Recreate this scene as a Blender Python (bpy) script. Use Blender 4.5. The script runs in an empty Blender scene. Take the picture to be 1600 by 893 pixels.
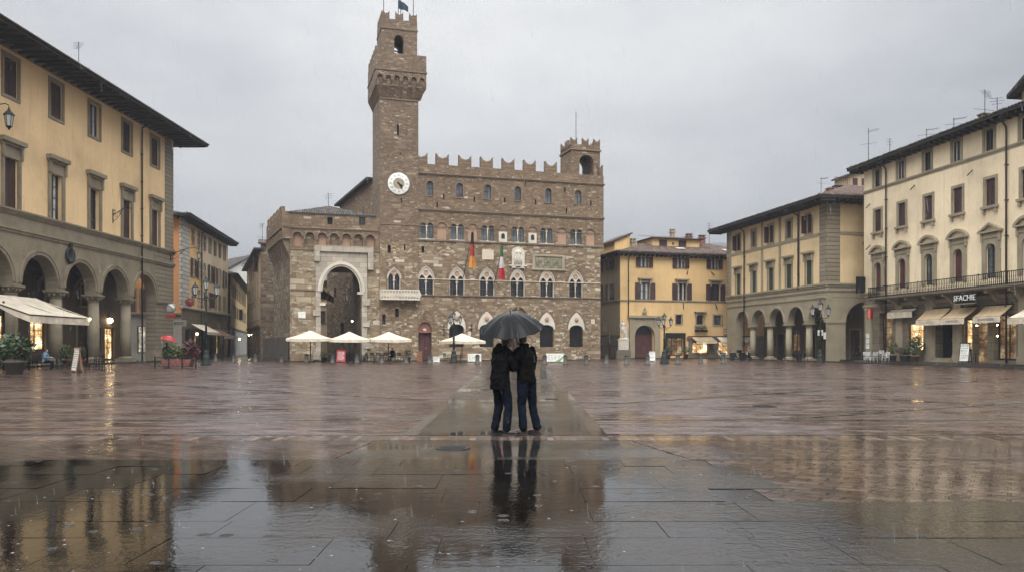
import bpy, bmesh, math, random
from mathutils import Vector, Matrix, noise as mnoise
PI = math.pi
R = random.Random(11)
SC = bpy.context.scene
COL = SC.collection
F, CX, HY, CH = 1244.0, 800.0, 540.0, 1.55      # lens in photo pixels, principal column, horizon row, eye height

def rad(a): return math.radians(a)
def G(px, Y): return Vector(((px - CX) / F * Y, Y))
def gx(px, Y): return (px - CX) / F * Y
def gz(py, Y): return CH + (HY - py) / F * Y
def T(x, y=0, z=0): return Matrix.Translation((x, y, z))
def RZ(a): return Matrix.Rotation(a, 4, 'Z')

# ------------------------------------------------------------------ mesh builder
class MB:
    def __init__(s, M=None):
        s.v = []; s.f = []; s.mi = []; s.sm = []; s.M = M or Matrix.Identity(4)
    def add(s, ps):
        b = len(s.v)
        for p in ps: s.v.append(s.M @ Vector(p))
        return b
    def face(s, ps, m=0, sm=False):
        b = s.add(ps); s.f.append(tuple(range(b, b + len(ps)))); s.mi.append(m); s.sm.append(sm)
    def idx(s, f, m=0, sm=False):
        s.f.append(tuple(f)); s.mi.append(m); s.sm.append(sm)
    def box(s, x0, x1, y0, y1, z0, z1, m=0, skip=''):
        b = s.add([(x0,y0,z0),(x1,y0,z0),(x1,y1,z0),(x0,y1,z0),(x0,y0,z1),(x1,y0,z1),(x1,y1,z1),(x0,y1,z1)])
        for k, q in (('d',(0,3,2,1)),('u',(4,5,6,7)),('f',(0,1,5,4)),('r',(1,2,6,5)),('b',(2,3,7,6)),('l',(3,0,4,7))):
            if k not in skip: s.idx([b+i for i in q], m)
    def prism(s, poly, y0, y1, m=0, back=True):          # poly in (x,z) counter-clockwise seen from -y
        n = len(poly)
        b = s.add([(x, y0, z) for x, z in poly] + [(x, y1, z) for x, z in poly])
        s.idx(range(b, b+n), m)
        if back: s.idx(range(b+2*n-1, b+n-1, -1), m)
        for i in range(n):
            j = (i+1) % n; s.idx((b+i, b+n+i, b+n+j, b+j), m)
    def slab(s, poly, z0, z1, m=0):                        # poly in (x,y), extruded along z
        n = len(poly)
        b = s.add([(x, y, z0) for x, y in poly] + [(x, y, z1) for x, y in poly])
        s.idx(range(b+n-1, b-1, -1), m); s.idx(range(b+n, b+2*n), m)
        for i in range(n):
            j = (i+1) % n; s.idx((b+i, b+j, b+n+j, b+n+i), m)
    def strip(s, xs, lo, hi, y0, y1, m=0):                 # plate between two curves, thickness y0..y1
        for a, c in zip(xs[:-1], xs[1:]):
            l0, l1, h0, h1 = lo(a), lo(c), hi(a), hi(c)
            if h0 - l0 < 1e-4 and h1 - l1 < 1e-4: continue
            s.face([(a,y0,l0),(c,y0,l1),(c,y0,h1),(a,y0,h0)], m)
            s.face([(a,y0,l0),(a,y1,l0),(c,y1,l1),(c,y0,l1)], m)
            s.face([(a,y0,h0),(c,y0,h1),(c,y1,h1),(a,y1,h0)], m)
    def lathe(s, prof, c=(0,0,0), n=16, m=0, sm=True, sx=1, sy=1):
        k = len(prof); b = len(s.v)
        for r, z in prof:
            s.add([(c[0]+r*sx*math.cos(2*PI*i/n), c[1]+r*sy*math.sin(2*PI*i/n), c[2]+z) for i in range(n)])
        for j in range(k-1):
            for i in range(n):
                i2 = (i+1) % n
                s.idx((b+j*n+i, b+j*n+i2, b+(j+1)*n+i2, b+(j+1)*n+i), m, sm)
        if prof[0][0] > 1e-5: s.idx(range(b+n-1, b-1, -1), m)
        if prof[-1][0] > 1e-5: s.idx(range(b+(k-1)*n, b+k*n), m)
    def loft(s, rings, m=0, sm=True):                     # rings: lists of n points
        n = len(rings[0]); b = len(s.v)
        for r in rings: s.add(r)
        for j in range(len(rings)-1):
            for i in range(n):
                i2 = (i+1) % n
                s.idx((b+j*n+i, b+j*n+i2, b+(j+1)*n+i2, b+(j+1)*n+i), m, sm)
        s.idx(range(b+n-1, b-1, -1), m, sm); e = b+(len(rings)-1)*n; s.idx(range(e, e+n), m, sm)
    def tube(s, pts, r, n=8, m=0, sm=True):
        pts = [Vector(p) for p in pts]; k = len(pts)
        rs = r if isinstance(r, (list, tuple)) else [r]*k
        d0 = (pts[1]-pts[0]).normalized()
        up = Vector((0,0,1)) if abs(d0.z) < .9 else Vector((0,1,0))
        a = d0.cross(up).normalized(); rings = []
        for i in range(k):
            d = (pts[min(i+1,k-1)] - pts[max(i-1,0)])
            if d.length < 1e-9: d = d0
            d = d.normalized()
            a = (a - d*a.dot(d)); a = a.normalized() if a.length > 1e-6 else d.orthogonal().normalized()
            b2 = d.cross(a)
            rings.append([pts[i] + (a*math.cos(2*PI*j/n) + b2*math.sin(2*PI*j/n))*rs[i] for j in range(n)])
        s.loft(rings, m, sm)
    def limb(s, pts, n=12, m=0):                          # capsule chain: [(p, r), ...] with rounded ends
        P = [Vector(p) for p, r in pts]; Q = [r for p, r in pts]
        d0 = (P[0]-P[1]).normalized(); d1 = (P[-1]-P[-2]).normalized()
        pp, rr = [], []
        for t in (1.0, .8, .45): pp.append(P[0]+d0*Q[0]*math.sin(t*PI/2)*.98); rr.append(max(.002, Q[0]*math.cos(t*PI/2)))
        pp += P; rr += Q
        for t in (.45, .8, 1.0): pp.append(P[-1]+d1*Q[-1]*math.sin(t*PI/2)*.98); rr.append(max(.002, Q[-1]*math.cos(t*PI/2)))
        s.tube(pp, rr, n, m)
    def ball(s, c, r, n=14, m=0, rot=None):
        rx, ry, rz = r if isinstance(r, (tuple, list)) else (r, r, r)
        k = max(6, n//2+2); rings = []
        for j in range(k+1):
            t = -PI/2 + PI*j/k; t = max(-PI/2+.03, min(PI/2-.03, t))
            ring = [Vector((rx*math.cos(t)*math.cos(2*PI*i/n), ry*math.cos(t)*math.sin(2*PI*i/n), rz*math.sin(t))) for i in range(n)]
            if rot: ring = [rot @ q for q in ring]
            rings.append([q + Vector(c) for q in ring])
        s.loft(rings, m)
    def mesh(s, name, mats):
        me = bpy.data.meshes.new(name)
        me.from_pydata([tuple(p) for p in s.v], [], s.f)
        if not isinstance(mats, (list, tuple)): mats = [mats]
        for mt in mats: me.materials.append(mt)
        me.polygons.foreach_set('material_index', s.mi)
        me.polygons.foreach_set('use_smooth', s.sm)
        uv = me.uv_layers.new(name='UVMap').data
        for p in me.polygons:
            nx, ny, nz = p.normal
            if abs(nz) > .995 or (nx*nx+ny*ny) < 1e-8:
                for li in p.loop_indices:
                    c = me.vertices[me.loops[li].vertex_index].co; uv[li].uv = (c.x, c.y)
            else:
                l = math.hypot(nx, ny); t = Vector((-ny/l, nx/l, 0)); w = Vector(p.normal).cross(t)
                for li in p.loop_indices:
                    c = me.vertices[me.loops[li].vertex_index].co; uv[li].uv = (c.dot(t), c.dot(w))
        me.update()
        return me

def link(name, data, parent=None, L=None):
    o = bpy.data.objects.new(name, data); COL.objects.link(o)
    if parent is not None: o.parent = parent
    if L is not None: o.matrix_basis = L
    return o
def tag(o, label=None, cat=None, group=None, kind=None):
    if label: o['label'] = label
    if cat: o['category'] = cat
    if group: o['group'] = group
    if kind: o['kind'] = kind
    return o
def thing(name, label, cat, loc=(0,0,0), rz=0, group=None):
    return tag(link(name, None, None, T(*loc) @ RZ(rz)), label, cat, group)
def part(name, mb, mats, parent, L=None): return link(name, mb.mesh(name, mats), parent, L)
def solo(name, mb, mats, label, cat, loc=(0,0,0), rz=0, group=None):
    return tag(link(name, mb.mesh(name, mats), None, T(*loc) @ RZ(rz)), label, cat, group)
def struct(name, mb, mats): return tag(link(name, mb.mesh(name, mats)), kind='structure')
CACHE = {}
def cpart(name, key, fn, mats, parent, L=None):           # part whose mesh is shared between copies
    if key not in CACHE:
        mb = MB(); fn(mb); CACHE[key] = mb.mesh(name, mats)
    return link(name, CACHE[key], parent, L)
def copy_tree(o, parent=None):
    c = o.copy(); COL.objects.link(c)
    if parent is not None: c.parent = parent
    for ch in list(o.children): copy_tree(ch, c)
    return c
def dup(o, loc, rz=0, label=None, group=None):
    c = copy_tree(o); c.matrix_basis = T(*loc) @ RZ(rz)
    if label: c['label'] = label
    if group: c['group'] = group
    return c
def text_mesh(name, s, size, mat, depth=.01):
    cu = bpy.data.curves.new(name, 'FONT'); cu.body = s; cu.size = size; cu.extrude = depth
    cu.align_x = 'CENTER'; cu.align_y = 'CENTER'; cu.resolution_u = 2
    o = bpy.data.objects.new(name, cu); COL.objects.link(o)
    dg = bpy.context.evaluated_depsgraph_get()
    me = bpy.data.meshes.new_from_object(o.evaluated_get(dg))
    bpy.data.objects.remove(o); bpy.data.curves.remove(cu)
    me.materials.clear(); me.materials.append(mat); me.name = name
    return me
def bake(o):                                               # modifiers -> plain mesh
    dg = bpy.context.evaluated_depsgraph_get(); dg.update()
    me = bpy.data.meshes.new_from_object(o.evaluated_get(dg))
    o.modifiers.clear(); old = o.data; me.name = old.name; o.data = me; bpy.data.meshes.remove(old)

# ------------------------------------------------------------------ node helpers
class NT:
    def __init__(s, name):
        s.m = bpy.data.materials.new(name); s.m.use_nodes = True; s.t = s.m.node_tree
        s.b = s.t.nodes['Principled BSDF']; s.out = s.t.nodes['Material Output']
    def n(s, typ, ins=None, **kw):
        nd = s.t.nodes.new(typ)
        for k, v in kw.items(): setattr(nd, k, v)
        for k, v in (ins or {}).items(): s.set(nd.inputs[k], v)
        return nd
    def set(s, sock, v):
        if hasattr(v, 'is_linked'): s.t.links.new(v, sock)
        elif isinstance(v, (tuple, list)) and len(v) == 3 and sock.type == 'RGBA': sock.default_value = (*v, 1)
        else: sock.default_value = v
    def uv(s): return s.n('ShaderNodeTexCoord').outputs['UV']
    def obj(s): return s.n('ShaderNodeTexCoord').outputs['Object']
    def pos(s): return s.n('ShaderNodeNewGeometry').outputs['Position']
    def noise(s, vec, scale, detail=4, rough=.55): return s.n('ShaderNodeTexNoise', {'Vector': vec, 'Scale': scale, 'Detail': detail, 'Roughness': rough}).outputs['Fac']
    def noisec(s, vec, scale, detail=2): return s.n('ShaderNodeTexNoise', {'Vector': vec, 'Scale': scale, 'Detail': detail}).outputs['Color']
    def map(s, vec, loc=(0,0,0), rot=(0,0,0), sc=(1,1,1)): return s.n('ShaderNodeMapping', {'Vector': vec, 'Location': loc, 'Rotation': rot, 'Scale': sc}).outputs[0]
    def math(s, op, a, b=0.0, c=None, clamp=False):
        nd = s.n('ShaderNodeMath', operation=op, use_clamp=clamp); s.set(nd.inputs[0], a); s.set(nd.inputs[1], b)
        if c is not None: s.set(nd.inputs[2], c)
        return nd.outputs[0]
    def vmath(s, op, a, b):
        nd = s.n('ShaderNodeVectorMath', operation=op); s.set(nd.inputs[0], a); s.set(nd.inputs[1], b); return nd.outputs[0]
    def mr(s, v, a, b, c, d): return s.n('ShaderNodeMapRange', {0: v, 1: a, 2: b, 3: c, 4: d}).outputs[0]
    def ramp(s, fac, stops, interp='LINEAR'):
        nd = s.n('ShaderNodeValToRGB', {'Fac': fac}); cr = nd.color_ramp; cr.interpolation = interp
        while len(cr.elements) < len(stops): cr.elements.new(.5)
        for e, (p, c) in zip(cr.elements, stops):
            e.position = p; e.color = (*c, 1) if isinstance(c, (tuple, list)) else (c, c, c, 1)
        return nd.outputs['Color']
    def mix(s, f, a, b, mode='MIX'):
        nd = s.n('ShaderNodeMix', data_type='RGBA', blend_type=mode)
        s.set(nd.inputs['Factor'], f); s.set(nd.inputs[6], a); s.set(nd.inputs[7], b); return nd.outputs[2]
    def fmix(s, f, a, b):
        nd = s.n('ShaderNodeMix', data_type='FLOAT'); s.set(nd.inputs['Factor'], f); s.set(nd.inputs[2], a); s.set(nd.inputs[3], b); return nd.outputs[0]
    def brick(s, vec, w, h, mortar=.012, off=.5, c1=(0,0,0), c2=(1,1,1), cm=(.5,.5,.5), smooth=.1, freq=2, squash=1.0):
        return s.n('ShaderNodeTexBrick', {'Vector': vec, 'Color1': c1, 'Color2': c2, 'Mortar': cm, 'Scale': 1.0, 'Mortar Size': mortar, 'Mortar Smooth': smooth, 'Bias': 0.0, 'Brick Width': w, 'Row Height': h}, offset=off, offset_frequency=freq, squash=squash)
    def bump(s, h, strength=.5, dist=.02, normal=None):
        ins = {'Height': h, 'Strength': strength, 'Distance': dist}
        if normal is not None: ins['Normal'] = normal
        return s.n('ShaderNodeBump', ins).outputs[0]
    def fin(s, color=None, rough=None, normal=None, spec=None, metal=None, **kw):
        if color is not None: s.set(s.b.inputs['Base Color'], color)
        if rough is not None: s.set(s.b.inputs['Roughness'], rough)
        if normal is not None: s.set(s.b.inputs['Normal'], normal)
        if spec is not None: s.set(s.b.inputs['Specular IOR Level'], spec)
        if metal is not None: s.set(s.b.inputs['Metallic'], metal)
        for k, v in kw.items(): s.set(s.b.inputs[k], v)
        return s.m

def scl(c, k): return tuple(min(1, x*k) for x in c)
def m_plaster(name, c, stain=.5):
    t = NT(name); p = t.pos(); uv = t.uv()
    big = t.noise(p, .22, 5, .6); fine = t.noise(p, 5, 4)
    streak = t.noise(t.map(uv, sc=(1.6, .09, 1)), 1, 4, .65)
    col = t.ramp(big, [(.3, scl(c, .74)), (.5, c), (.72, scl(c, 1.12))])
    col = t.mix(t.mr(streak, .5, .8, 0, stain), col, (c[0]*.55, c[1]*.53, c[2]*.55))
    zz = t.n('ShaderNodeSeparateXYZ', {0: p}).outputs[2]
    st2 = t.noise(t.map(uv, sc=(3.4, .22, 1), loc=(5, 2, 0)), 1, 5, .7)
    col = t.mix(t.mr(st2, .54, .74, 0, .45), col, (c[0]*.5, c[1]*.5, c[2]*.55))
    patch = t.mr(t.noise(p, .6, 6, .7), .56, .63, 0, .38)
    col = t.mix(patch, col, scl((c[0]*.85+.06, c[1]*.85+.06, c[2]*.8+.08), 1))
    col = t.mix(t.mr(fine, .3, .7, 0, .18), col, scl(c, .7))
    return t.fin(col, .75, t.bump(fine, .25, .02), .3)
def m_stone(name, c, var=.25, rough=.65):
    t = NT(name); p = t.pos()
    n1 = t.noise(p, .7, 5, .65); n2 = t.noise(p, 9, 3)
    col = t.ramp(n1, [(.28, scl(c, 1-var*1.4)), (.5, c), (.75, scl(c, 1+var))])
    col = t.mix(t.mr(n2, .35, .7, 0, .25), col, scl(c, .6))
    return t.fin(col, rough, t.bump(n2, .3, .02), .35)
def m_ashlar(name, c, w, h, mortar=.02, var=.3, bump=.8):
    t = NT(name); uv = t.uv(); p = t.pos()
    b = t.brick(uv, w, h, mortar)
    col = t.ramp(b.outputs['Color'], [(0, scl(c, 1-var)), (.5, c), (1, scl(c, 1+var))])
    n = t.noise(p, 1.1, 5, .65)
    col = t.mix(t.mr(n, .3, .75, .35, 0), col, scl(c, .5))
    col = t.mix(b.outputs['Fac'], col, scl(c, .38))
    h_ = t.math('SUBTRACT', t.math('MULTIPLY', t.noise(p, 6, 3), .3), b.outputs['Fac'])
    return t.fin(col, .62, t.bump(h_, bump, .03), .35)
def m_rubble(name, stops, w, h, mort, w2=None, tone=(.5, 1.0), mcol=(.14, .11, .08)):
    t = NT(name); uv = t.uv(); p = t.pos()
    d = t.vmath('SCALE', t.vmath('SUBTRACT', t.noisec(uv, 1.3, 3), (.5, .5, .5)), (0, 0, 0)); d.node.inputs[3].default_value = h*.9
    v = t.vmath('ADD', uv, d)
    b1 = t.brick(v, w, h, mort, .5); b2 = t.brick(t.map(v, (.37, .21, 0)), w*.62, h*.7, mort*.8, .37, freq=3)
    msk = t.mr(t.noise(uv, .8, 2), .49, .51, 0, 1)
    val = t.mix(msk, b1.outputs['Color'], b2.outputs['Color']); mo = t.fmix(msk, b1.outputs['Fac'], b2.outputs['Fac'])
    b3 = t.brick(t.map(v, (.9, .4, 0)), w*1.75, h*1.6, mort*1.2, .44); m3 = t.mr(t.noise(t.map(uv, (7, 3, 0)), .42, 3), .53, .55, 0, 1)
    val = t.mix(m3, val, b3.outputs['Color']); mo = t.fmix(m3, mo, b3.outputs['Fac'])
    col = t.ramp(val, [(a, (c[0]*.885, c[1]*.875, c[2]*.83)) for a, c in stops])
    n = t.noise(p, .35, 6, .7); n3 = t.noise(p, 7, 3)
    col = t.mix(t.mr(n, .33, .62, .3, 0), col, t.mix(1.0, col, (.62, .56, .5), 'MULTIPLY'))
    col = t.mix(t.mr(n3, .3, .7, .35, 0), col, t.mix(1.0, col, (.5, .48, .46), 'MULTIPLY'))
    drift = t.noise(p, .11, 4, .6); col = t.mix(t.mr(drift, .35, .5, .55, 0), col, t.mix(1.0, col, (.70, .68, .68), 'MULTIPLY')); col = t.mix(t.mr(drift, .52, .7, 0, .5), col, t.mix(1.0, col, (1.16, 1.1, 1.0), 'MULTIPLY'))
    streak = t.noise(t.map(uv, sc=(1.5, .07, 1)), 1, 4, .65)
    col = t.mix(t.mr(streak, .52, .78, 0, .5), col, t.mix(1.0, col, (.42, .44, .43), 'MULTIPLY'))
    col = t.mix(mo, col, mcol)
    hh = t.math('SUBTRACT', t.math('MULTIPLY', n3, .5), mo)
    return t.fin(col, .7, t.bump(hh, 1.0, .06), .3)
def m_tiles(name, c1, c2):
    t = NT(name); uv = t.uv(); p = t.pos()
    b = t.brick(uv, .24, .42, .02, .0)
    w = t.n('ShaderNodeTexWave', {'Vector': uv, 'Scale': 1.309, 'Distortion': .6, 'Detail': 1}, wave_type='BANDS', bands_direction='X').outputs['Fac']
    col = t.ramp(b.outputs['Color'], [(0, scl(c1, .55)), (.4, c1), (.8, c2), (1, scl(c2, 1.5))])
    col = t.mix(t.mr(t.noise(p, .5, 5, .7), .35, .65, .55, 0), col, (.05, .048, .045))
    col = t.mix(t.mr(w, 0, .45, .75, 0), col, scl(c1, .2))
    return t.fin(col, .8, t.bump(w, 1.0, .08), .12)
def m_plain(name, c, rough=.5, metal=0, spec=.5, var=.25, scale=3.0):
    t = NT(name); n = t.noise(t.obj(), scale, 4, .6)
    col = t.ramp(n, [(.25, scl(c, 1-var)), (.75, scl(c, 1+var))])
    return t.fin(col, rough, t.bump(t.noise(t.obj(), scale*8, 2), .12, .01), spec, metal)
def m_glass(name, c=(.02, .024, .028), rough=.06, var=.6):
    t = NT(name); n = t.noise(t.pos(), .8, 3)
    col = t.ramp(n, [(.3, scl(c, 1-var)), (.7, scl(c, 1+var))])
    return t.fin(col, rough, t.bump(t.noise(t.pos(), 1.3, 2), .05, .05), .45)
def m_shutter(name, c):
    t = NT(name); uv = t.uv()
    w = t.n('ShaderNodeTexWave', {'Vector': uv, 'Scale': 3.4, 'Distortion': 0.0}, wave_type='BANDS', bands_direction='Y').outputs['Fac']
    n = t.noise(t.pos(), 1.2, 4)
    col = t.ramp(n, [(.3, scl(c, .65)), (.7, scl(c, 1.3))])
    col = t.mix(t.mr(w, .1, .5, .7, 0), col, scl(c, .25))
    return t.fin(col, .55, t.bump(w, .8, .03), .35)
def m_emit(name, c, strength, var=None):
    t = NT(name)
    if var:
        p = t.obj(); sep = t.n('ShaderNodeSeparateXYZ', {0: p}); n = t.noise(p, 1.1, 3, .6)
        vo = t.n('ShaderNodeTexVoronoi', {'Vector': t.map(p, sc=(1, 1, 1.5)), 'Scale': 4.2}); blob = t.mr(vo.outputs['Distance'], .22, .42, 1, 0)
        sh = t.math('LESS_THAN', t.math('FRACT', t.math('MULTIPLY', sep.outputs[2], 1.7)), .1)
        glow = t.ramp(n, [(.32, scl(c, .05)), (.5, scl(c, .3)), (.68, (1, .78, .42))])
        item = t.mix(1.0, t.ramp(t.n('ShaderNodeSeparateXYZ', {0: vo.outputs['Color']}).outputs[0], [(.3, (.03, .018, .01)), (.6, (.5, .25, .08)), (.85, (1, .85, .6))]), c, 'MULTIPLY')
        col = t.mix(t.math('MULTIPLY', blob, .75), glow, item)
        col = t.mix(t.math('MULTIPLY', sh, .8), col, (.03, .018, .01))
    else: col = c
    t.fin((.05, .04, .03), .25, spec=.5)
    t.set(t.b.inputs['Emission Color'], col); t.set(t.b.inputs['Emission Strength'], strength)
    return t.m
def m_fabric(name, c, rough=.7, scale=30, var=.2, trans=0.0, stripes=None):
    t = NT(name); o = t.obj(); n = t.noise(o, 2.2, 4); f = t.noise(o, scale, 2)
    col = t.ramp(n, [(.3, scl(c, 1-var)), (.7, scl(c, 1+var))])
    if stripes:
        w = t.n('ShaderNodeTexWave', {'Vector': t.map(o, sc=stripes), 'Scale': 1.0}, wave_type='BANDS', bands_direction='DIAGONAL').outputs['Fac']
        col = t.mix(t.mr(w, .78, .9, 0, .3), col, scl(c, .6))
    if trans: t.set(t.b.inputs['Subsurface Weight'], 0.0)
    return t.fin(col, rough, t.bump(f, .15, .01), .3)

M = {}
# plasters
M['yellow_l'] = m_plaster('yellow_plaster', (.77, .545, .29), .25)
M['orange'] = m_plaster('orange_plaster', (.62, .29, .12), .4)
M['ochre2'] = m_plaster('ochre_plaster', (.68, .43, .17), .5)
M['cream2'] = m_plaster('grey_cream_plaster', (.56, .44, .28), .5)
M['yellow_b'] = m_plaster('golden_plaster', (.66, .45, .21), .35)
M['shaded_side'] = m_plaster('shaded_golden_plaster', (.30, .24, .15), .5)  # darker copy of the golden plaster, side wall's shade put into the colour
M['yellow_r'] = m_plaster('warm_yellow_plaster', (.71, .535, .30), .25)
M['cream_r'] = m_plaster('cream_plaster', (.80, .66, .44), .3)
M['far_yellow'] = m_plaster('far_yellow_plaster', (.62, .46, .22), .4)
M['white_pl'] = m_plaster('whitewash', (.6, .58, .52), .3)
M['tan_pl'] = m_plaster('tan_plaster', (.42, .31, .2), .5)
M['greyfront'] = m_plaster('pale_grey_plaster', (.36, .34, .29), .5)
# stone
M['serena'] = m_stone('grey_sandstone', (.235, .195, .13), .25)
M['serena_ash'] = m_ashlar('sandstone_blocks', (.25, .21, .145), 1.3, .5, .018, .14, .6)
M['quoin'] = m_ashlar('quoin_blocks', (.245, .205, .14), 3.0, .42, .03, .12, 1.0)
M['quoin_w'] = m_ashlar('white_quoin_blocks', (.5, .47, .4), 3.0, .5, .05, .12, 1.0)
M['r_trim'] = m_stone('olive_stone', (.29, .245, .165), .2)
M['r_trim2'] = m_stone('brown_stone', (.30, .25, .175), .2)
M['r_base'] = m_ashlar('brown_stone_blocks', (.17, .14, .095), 1.4, .6, .02, .15, .5)
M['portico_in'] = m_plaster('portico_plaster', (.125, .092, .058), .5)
M['white_st'] = m_ashlar('white_marble_blocks', (.385, .335, .265), 1.1, .5, .012, .18, .5)
M['marble'] = m_stone('white_marble', (.54, .49, .405), .15)
M['low'] = m_rubble('rubble_masonry', [(0, (.185, .125, .075)), (.3, (.25, .175, .105)), (.6, (.32, .235, .15)), (.8, (.385, .30, .205)), (.9, (.50, .43, .325)), (1, (.66, .60, .49))], .55, .22, .016, mcol=(.2, .155, .11))
M['gate'] = m_rubble('gate_masonry', [(0, (.21, .145, .09)), (.3, (.30, .225, .145)), (.55, (.38, .30, .205)), (.8, (.48, .405, .30)), (1, (.60, .54, .43))], .85, .36, .022, mcol=(.2, .16, .11))
M['up'] = m_rubble('brown_masonry', [(0, (.17, .113, .07)), (.35, (.225, .152, .096)), (.7, (.275, .192, .122)), (.9, (.325, .24, .16)), (.96, (.40, .33, .24)), (1, (.55, .49, .40))], .42, .15, .012, mcol=(.18, .13, .09))
M['twr'] = m_rubble('tower_masonry', [(0, (.16, .110, .074)), (.35, (.212, .147, .099)), (.7, (.26, .186, .126)), (.9, (.31, .235, .165)), (.96, (.40, .335, .255)), (1, (.54, .48, .40))], .44, .15, .012, mcol=(.17, .125, .09))
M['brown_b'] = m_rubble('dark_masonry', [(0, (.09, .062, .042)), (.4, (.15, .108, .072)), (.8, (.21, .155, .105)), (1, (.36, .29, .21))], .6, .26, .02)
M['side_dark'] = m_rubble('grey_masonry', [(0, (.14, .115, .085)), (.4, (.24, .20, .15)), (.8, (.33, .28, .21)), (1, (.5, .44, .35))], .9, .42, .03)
M['string'] = m_stone('weathered_string_course', (.17, .125, .082), .25)
M['niche'] = m_plaster('niche_plaster', (.36, .23, .15), .5)
M['mosaic'] = m_rubble('faded_relief', [(0, (.16, .14, .09)), (.35, (.26, .25, .18)), (.6, (.32, .27, .17)), (.8, (.24, .28, .25)), (1, (.4, .34, .22))], .5, .5, .0)
M['plaque'] = m_stone('pale_plaque', (.56, .47, .35), .12)
# roofs
M['roof'] = m_tiles('roof_tiles', (.13, .085, .065), (.21, .145, .11))
M['roof_g'] = m_tiles('grey_roof_tiles', (.085, .07, .06), (.15, .125, .108))
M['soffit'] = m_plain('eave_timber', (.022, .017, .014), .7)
# small
M['glass'] = m_glass('window_glass')
M['glass_l'] = m_glass('pale_window_glass', (.10, .115, .12), .08)
M['dark'] = m_plain('dark_opening', (.008, .007, .0065), .6)
M['curtain'] = m_fabric('net_curtain', (.42, .42, .4), .8)
M['shut_m'] = m_shutter('maroon_shutter', (.062, .028, .024))
M['shut_g'] = m_shutter('green_shutter', (.03, .045, .03))
M['wood'] = m_plain('dark_wood', (.045, .026, .018), .45)
M['wood_o'] = m_plain('orange_wood', (.25, .11, .05), .4)
M['maroon'] = m_shutter('maroon_door', (.10, .032, .03))
M['redlun'] = m_plain('faded_red_paint', (.2, .07, .055), .6)
M['iron'] = m_plain('black_iron', (.009, .0095, .01), .45, 0, .25)
M['iron_g'] = m_plain('green_black_iron', (.016, .022, .02), .45, 0, .3)
M['pipe'] = m_plain('brown_pipe', (.05, .038, .03), .4, .3)
M['milk'] = m_plain('milky_lamp_glass', (.42, .42, .38), .2)
M['canvas'] = m_fabric('cream_canvas', (.58, .50, .38), .7)
M['canvas_s'] = m_fabric('striped_cream_canvas', (.52, .46, .36), .7, stripes=(0, 1.26, 0))
M['canvas_t'] = m_fabric('ochre_canvas', (.42, .31, .18), .7)
M['white'] = m_plain('white_paint', (.42, .42, .4), .45)
M['paper'] = m_plain('white_board', (.66, .66, .6), .4)
M['ink'] = m_plain('faded_ink', (.09, .085, .08), .6)
M['chalk'] = m_plain('chalk', (.6, .6, .57), .8)
M['slate'] = m_plain('blackboard', (.03, .032, .035), .5)
M['red'] = m_plain('red_paint', (.30, .035, .03), .4)
M['green'] = m_plain('green_paint', (.12, .3, .1), .45)
M['gold'] = m_plain('dull_gold', (.5, .33, .08), .5)
M['terra'] = m_plain('terracotta', (.17, .08, .052), .6)
M['leaf'] = m_plain('dark_leaf', (.035, .055, .02), .45, var=.6)
M['leaf2'] = m_plain('olive_leaf', (.085, .1, .035), .5, var=.6)
M['leaf3'] = m_plain('wine_leaf', (.085, .028, .03), .5, var=.5)
M['boll'] = m_stone('bollard_stone', (.095, .085, .07), .3)
M['metal'] = m_plain('steel', (.3, .3, .29), .35, .8)
M['rubber'] = m_plain('tyre_rubber', (.02, .02, .02), .6)
M['lit'] = m_emit('lit_shop_window', (1.0, .62, .27), 2.6, True)
M['lit_dim'] = m_emit('dim_shop_window', (.9, .50, .22), .4, True)
M['lit_w'] = m_emit('white_lit_window', (.95, .93, .82), 1.0, True)
M['bulb'] = m_emit('warm_bulb', (1.0, .74, .40), 26)
M['bulb_s'] = m_emit('soft_bulb', (1.0, .80, .52), 5)
M['redlit'] = m_emit('red_sign_light', (1.0, .2, .16), .4)
M['ped_p'] = m_plain('greyed_marble', (.5, .48, .43), .6)
M['skin'] = m_plain('skin', (.42, .24, .17), .5, var=.1)
M['jacket'] = m_fabric('black_jacket', (.0032, .0032, .0037), .55, 40, .5)
M['jacket'].node_tree.nodes['Principled BSDF'].inputs['Specular IOR Level'].default_value = .04
M['jacket2'] = m_fabric('black_wool_jacket', (.003, .003, .003), .6, 40, .5)
M['jacket2'].node_tree.nodes['Principled BSDF'].inputs['Specular IOR Level'].default_value = .04
M['denim'] = m_fabric('dark_denim', (.0045, .0065, .0115), .7, 60, .7)
M['denim'].node_tree.nodes['Principled BSDF'].inputs['Specular IOR Level'].default_value = .04
M['denim2'] = m_fabric('navy_denim', (.005, .0075, .0135), .7, 60, .7)
M['denim2'].node_tree.nodes['Principled BSDF'].inputs['Specular IOR Level'].default_value = .04
M['shoe'] = m_plain('dark_leather', (.014, .009, .007), .35)
M['shoe2'] = m_plain('brown_leather', (.045, .022, .014), .35)
M['hair'] = m_plain('dark_hair', (.018, .013, .01), .5, scale=12)
M['shirt'] = m_fabric('blue_jacket_cloth', (.10, .15, .2), .7)
M['umb'] = m_fabric('black_nylon', (.0024, .0027, .0036), .27, 50, .3)
M['umb'].node_tree.nodes['Principled BSDF'].inputs['Specular IOR Level'].default_value = .11
M['umb_r'] = m_fabric('red_nylon', (.30, .018, .018), .4, 50, .2)
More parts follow.
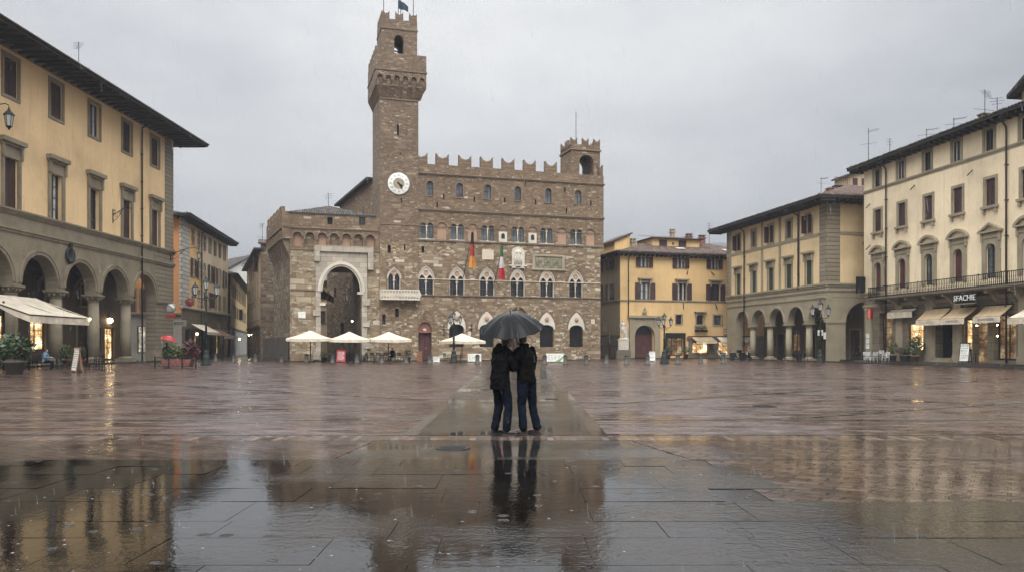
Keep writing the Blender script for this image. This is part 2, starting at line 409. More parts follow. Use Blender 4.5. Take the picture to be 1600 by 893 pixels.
# ------------------------------------------------------------------ facades
def arch_fn(u0, u1, zs, rise, kind='round'):
    c, a = (u0+u1)/2, (u1-u0)/2
    if kind == 'point' and rise > a:
        Rr = (a*a+rise*rise)/(2*a)
        def H(u):
            x = a - min(abs(u-c), a)
            return zs + math.sqrt(max(0, Rr*Rr-(Rr-x)**2))
    elif kind == 'gable':
        def H(u): return zs + rise*(1-min(1, abs(u-c)/a))
    elif kind == 'seg':
        Rr = (a*a+rise*rise)/(2*rise)
        def H(u): return zs + math.sqrt(max(0, Rr*Rr-min(abs(u-c), a)**2)) - (Rr-rise)
    else:
        def H(u): return zs + rise*math.sqrt(max(0, 1-((u-c)/a)**2))
    return H
def arch_xs(u0, u1, n=16): return [(u0+u1)/2 - (u1-u0)/2*math.cos(PI*i/n) for i in range(n+1)]
def ring(mb, u0, u1, zs, rise, w, y0, y1, kind='round', m=0, n=16, foot=0.0):      # archivolt
    H0 = arch_fn(u0, u1, zs, rise, kind); H1 = arch_fn(u0-w, u1+w, zs, rise+w, kind)
    i_ = [(x, H0(x)) for x in arch_xs(u0, u1, n)]; o_ = [(x, H1(x)) for x in arch_xs(u0-w, u1+w, n)]
    if foot:
        i_ = [(u0, zs-foot)] + i_ + [(u1, zs-foot)]; o_ = [(u0-w, zs-foot)] + o_ + [(u1+w, zs-foot)]
    for (a, b, c, d) in zip(i_[:-1], i_[1:], o_[1:], o_[:-1]):
        mb.face([(a[0],y0,a[1]),(b[0],y0,b[1]),(c[0],y0,c[1]),(d[0],y0,d[1])], m)
        mb.face([(d[0],y0,d[1]),(c[0],y0,c[1]),(c[0],y1,c[1]),(d[0],y1,d[1])], m)
        mb.face([(b[0],y0,b[1]),(a[0],y0,a[1]),(a[0],y1,a[1]),(b[0],y1,b[1])], m)

class Fac:
    def __init__(s, P, Q, B=None):
        s.P, s.Q = Vector(P), Vector(Q); d = s.Q-s.P; s.len = d.length; s.d = d.normalized()
        s.W = T(s.P.x, s.P.y) @ RZ(math.atan2(d.y, d.x)); s.B = B or s
        s.L = s.B.W.inverted() @ s.W; s.ops = []
    def u(s, px):
        k = (px-CX)/F; return (k*s.P.y-s.P.x)/(s.d.x-k*s.d.y)
    def z(s, px, py): return CH + (HY-py)/F*(s.P.y+s.u(px)*s.d.y)
    def op(s, u0, u1, z0, z1, rise=0, kind='round', depth=.3, nosill=False): s.ops.append((u0, u1, z0, z1, rise, kind, depth, nosill))
    def at(s, u, z=0, y=0): return s.L @ T(u, y, z)
    def wpt(s, u, y=0, z=0): return s.W @ Vector((u, y, z))
    def wall(s, mb, U0, U1, Z0, Z1, m=0, y=0, mr=None):
        mr = m if mr is None else mr
        ops = [o for o in s.ops if o[0] >= U0-1e-6 and o[1] <= U1+1e-6 and o[2] >= Z0-1e-6 and o[3]+o[4] <= Z1+1e-6]
        us = sorted({round(v, 5) for v in [U0, U1] + [o[0] for o in ops] + [o[1] for o in ops]})
        zs = sorted({round(v, 5) for v in [Z0, Z1] + [o[2] for o in ops] + [o[3]+o[4] for o in ops]})
        for a, b in zip(us[:-1], us[1:]):
            for c, d in zip(zs[:-1], zs[1:]):
                uu, zz = (a+b)/2, (c+d)/2
                if any(o[0] < uu < o[1] and o[2] < zz < o[3]+o[4] for o in ops): continue
                mb.face([(a,y,c),(b,y,c),(b,y,d),(a,y,d)], m)
        for u0, u1, z0, z1, rise, kind, dp, ns in ops:
            y1 = y+dp
            mb.face([(u0,y,z0),(u0,y1,z0),(u0,y1,z1),(u0,y,z1)], mr)
            mb.face([(u1,y1,z0),(u1,y,z0),(u1,y,z1),(u1,y1,z1)], mr)
            if not ns: mb.face([(u0,y,z0),(u1,y,z0),(u1,y1,z0),(u0,y1,z0)], mr)
            if rise:
                H = arch_fn(u0, u1, z1, rise, kind); zt = z1+rise
                xs = arch_xs(u0, u1, 18)
                for a, b in zip(xs[:-1], xs[1:]):
                    mb.face([(a,y,H(a)),(b,y,H(b)),(b,y,zt),(a,y,zt)], m)
                    mb.face([(b,y,H(b)),(a,y,H(a)),(a,y1,H(a)),(b,y1,H(b))], mr)
            else: mb.face([(u1,y,z1),(u0,y,z1),(u0,y1,z1),(u1,y1,z1)], mr)

class Bld(Fac):
    def __init__(s, name, label, P, Q, cat='building', group=None):
        Fac.__init__(s, P, Q); s.E = tag(link(name, None, None, s.W), label, cat, group); s.top = s
    def fac(s, P, Q): return Fac(P, Q, s)
    def loc(s, u, y): p = s.W @ Vector((u, y, 0)); return Vector((p.x, p.y))
def fpart(fc, E, name, mb, mats, L=None): return part(name, mb, mats, E, (fc.L @ L) if L is not None else fc.L)

def f_frame(w, h, fr, proud, cornice, sill, depth):
    def fn(mb):
        a = w/2
        if fr:
            mb.box(-a-fr, -a, -proud, .02, 0, h); mb.box(a, a+fr, -proud, .02, 0, h)
            mb.box(-a-fr, a+fr, -proud, .02, h, h+fr)
            mb.box(-a-fr+.06, -a-.1, -proud-.035, -proud, 0, h-.1); mb.box(a+.1, a+fr-.06, -proud-.035, -proud, 0, h-.1)
        else: mb.box(-a, a, depth-.12, depth-.06, h-.06, h)
        if sill: mb.box(-a-fr-.12, a+fr+.12, -proud-.16, .02, -.2, -.002); 
        if sill > 1:
            for x in (-a-fr+.02, a+fr-.2): mb.box(x, x+.18, -proud-.12, .02, -.55, -.2)
        elif not sill and fr: mb.box(-a-fr, a+fr, -proud, .02, -fr*.8, -.002)
        if cornice:
            z = h+fr
            mb.box(-a-fr+.03, a+fr-.03, -proud*.8, .02, z, z+cornice*.5)
            mb.box(-a-fr-.08, a+fr+.08, -proud-.14, .02, z+cornice*.5, z+cornice*.68)
            mb.box(-a-fr-.2, a+fr+.2, -proud-.34, .02, z+cornice*.68, z+cornice)
            for x in (-a-fr-.02, a+fr-.16):
                mb.box(x, x+.18, -proud-.16, -proud, z-.35, z+cornice*.5)
    return fn
def f_shut(w, h):
    def fn(mb):
        mb.box(-w/2, w/2, -.03, .03, .03, h-.03)
        for x in (-w/2, w/2-.06): mb.box(x, x+.06, -.045, -.03, .03, h-.03)
        for z in (.03, h*.48, h-.13): mb.box(-w/2+.06, w/2-.06, -.045, -.03, z, z+.1)
    return fn
def f_case(w, h, nx=2, nz=2, t=.06):
    def fn(mb):
        mb.box(-w/2, -w/2+t, 0, .05, 0, h); mb.box(w/2-t, w/2, 0, .05, 0, h)
        mb.box(-w/2+t, w/2-t, 0, .05, 0, t); mb.box(-w/2+t, w/2-t, 0, .05, h-t, h)
        for i in range(1, nx): x = -w/2+w*i/nx; mb.box(x-t*.6, x+t*.6, -.01, .04, t, h-t)
        for i in range(1, nz): z = h*i/nz; mb.box(-w/2+t, w/2-t, .006, .038, z-t*.35, z+t*.35)
    return fn
WR = random.Random(21)
def window(fc, E, u, z0, w, h, fr=.25, style='glass', st='serena', cornice=0, sill=0, depth=.3, shut='shut_m', glass='glass', nx=2, nz=2, proud=.07, cur=False):
    if style == 'closed' and 1.6 < h < 2.6 and WR.random() < .10: style, cur = 'ajar', WR.random() < .5
    if glass == 'glass' and WR.random() < .3: glass = 'glass_l'
    fc.op(u-w/2, u+w/2, z0, z0+h, depth=depth)
    fm = M[st] if fr or cornice or sill else M['wood']
    W = cpart('window', ('win', w, h, fr, proud, cornice, sill, depth, st), f_frame(w, h, fr, proud, cornice, sill, depth), fm, E, fc.at(u, z0))
    if style == 'closed':
        cpart('pane', ('pn', w, h, depth, 'dark'), lambda mb: mb.box(-w/2, w/2, depth-.03, depth+.02, 0, h), M['dark'], W)
        for sx in (-1, 1): cpart('shutter', ('sh', w, h, shut), f_shut(w/2-.015, h), M[shut], W, T(sx*w/4, depth*.42) @ RZ(sx*R.uniform(-.02, .05)))
        return W
    cpart('pane', ('pn', w, h, depth, glass), lambda mb: mb.box(-w/2, w/2, depth-.03, depth+.02, 0, h), M[glass], W)
    cpart('casement', ('cs', w, h, nx, nz), f_case(w, h, nx, nz), M['wood'], W, T(0, depth-.11))
    if cur: cpart('curtain', ('cu', w, h), lambda mb: [mb.box(x, x+w*.16, depth-.05, depth-.035, .08, h-.08) for x in (-w*.32, w*.16)], M['curtain'], W)
    if style == 'open':
        for sx in (-1, 1): cpart('shutter', ('sh2', w, h, shut), f_shut(w/2, h), M[shut], W, T(sx*(w*.75+fr*.3+.02), -proud-.07))
    if style == 'ajar':
        for sx in (-1, 1): cpart('shutter', ('sh2', w, h, shut), f_shut(w/2, h), M[shut], W, T(sx*w/2, -.02) @ RZ(sx*-1.15) @ T(sx*w/4, 0))
    return W

def hip(mb, x0, x1, y0, y1, z, ov, pitch, thick=.2, hipped=(1, 1), tiles=True, drop=0.0):
    """hip roof over a rectangle: material 0 tiles, 1 timber"""
    a0, a1, b0, b1 = x0-ov, x1+ov, y0-ov, y1+ov; ze = z+thick-drop
    long_x = (a1-a0) >= (b1-b0)
    half = (b1-b0)/2 if long_x else (a1-a0)/2
    zr = ze + half*math.tan(pitch); ym, xm = (b0+b1)/2, (a0+a1)/2
    c = [(a0,b0,ze),(a1,b0,ze),(a1,b1,ze),(a0,b1,ze)]
    if long_x:
        r0 = (a0+half*hipped[0], ym, zr); r1 = (a1-half*hipped[1], ym, zr)
        mb.face([c[0], c[1], r1, r0]); mb.face([c[2], c[3], r0, r1]); mb.face([c[1], c[2], r1], 0 if hipped[1] else 2); mb.face([c[3], c[0], r0], 0 if hipped[0] else 2)
    else:
        r0 = (xm, b0+half*hipped[0], zr); r1 = (xm, b1-half*hipped[1], zr)
        mb.face([c[1], c[2], r1, r0]); mb.face([c[3], c[0], r0, r1]); mb.face([c[0], c[1], r0]); mb.face([c[2], c[3], r1])
    zl = z-drop
    for p, q in ((0,1),(1,2),(2,3),(3,0)):
        P, Q = c[p], c[q]
        mb.face([(P[0],P[1],zl),(Q[0],Q[1],zl),Q,P], 1)
    i = [(x0,y0,z),(x1,y0,z),(x1,y1,z),(x0,y1,z)]; o = [(p[0],p[1],zl) for p in c]
    for p in range(4):
        q = (p+1) % 4; mb.face([o[q], o[p], i[p], i[q]], 1)
    if tiles:
        for (p, q, n_) in ((c[0], c[1], (0,-1)), (c[1], c[2], (1,0)), (c[3], c[0], (-1,0))):
            L_ = math.dist(p, q); k = int(L_/.3)
            for j in range(k):
                t = (j+.5)/k; x, y = p[0]+(q[0]-p[0])*t, p[1]+(q[1]-p[1])*t
                jz = R.uniform(-.015, .02)
                mb.tube([(x+n_[0]*.1, y+n_[1]*.1, ze+.02+jz), (x-n_[0]*.5, y-n_[1]*.5, ze+.03+.5*math.tan(pitch)+jz)], .085, 6, 0)
    return zr
def rafters(mb, x0, x1, y0, y1, z, ov, step=.9, drop=0, sides='fr'):
    if 'f' in sides:
        x = x0-ov+.3
        while x < x1+ov: mb.box(x-.07, x+.07, y0-ov+.12, y0, z-.26-drop*.6, z-.002-drop); x += step
    for s_, xx, xo in (('l', x0, x0-ov+.12), ('r', x1, x1+ov-.12)):
        if s_ in sides:
            y = y0+.3
            while y < y1: mb.box(min(xx, xo), max(xx, xo), y-.07, y+.07, z-.26-drop*.6, z-.002-drop); y += step
def pipe(fc, E, u, z0, z1, ov=1.8, r=.08):
    mb = MB(); mb.tube([(u, -ov+.3, z1+.05), (u, -ov*.5, z1-.25), (u, -.16, z1-.75), (u, -.14, z1-1.2), (u, -.14, z0)], r, 8)
    z = z0+1.5
    while z < z1-1.5: mb.box(u-r-.03, u+r+.03, -.25, 0, z, z+.06); z += 2.6
    return fpart(fc, E, 'downpipe', mb, M['pipe'])
def string(fc, E, u0, u1, z0, z1, proud=.14, st='serena', name='string_course', steps=2):
    mb = MB()
    for i in range(steps): 
        a = z0+(z1-z0)*i/steps; b = z0+(z1-z0)*(i+1)/steps
        mb.box(u0, u1, -proud*(i+1)/steps, .02, a, b)
    return fpart(fc, E, name, mb, M[st])
def chimney(E, x, y, z, w=.7, h=1.4, mat='terra', parent_roof=None):
    mb = MB(); mb.box(x-w/2, x+w/2, y-w/2, y+w/2, z-1.0, z+h); mb.box(x-w/2-.1, x+w/2+.1, y-w/2-.1, y+w/2+.1, z+h, z+h+.14)
    for sx in (-1, 1): mb.box(x+sx*w*.3-.1, x+sx*w*.3+.1, y-w/2, y+w/2, z+h+.14, z+h+.4)
    mb.box(x-w/2-.08, x+w/2+.08, y-w/2-.05, y+w/2+.05, z+h+.4, z+h+.48)
    return part('chimney', mb, M[mat], E)
def column_at(fc, E, u, y, z0, z1, r, st='serena', sq=True, carved=True):
    h = z1-z0
    def shaft(mb):
        mb.lathe([(r*1.0, .35*r+.5*r), (r*.99, h*.4), (r*.86, h-r*1.25)], n=20)
        mb.lathe([(r*.9, h-r*1.3), (r*.97, h-r*1.25), (r*.97, h-r*1.15), (r*.88, h-r*1.1)], n=20)
    def base(mb):
        mb.box(-r*1.35, r*1.35, -r*1.35, r*1.35, 0, r*.5)
        mb.lathe([(r*1.3, r*.5), (r*1.32, r*.62), (r*1.12, r*.72), (r*1.14, r*.82), (r*1.0, r*.9)], n=20)
    def cap(mb):
        mb.lathe([(r*.88, h-r*1.1), (r*.95, h-r*.7), (r*1.15, h-r*.4), (r*1.3, h-r*.3)], n=20)
        if carved:
            for i in range(8):
                a = 2*PI*(i+.5)/8; mb.ball((r*1.12*math.cos(a), r*1.12*math.sin(a), h-r*.62), (r*.22, r*.22, r*.34), 8)
            for i in range(4):
                a = PI/4+PI/2*i; mb.ball((r*1.45*math.cos(a), r*1.45*math.sin(a), h-r*.42), (r*.22,)*3, 8)
        mb.box(-r*1.35, r*1.35, -r*1.35, r*1.35, h-r*.3, h)
    c = cpart('column', ('col', r, round(h, 3), st), shaft, M[st], E, fc.at(u, z0, y))
    cpart('base', ('colb', r, round(h, 3), st), base, M[st], c); cpart('capital', ('colc', r, round(h, 3), st), cap, M[st], c)
    return c
def shopfront(fc, E, u0, u1, z0, z1, mat='lit', name='shop_window', depth=.35, frame='wood', div=2, arch=0):
    fc.op(u0, u1, z0, z1, arch, depth=depth)
    w, h = u1-u0, z1-z0
    mb = MB(); t = .09
    mb.box(0, t, depth-.12, depth-.02, 0, h); mb.box(w-t, w, depth-.12, depth-.02, 0, h); mb.box(t, w-t, depth-.12, depth-.02, h-t, h); mb.box(t, w-t, depth-.12, depth-.02, 0, t*1.6)
    for i in range(1, div): mb.box(w*i/div-.03, w*i/div+.03, depth-.1, depth-.03, t, h-t)
    fr = fpart(fc, E, name, mb, M[frame], T(u0, 0, z0))
    pb = MB(); pb.box(0, w, depth-.03, depth+.03, 0, h+arch); part('pane', pb, M[mat], fr)
    return fr
def door(fc, E, u0, u1, z0, z1, mat='maroon', depth=.45, rise=0, fr=0, st='serena', panels=True):
    fc.op(u0, u1, z0, z1, rise, depth=depth, nosill=False)
    w, h = u1-u0, z1-z0; mb = MB()
    mb.box(0, w/2-.01, depth-.1, depth, 0, h); mb.box(w/2+.01, w, depth-.1, depth, 0, h)
    if panels:
        for x in (0, w/2):
            for a, b in ((.06, .3), (.34, .64), (.68, .96)): mb.box(x+w*.07, x+w*.43, depth-.14, depth-.1, h*a, h*b)
    d = fpart(fc, E, 'door', mb, M[mat], T(u0, 0, z0))
    hb = MB(); hb.ball((w/2+.1, depth-.16, h*.45), .05, 8); part('handle', hb, M['gold'], d)
    if rise:
        lb = MB(); H = arch_fn(0, w, h, rise); lb.strip(arch_xs(0, w), lambda x: h, H, depth-.12, depth); part('lunette', lb, M['dark'], d)
        for i in range(1, 5): pass
    if fr:
        fb = MB(); fb.box(-fr, 0, -.1, .02, 0, h); fb.box(w, w+fr, -.1, .02, 0, h)
        if not rise: fb.box(-fr, w+fr, -.1, .02, h, h+fr)
        else: ring(fb, 0, w, h, rise, fr, -.1, .02)
        part('door_frame', fb, M[st], d)
    return d

# ------------------------------------------------------------------ building left, with the long arcade
def build_left():
    f = Bld('arcaded_palazzo', 'tall yellow building with a long stone arcade and deep dark eave, beside the cafe awning', G(0, 56.1), G(271, 83.4))
    E = f.E; L = f.len; U0 = -19.5; ZE = 23.2
    tops = ['closed', 'closed', 'glass', 'closed', 'closed']
    for k in range(-3, 5):
        u = 1.15+5.5*k; s = tops[k] if k >= 0 else R.choice(['closed', 'glass'])
        window(f, E, u, 19.45, 1.55, 2.75, .28, s, cur=(s == 'glass'), depth=.35)
        s2 = ['closed', 'ajar', 'glass', 'closed', 'closed'][k] if k >= 0 else 'closed'
        window(f, E, u, 11.46, 1.5, 3.55, .36, 'closed' if s2 == 'closed' else 'glass', cornice=1.0, depth=.42, nz=4, proud=.1, cur=(s2 == 'ajar'))
    cols = [1.85+5.5*k for k in range(-4, 5)]
    for a, b in zip(cols[:-1], cols[1:]): f.op(a+.55, b-.55, 6.0, 6.2, 2.25, depth=.95, nosill=True)
    mb = MB()
    f.wall(mb, U0, L-2.0, 11.3, ZE, 0); f.wall(mb, L-2.0, L, 11.3, ZE, 2)
    f.wall(mb, cols[0]+.55, cols[-1]-.55, 6.0, 11.3, 1); f.wall(mb, cols[-1]-.55, L, 6.0, 11.3, 2)
    mb.box(cols[-1]-.55, L, 0, .95, 0, 6.0, 2); mb.box(U0, cols[0]+.55, 0, .95, 0, 11.3, 1)
    for k in range(-4, 4):
        u = 1.85+5.5*k; mb.box(u-.55, u+.55, .002, .95, 5.95, 6.0, 1)
        mb.face([(u-.55,.95,6),(u-.55,.95,8.9),(u+.55,.95,8.9),(u+.55,.95,6)], 1)
    mb.box(U0, L, .95, 16, 8.9, ZE, 0, skip='f'); 
    part('wall', mb, [M['yellow_l'], M['serena'], M['quoin']], E)
    # archivolts and strings
    for a, b in zip(cols[:-1], cols[1:]):
        rb = MB(); ring(rb, a+.55, b-.55, 6.2, 2.25, .26, -.07, .01); ring(rb, a+.31, b-.31, 6.2, 2.49, .14, -.13, .005); part('archivolt', rb, M['serena'], E)
    string(f, E, U0, L+.2, 11.0, 11.42, .26, steps=3); string(f, E, U0, L+.15, 9.72, 10.1, .2)
    string(f, E, cols[-1]-.62, L+.1, 5.8, 6.1, .14); string(f, E, U0, L, 22.75, ZE, .12)
    pb = MB(); pb.box(cols[-1]-.65, L+.1, -.12, 1.05, 0, .95); part('plinth', pb, M['serena'], E)
    for k in range(-4, 4): column_at(f, E, 1.85+5.5*k, .475, .15, 5.96, .5)
    # portico
    fl = MB(); fl.box(U0, L+.2, -1.3, 6, -.2, .15); part('portico_floor', fl, M['slabf'], E)
    cb = MB(); cb.box(U0, L, .96, 5.9, 8.88, 8.95)
    for k in range(-3, 4):
        cb.M = T(1.85+5.5*k, 0, 0) @ RZ(PI/2); H = arch_fn(.95, 5.5, 5.9, 2.4); cb.strip(arch_xs(.95, 5.5), H, lambda x: 8.89, -.3, .3)
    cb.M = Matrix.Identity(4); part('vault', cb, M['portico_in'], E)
    bk = f.fac(f.loc(U0, 5.5), f.loc(L, 5.5)); o = -U0
    uu = lambda px: bk.u(px)
    shopfront(bk, E, uu(44), uu(72), 1.15, 4.0, 'lit', div=2)
    shopfront(bk, E, uu(-8), uu(9), .9, 4.1, 'lit', div=2)
    door(bk, E, uu(120), uu(141), .15, 4.0, 'wood', fr=.2); shopfront(bk, E, uu(164), uu(179), .15, 3.4, 'lit', div=2)
    shopfront(bk, E, uu(149), uu(158), 1.0, 3.4, 'lit_dim', div=1)
    for px in (85, 132, 62): window(bk, E, uu(px), 5.4, 1.2, 2.0, .2, 'closed')
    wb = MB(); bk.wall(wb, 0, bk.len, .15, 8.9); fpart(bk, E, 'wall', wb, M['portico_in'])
    # roof
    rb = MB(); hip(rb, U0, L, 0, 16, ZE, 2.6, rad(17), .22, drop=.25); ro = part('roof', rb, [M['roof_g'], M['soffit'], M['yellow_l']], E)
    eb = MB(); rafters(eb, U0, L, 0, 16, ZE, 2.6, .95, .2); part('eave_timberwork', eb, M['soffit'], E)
    gb = MB(); gb.tube([(U0, -2.68, ZE), (L+2.6, -2.68, ZE)], .1, 8); part('gutter', gb, M['pipe'], E)
    pipe(f, E, f.u(220), .15, ZE, 2.6)
    db = MB(); u, z = f.u(108), f.z(108, 399)
    db.M = T(u, -.06, z) @ Matrix.Rotation(PI/2, 4, 'X')
    db.lathe([(.62, 0), (.66, .1), (.5, .14), (.46, .08), (.001, .08)], n=20); db.M = T(u, -.06, z); db.box(-.16, .16, -.16, .02, .6, .95)
    part('roundel', db, M['iron_g'], E)
    return f

# ------------------------------------------------------------------ street on the left
def build_street():
    # orange corner house
    Pc, Pe = G(284, 95), G(356, 120)
    f = Bld('corner_house', 'orange corner house with white quoins and maroon shutters behind the tall triple lantern post', Pc, Pe); E = f.E; L = f.len; H0 = 16.9
    uL = 9.0
    for i in range(7):
        u = 5.0+2.95*i
        for r, (z, h) in enumerate(((14.2, 1.9), (10.2, 2.3), (6.75, 2.0))):
            st = ('closed', 'open', 'closed')[r] if (i+r) % 3 else 'glass'
            window(f, E, u, z, 1.1, h, .12, st, 'quoin_w' if i < 3 else 'serena', depth=.25)
    for i in range(6):
        a = 1.6+4.0*i; shopfront(f, E, a, a+2.4, .2, 3.6, ['dark', 'lit_dim', 'dark', 'dark', 'lit_dim', 'dark'][i])
    mb = MB(); f.wall(mb, 0, uL, 6.2, H0, 0); f.wall(mb, uL, L, 6.2, H0, 1); f.wall(mb, 0, L, 0, 6.2, 2)
    mb.box(0, L, .5, 14, 0, H0, 1, skip='fl'); mb.box(-.05, 3.3, -.06, .02, 6.2, H0, 3)
    part('wall', mb, [M['ochre2'], M['cream2'], M['r_base'], M['quoin_w']], E)
    s = f.fac(f.loc(0, 18), f.loc(0, 0)); Ls = s.len
    for px, in ((178,), (203,), (229,), (252,)):
        u = s.u(px)
        if 0 < u < Ls: window(s, E, u, 5.6, 1.3, 2.7, .15, 'closed', 'serena', depth=.25); 
    for u in (4.5, 9.5, 14.5): window(s, E, u, 12.6, 1.2, 2.2, .15, 'closed', 'serena', depth=.25)
    door(s, E, s.u(160), s.u(183), .15, 3.0, 'lit_dim', fr=.3, panels=False)
    shopfront(s, E, s.u(214), s.u(227), .7, 3.9, 'lit_w', div=2)
    wb = MB(); s.wall(wb, 0, Ls, 5.3, H0, 0); s.wall(wb, 0, Ls, 0, 5.3, 1); wb.box(Ls-.3, Ls+.06, -.06, .02, 6.2, H0, 2)
    fpart(s, E, 'wall', wb, [M['orange'], M['greyfront'], M['quoin_w']])
    string(s, E, 0, Ls, 5.1, 5.5, .5, 'serena'); string(f, E, -.3, L, 6.0, 6.35, .35, 'quoin_w')
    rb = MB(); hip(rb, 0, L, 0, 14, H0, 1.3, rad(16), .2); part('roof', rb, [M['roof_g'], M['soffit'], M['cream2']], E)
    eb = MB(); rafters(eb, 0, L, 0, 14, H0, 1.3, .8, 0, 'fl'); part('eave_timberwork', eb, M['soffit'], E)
    pipe(f, E, 9.0, 0, H0, 1.3); 
    # yellow house further up the street
    f2 = Bld('street_house', 'narrow pale yellow house with small windows further up the left street', Pe+Vector((-.3, 2.0)), G(385, 165)); E = f2.E; L = f2.len; H0 = 12.4
    for i in range(9):
        for z in (9.4, 6.2): window(f2, E, 2.2+4.6*i, z, 1.2, 1.9, .1, 'closed' if (i*3+int(z)) % 4 else 'glass', depth=.2, shut='shut_m')
    mb = MB(); f2.wall(mb, 0, L, 4.3, H0, 0); f2.wall(mb, 0, L, 0, 4.3, 1); mb.box(0, L, .5, 12, 0, H0, 0, skip='f'); part('wall', mb, [M['far_yellow'], M['greyfront']], E)
    rb = MB(); hip(rb, 0, L, 0, 12, H0, 1.2, rad(15), .2, tiles=False); part('roof', rb, [M['roof'], M['soffit'], M['far_yellow']], E)
    string(f2, E, 0, L, 4.2, 4.5, .2)
    # house closing the street
    f3 = Bld('street_end_house', 'ochre house closing the far end of the left street', G(372, 168), G(402, 171)); E = f3.E; L = f3.len; H0 = 14
    for i in range(2):
        for z in (9.6, 6.0): window(f3, E, .9+1.9*i, z, .9, 1.7, .1, 'closed', depth=.2)
    mb = MB(); f3.wall(mb, 0, L, 4, H0, 0); f3.wall(mb, 0, L, 0, 4, 1); mb.box(0, L, .4, 12, 0, H0, 0, skip='f'); part('wall', mb, [M['ochre2'], M['greyfront']], E)
    rb = MB(); hip(rb, 0, L, 0, 12, H0, .7, rad(16), .2, tiles=False); part('roof', rb, [M['roof'], M['soffit'], M['ochre2']], E)
    # red roofed and white gabled houses above the street
    f4 = Bld('red_roofed_house', 'house with a broad weathered tile roof seen above the left street', G(352, 185), G(392, 190)); E = f4.E; L = f4.len
    for i in range(2): window(f4, E, 1.6+2.6*i, 12.6, 1.0, 1.5, .1, 'glass', depth=.2)
    mb = MB(); f4.wall(mb, 0, L, 0, 15.4, 0); mb.box(0, L, .4, 12, 0, 15.4, 0, skip='f'); part('wall', mb, [M['tan_pl']], E)
    rb = MB(); hip(rb, 0, L, 0, 14, 15.4, .5, rad(28), .2, tiles=False); part('roof', rb, [M['roof'], M['soffit'], M['tan_pl']], E)
    f5 = Bld('white_gabled_house', 'whitewashed gable with low sloping roof standing highest above the left street', G(348, 215), G(396, 221)); E = f5.E; L = f5.len
    mb = MB(); mb.prism([(0, 0), (L, 0), (L, 26.0), (L*.95, 26.2), (0, 21.2)], 0, 14); part('wall', mb, [M['white_pl']], E)
    rb = MB(); rb.prism([(-.5, 21.2), (L*.95, 26.4), (L*.95, 26.8), (-.5, 21.6)], -.6, 14.5); part('roof', rb, [M['roof_g']], E)
    window(f5, E, L*.7, 23.3, .9, .9, .1, 'glass', depth=.1)
    # dark stone building right of the street
    Pf = G(407, 104); f6 = Bld('stone_tower_house', 'tall brown rubble stone house with a shadowed shuttered side, left of the great stone gate', Pf, Pf+Vector((.956, .293))*6.5); E = f6.E; L = f6.len; H0 = 14.9
    window(f6, E, 2.6, 8.6, .5, .9, .0, 'glass', depth=.3)
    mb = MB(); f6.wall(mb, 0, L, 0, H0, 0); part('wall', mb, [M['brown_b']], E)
    s = f6.fac(G(386, 134), Pf); Ls = s.len
    for i in range(6):
        for z in (11.6, 8.2, 5.2): window(s, E, 2.5+5*i, z, 1.3, 2.0, .12, 'closed' if (i+int(z)) % 3 else 'glass', depth=.25)
    for i in range(4): shopfront(s, E, 3+7.0*i, 5.6+7.0*i, .1, 3.2, ['dark', 'dark', 'lit_dim', 'dark'][i])
    wb = MB(); s.wall(wb, 0, Ls, 4.2, H0-.8, 0); s.wall(wb, 0, Ls, 0, 4.2, 1); wb.box(0, Ls, .5, 6, 0, H0-.8, 0, skip='f'); fpart(s, E, 'wall', wb, [M['tan_pl'], M['brown_b']])
    string(s, E, 0, Ls, 4.1, 4.4, .2, 'string')
    rb = MB(); rb.M = s.L; hip(rb, 0, Ls, 0, 7, H0-.8, .0, rad(14), .2, tiles=False)
    rb.box(-.5, Ls+.3, -.85, .4, H0-.85, H0-.6, 1); rb.M = Matrix.Identity(4)
    rb.face([(-.3,-.3,H0+.1),(L+.3,-.3,H0+.1),(L+.3,5,H0+1.2),(-.3,5,H0+1.2)], 0); rb.box(-.3, L+.3, -.3, 0, H0-.1, H0+.09, 1)
    part('roof', rb, [M['roof'], M['soffit'], M['brown_b']], E)
# ------------------------------------------------------------------ palace group
PB0 = G(453, 79.2); PDIR = (G(938, 89) - PB0).normalized(); PNRM = Vector((-PDIR.y, PDIR.x))
def pal_pt(u, y=0): return PB0 + PDIR*u + PNRM*y
def pal_u(px): 
    k = (px-CX)/F; return (k*PB0.y-PB0.x)/(PDIR.x-k*PDIR.y)
def pal_z(px, py): return CH+(HY-py)/F*(PB0.y+pal_u(px)*PDIR.y)

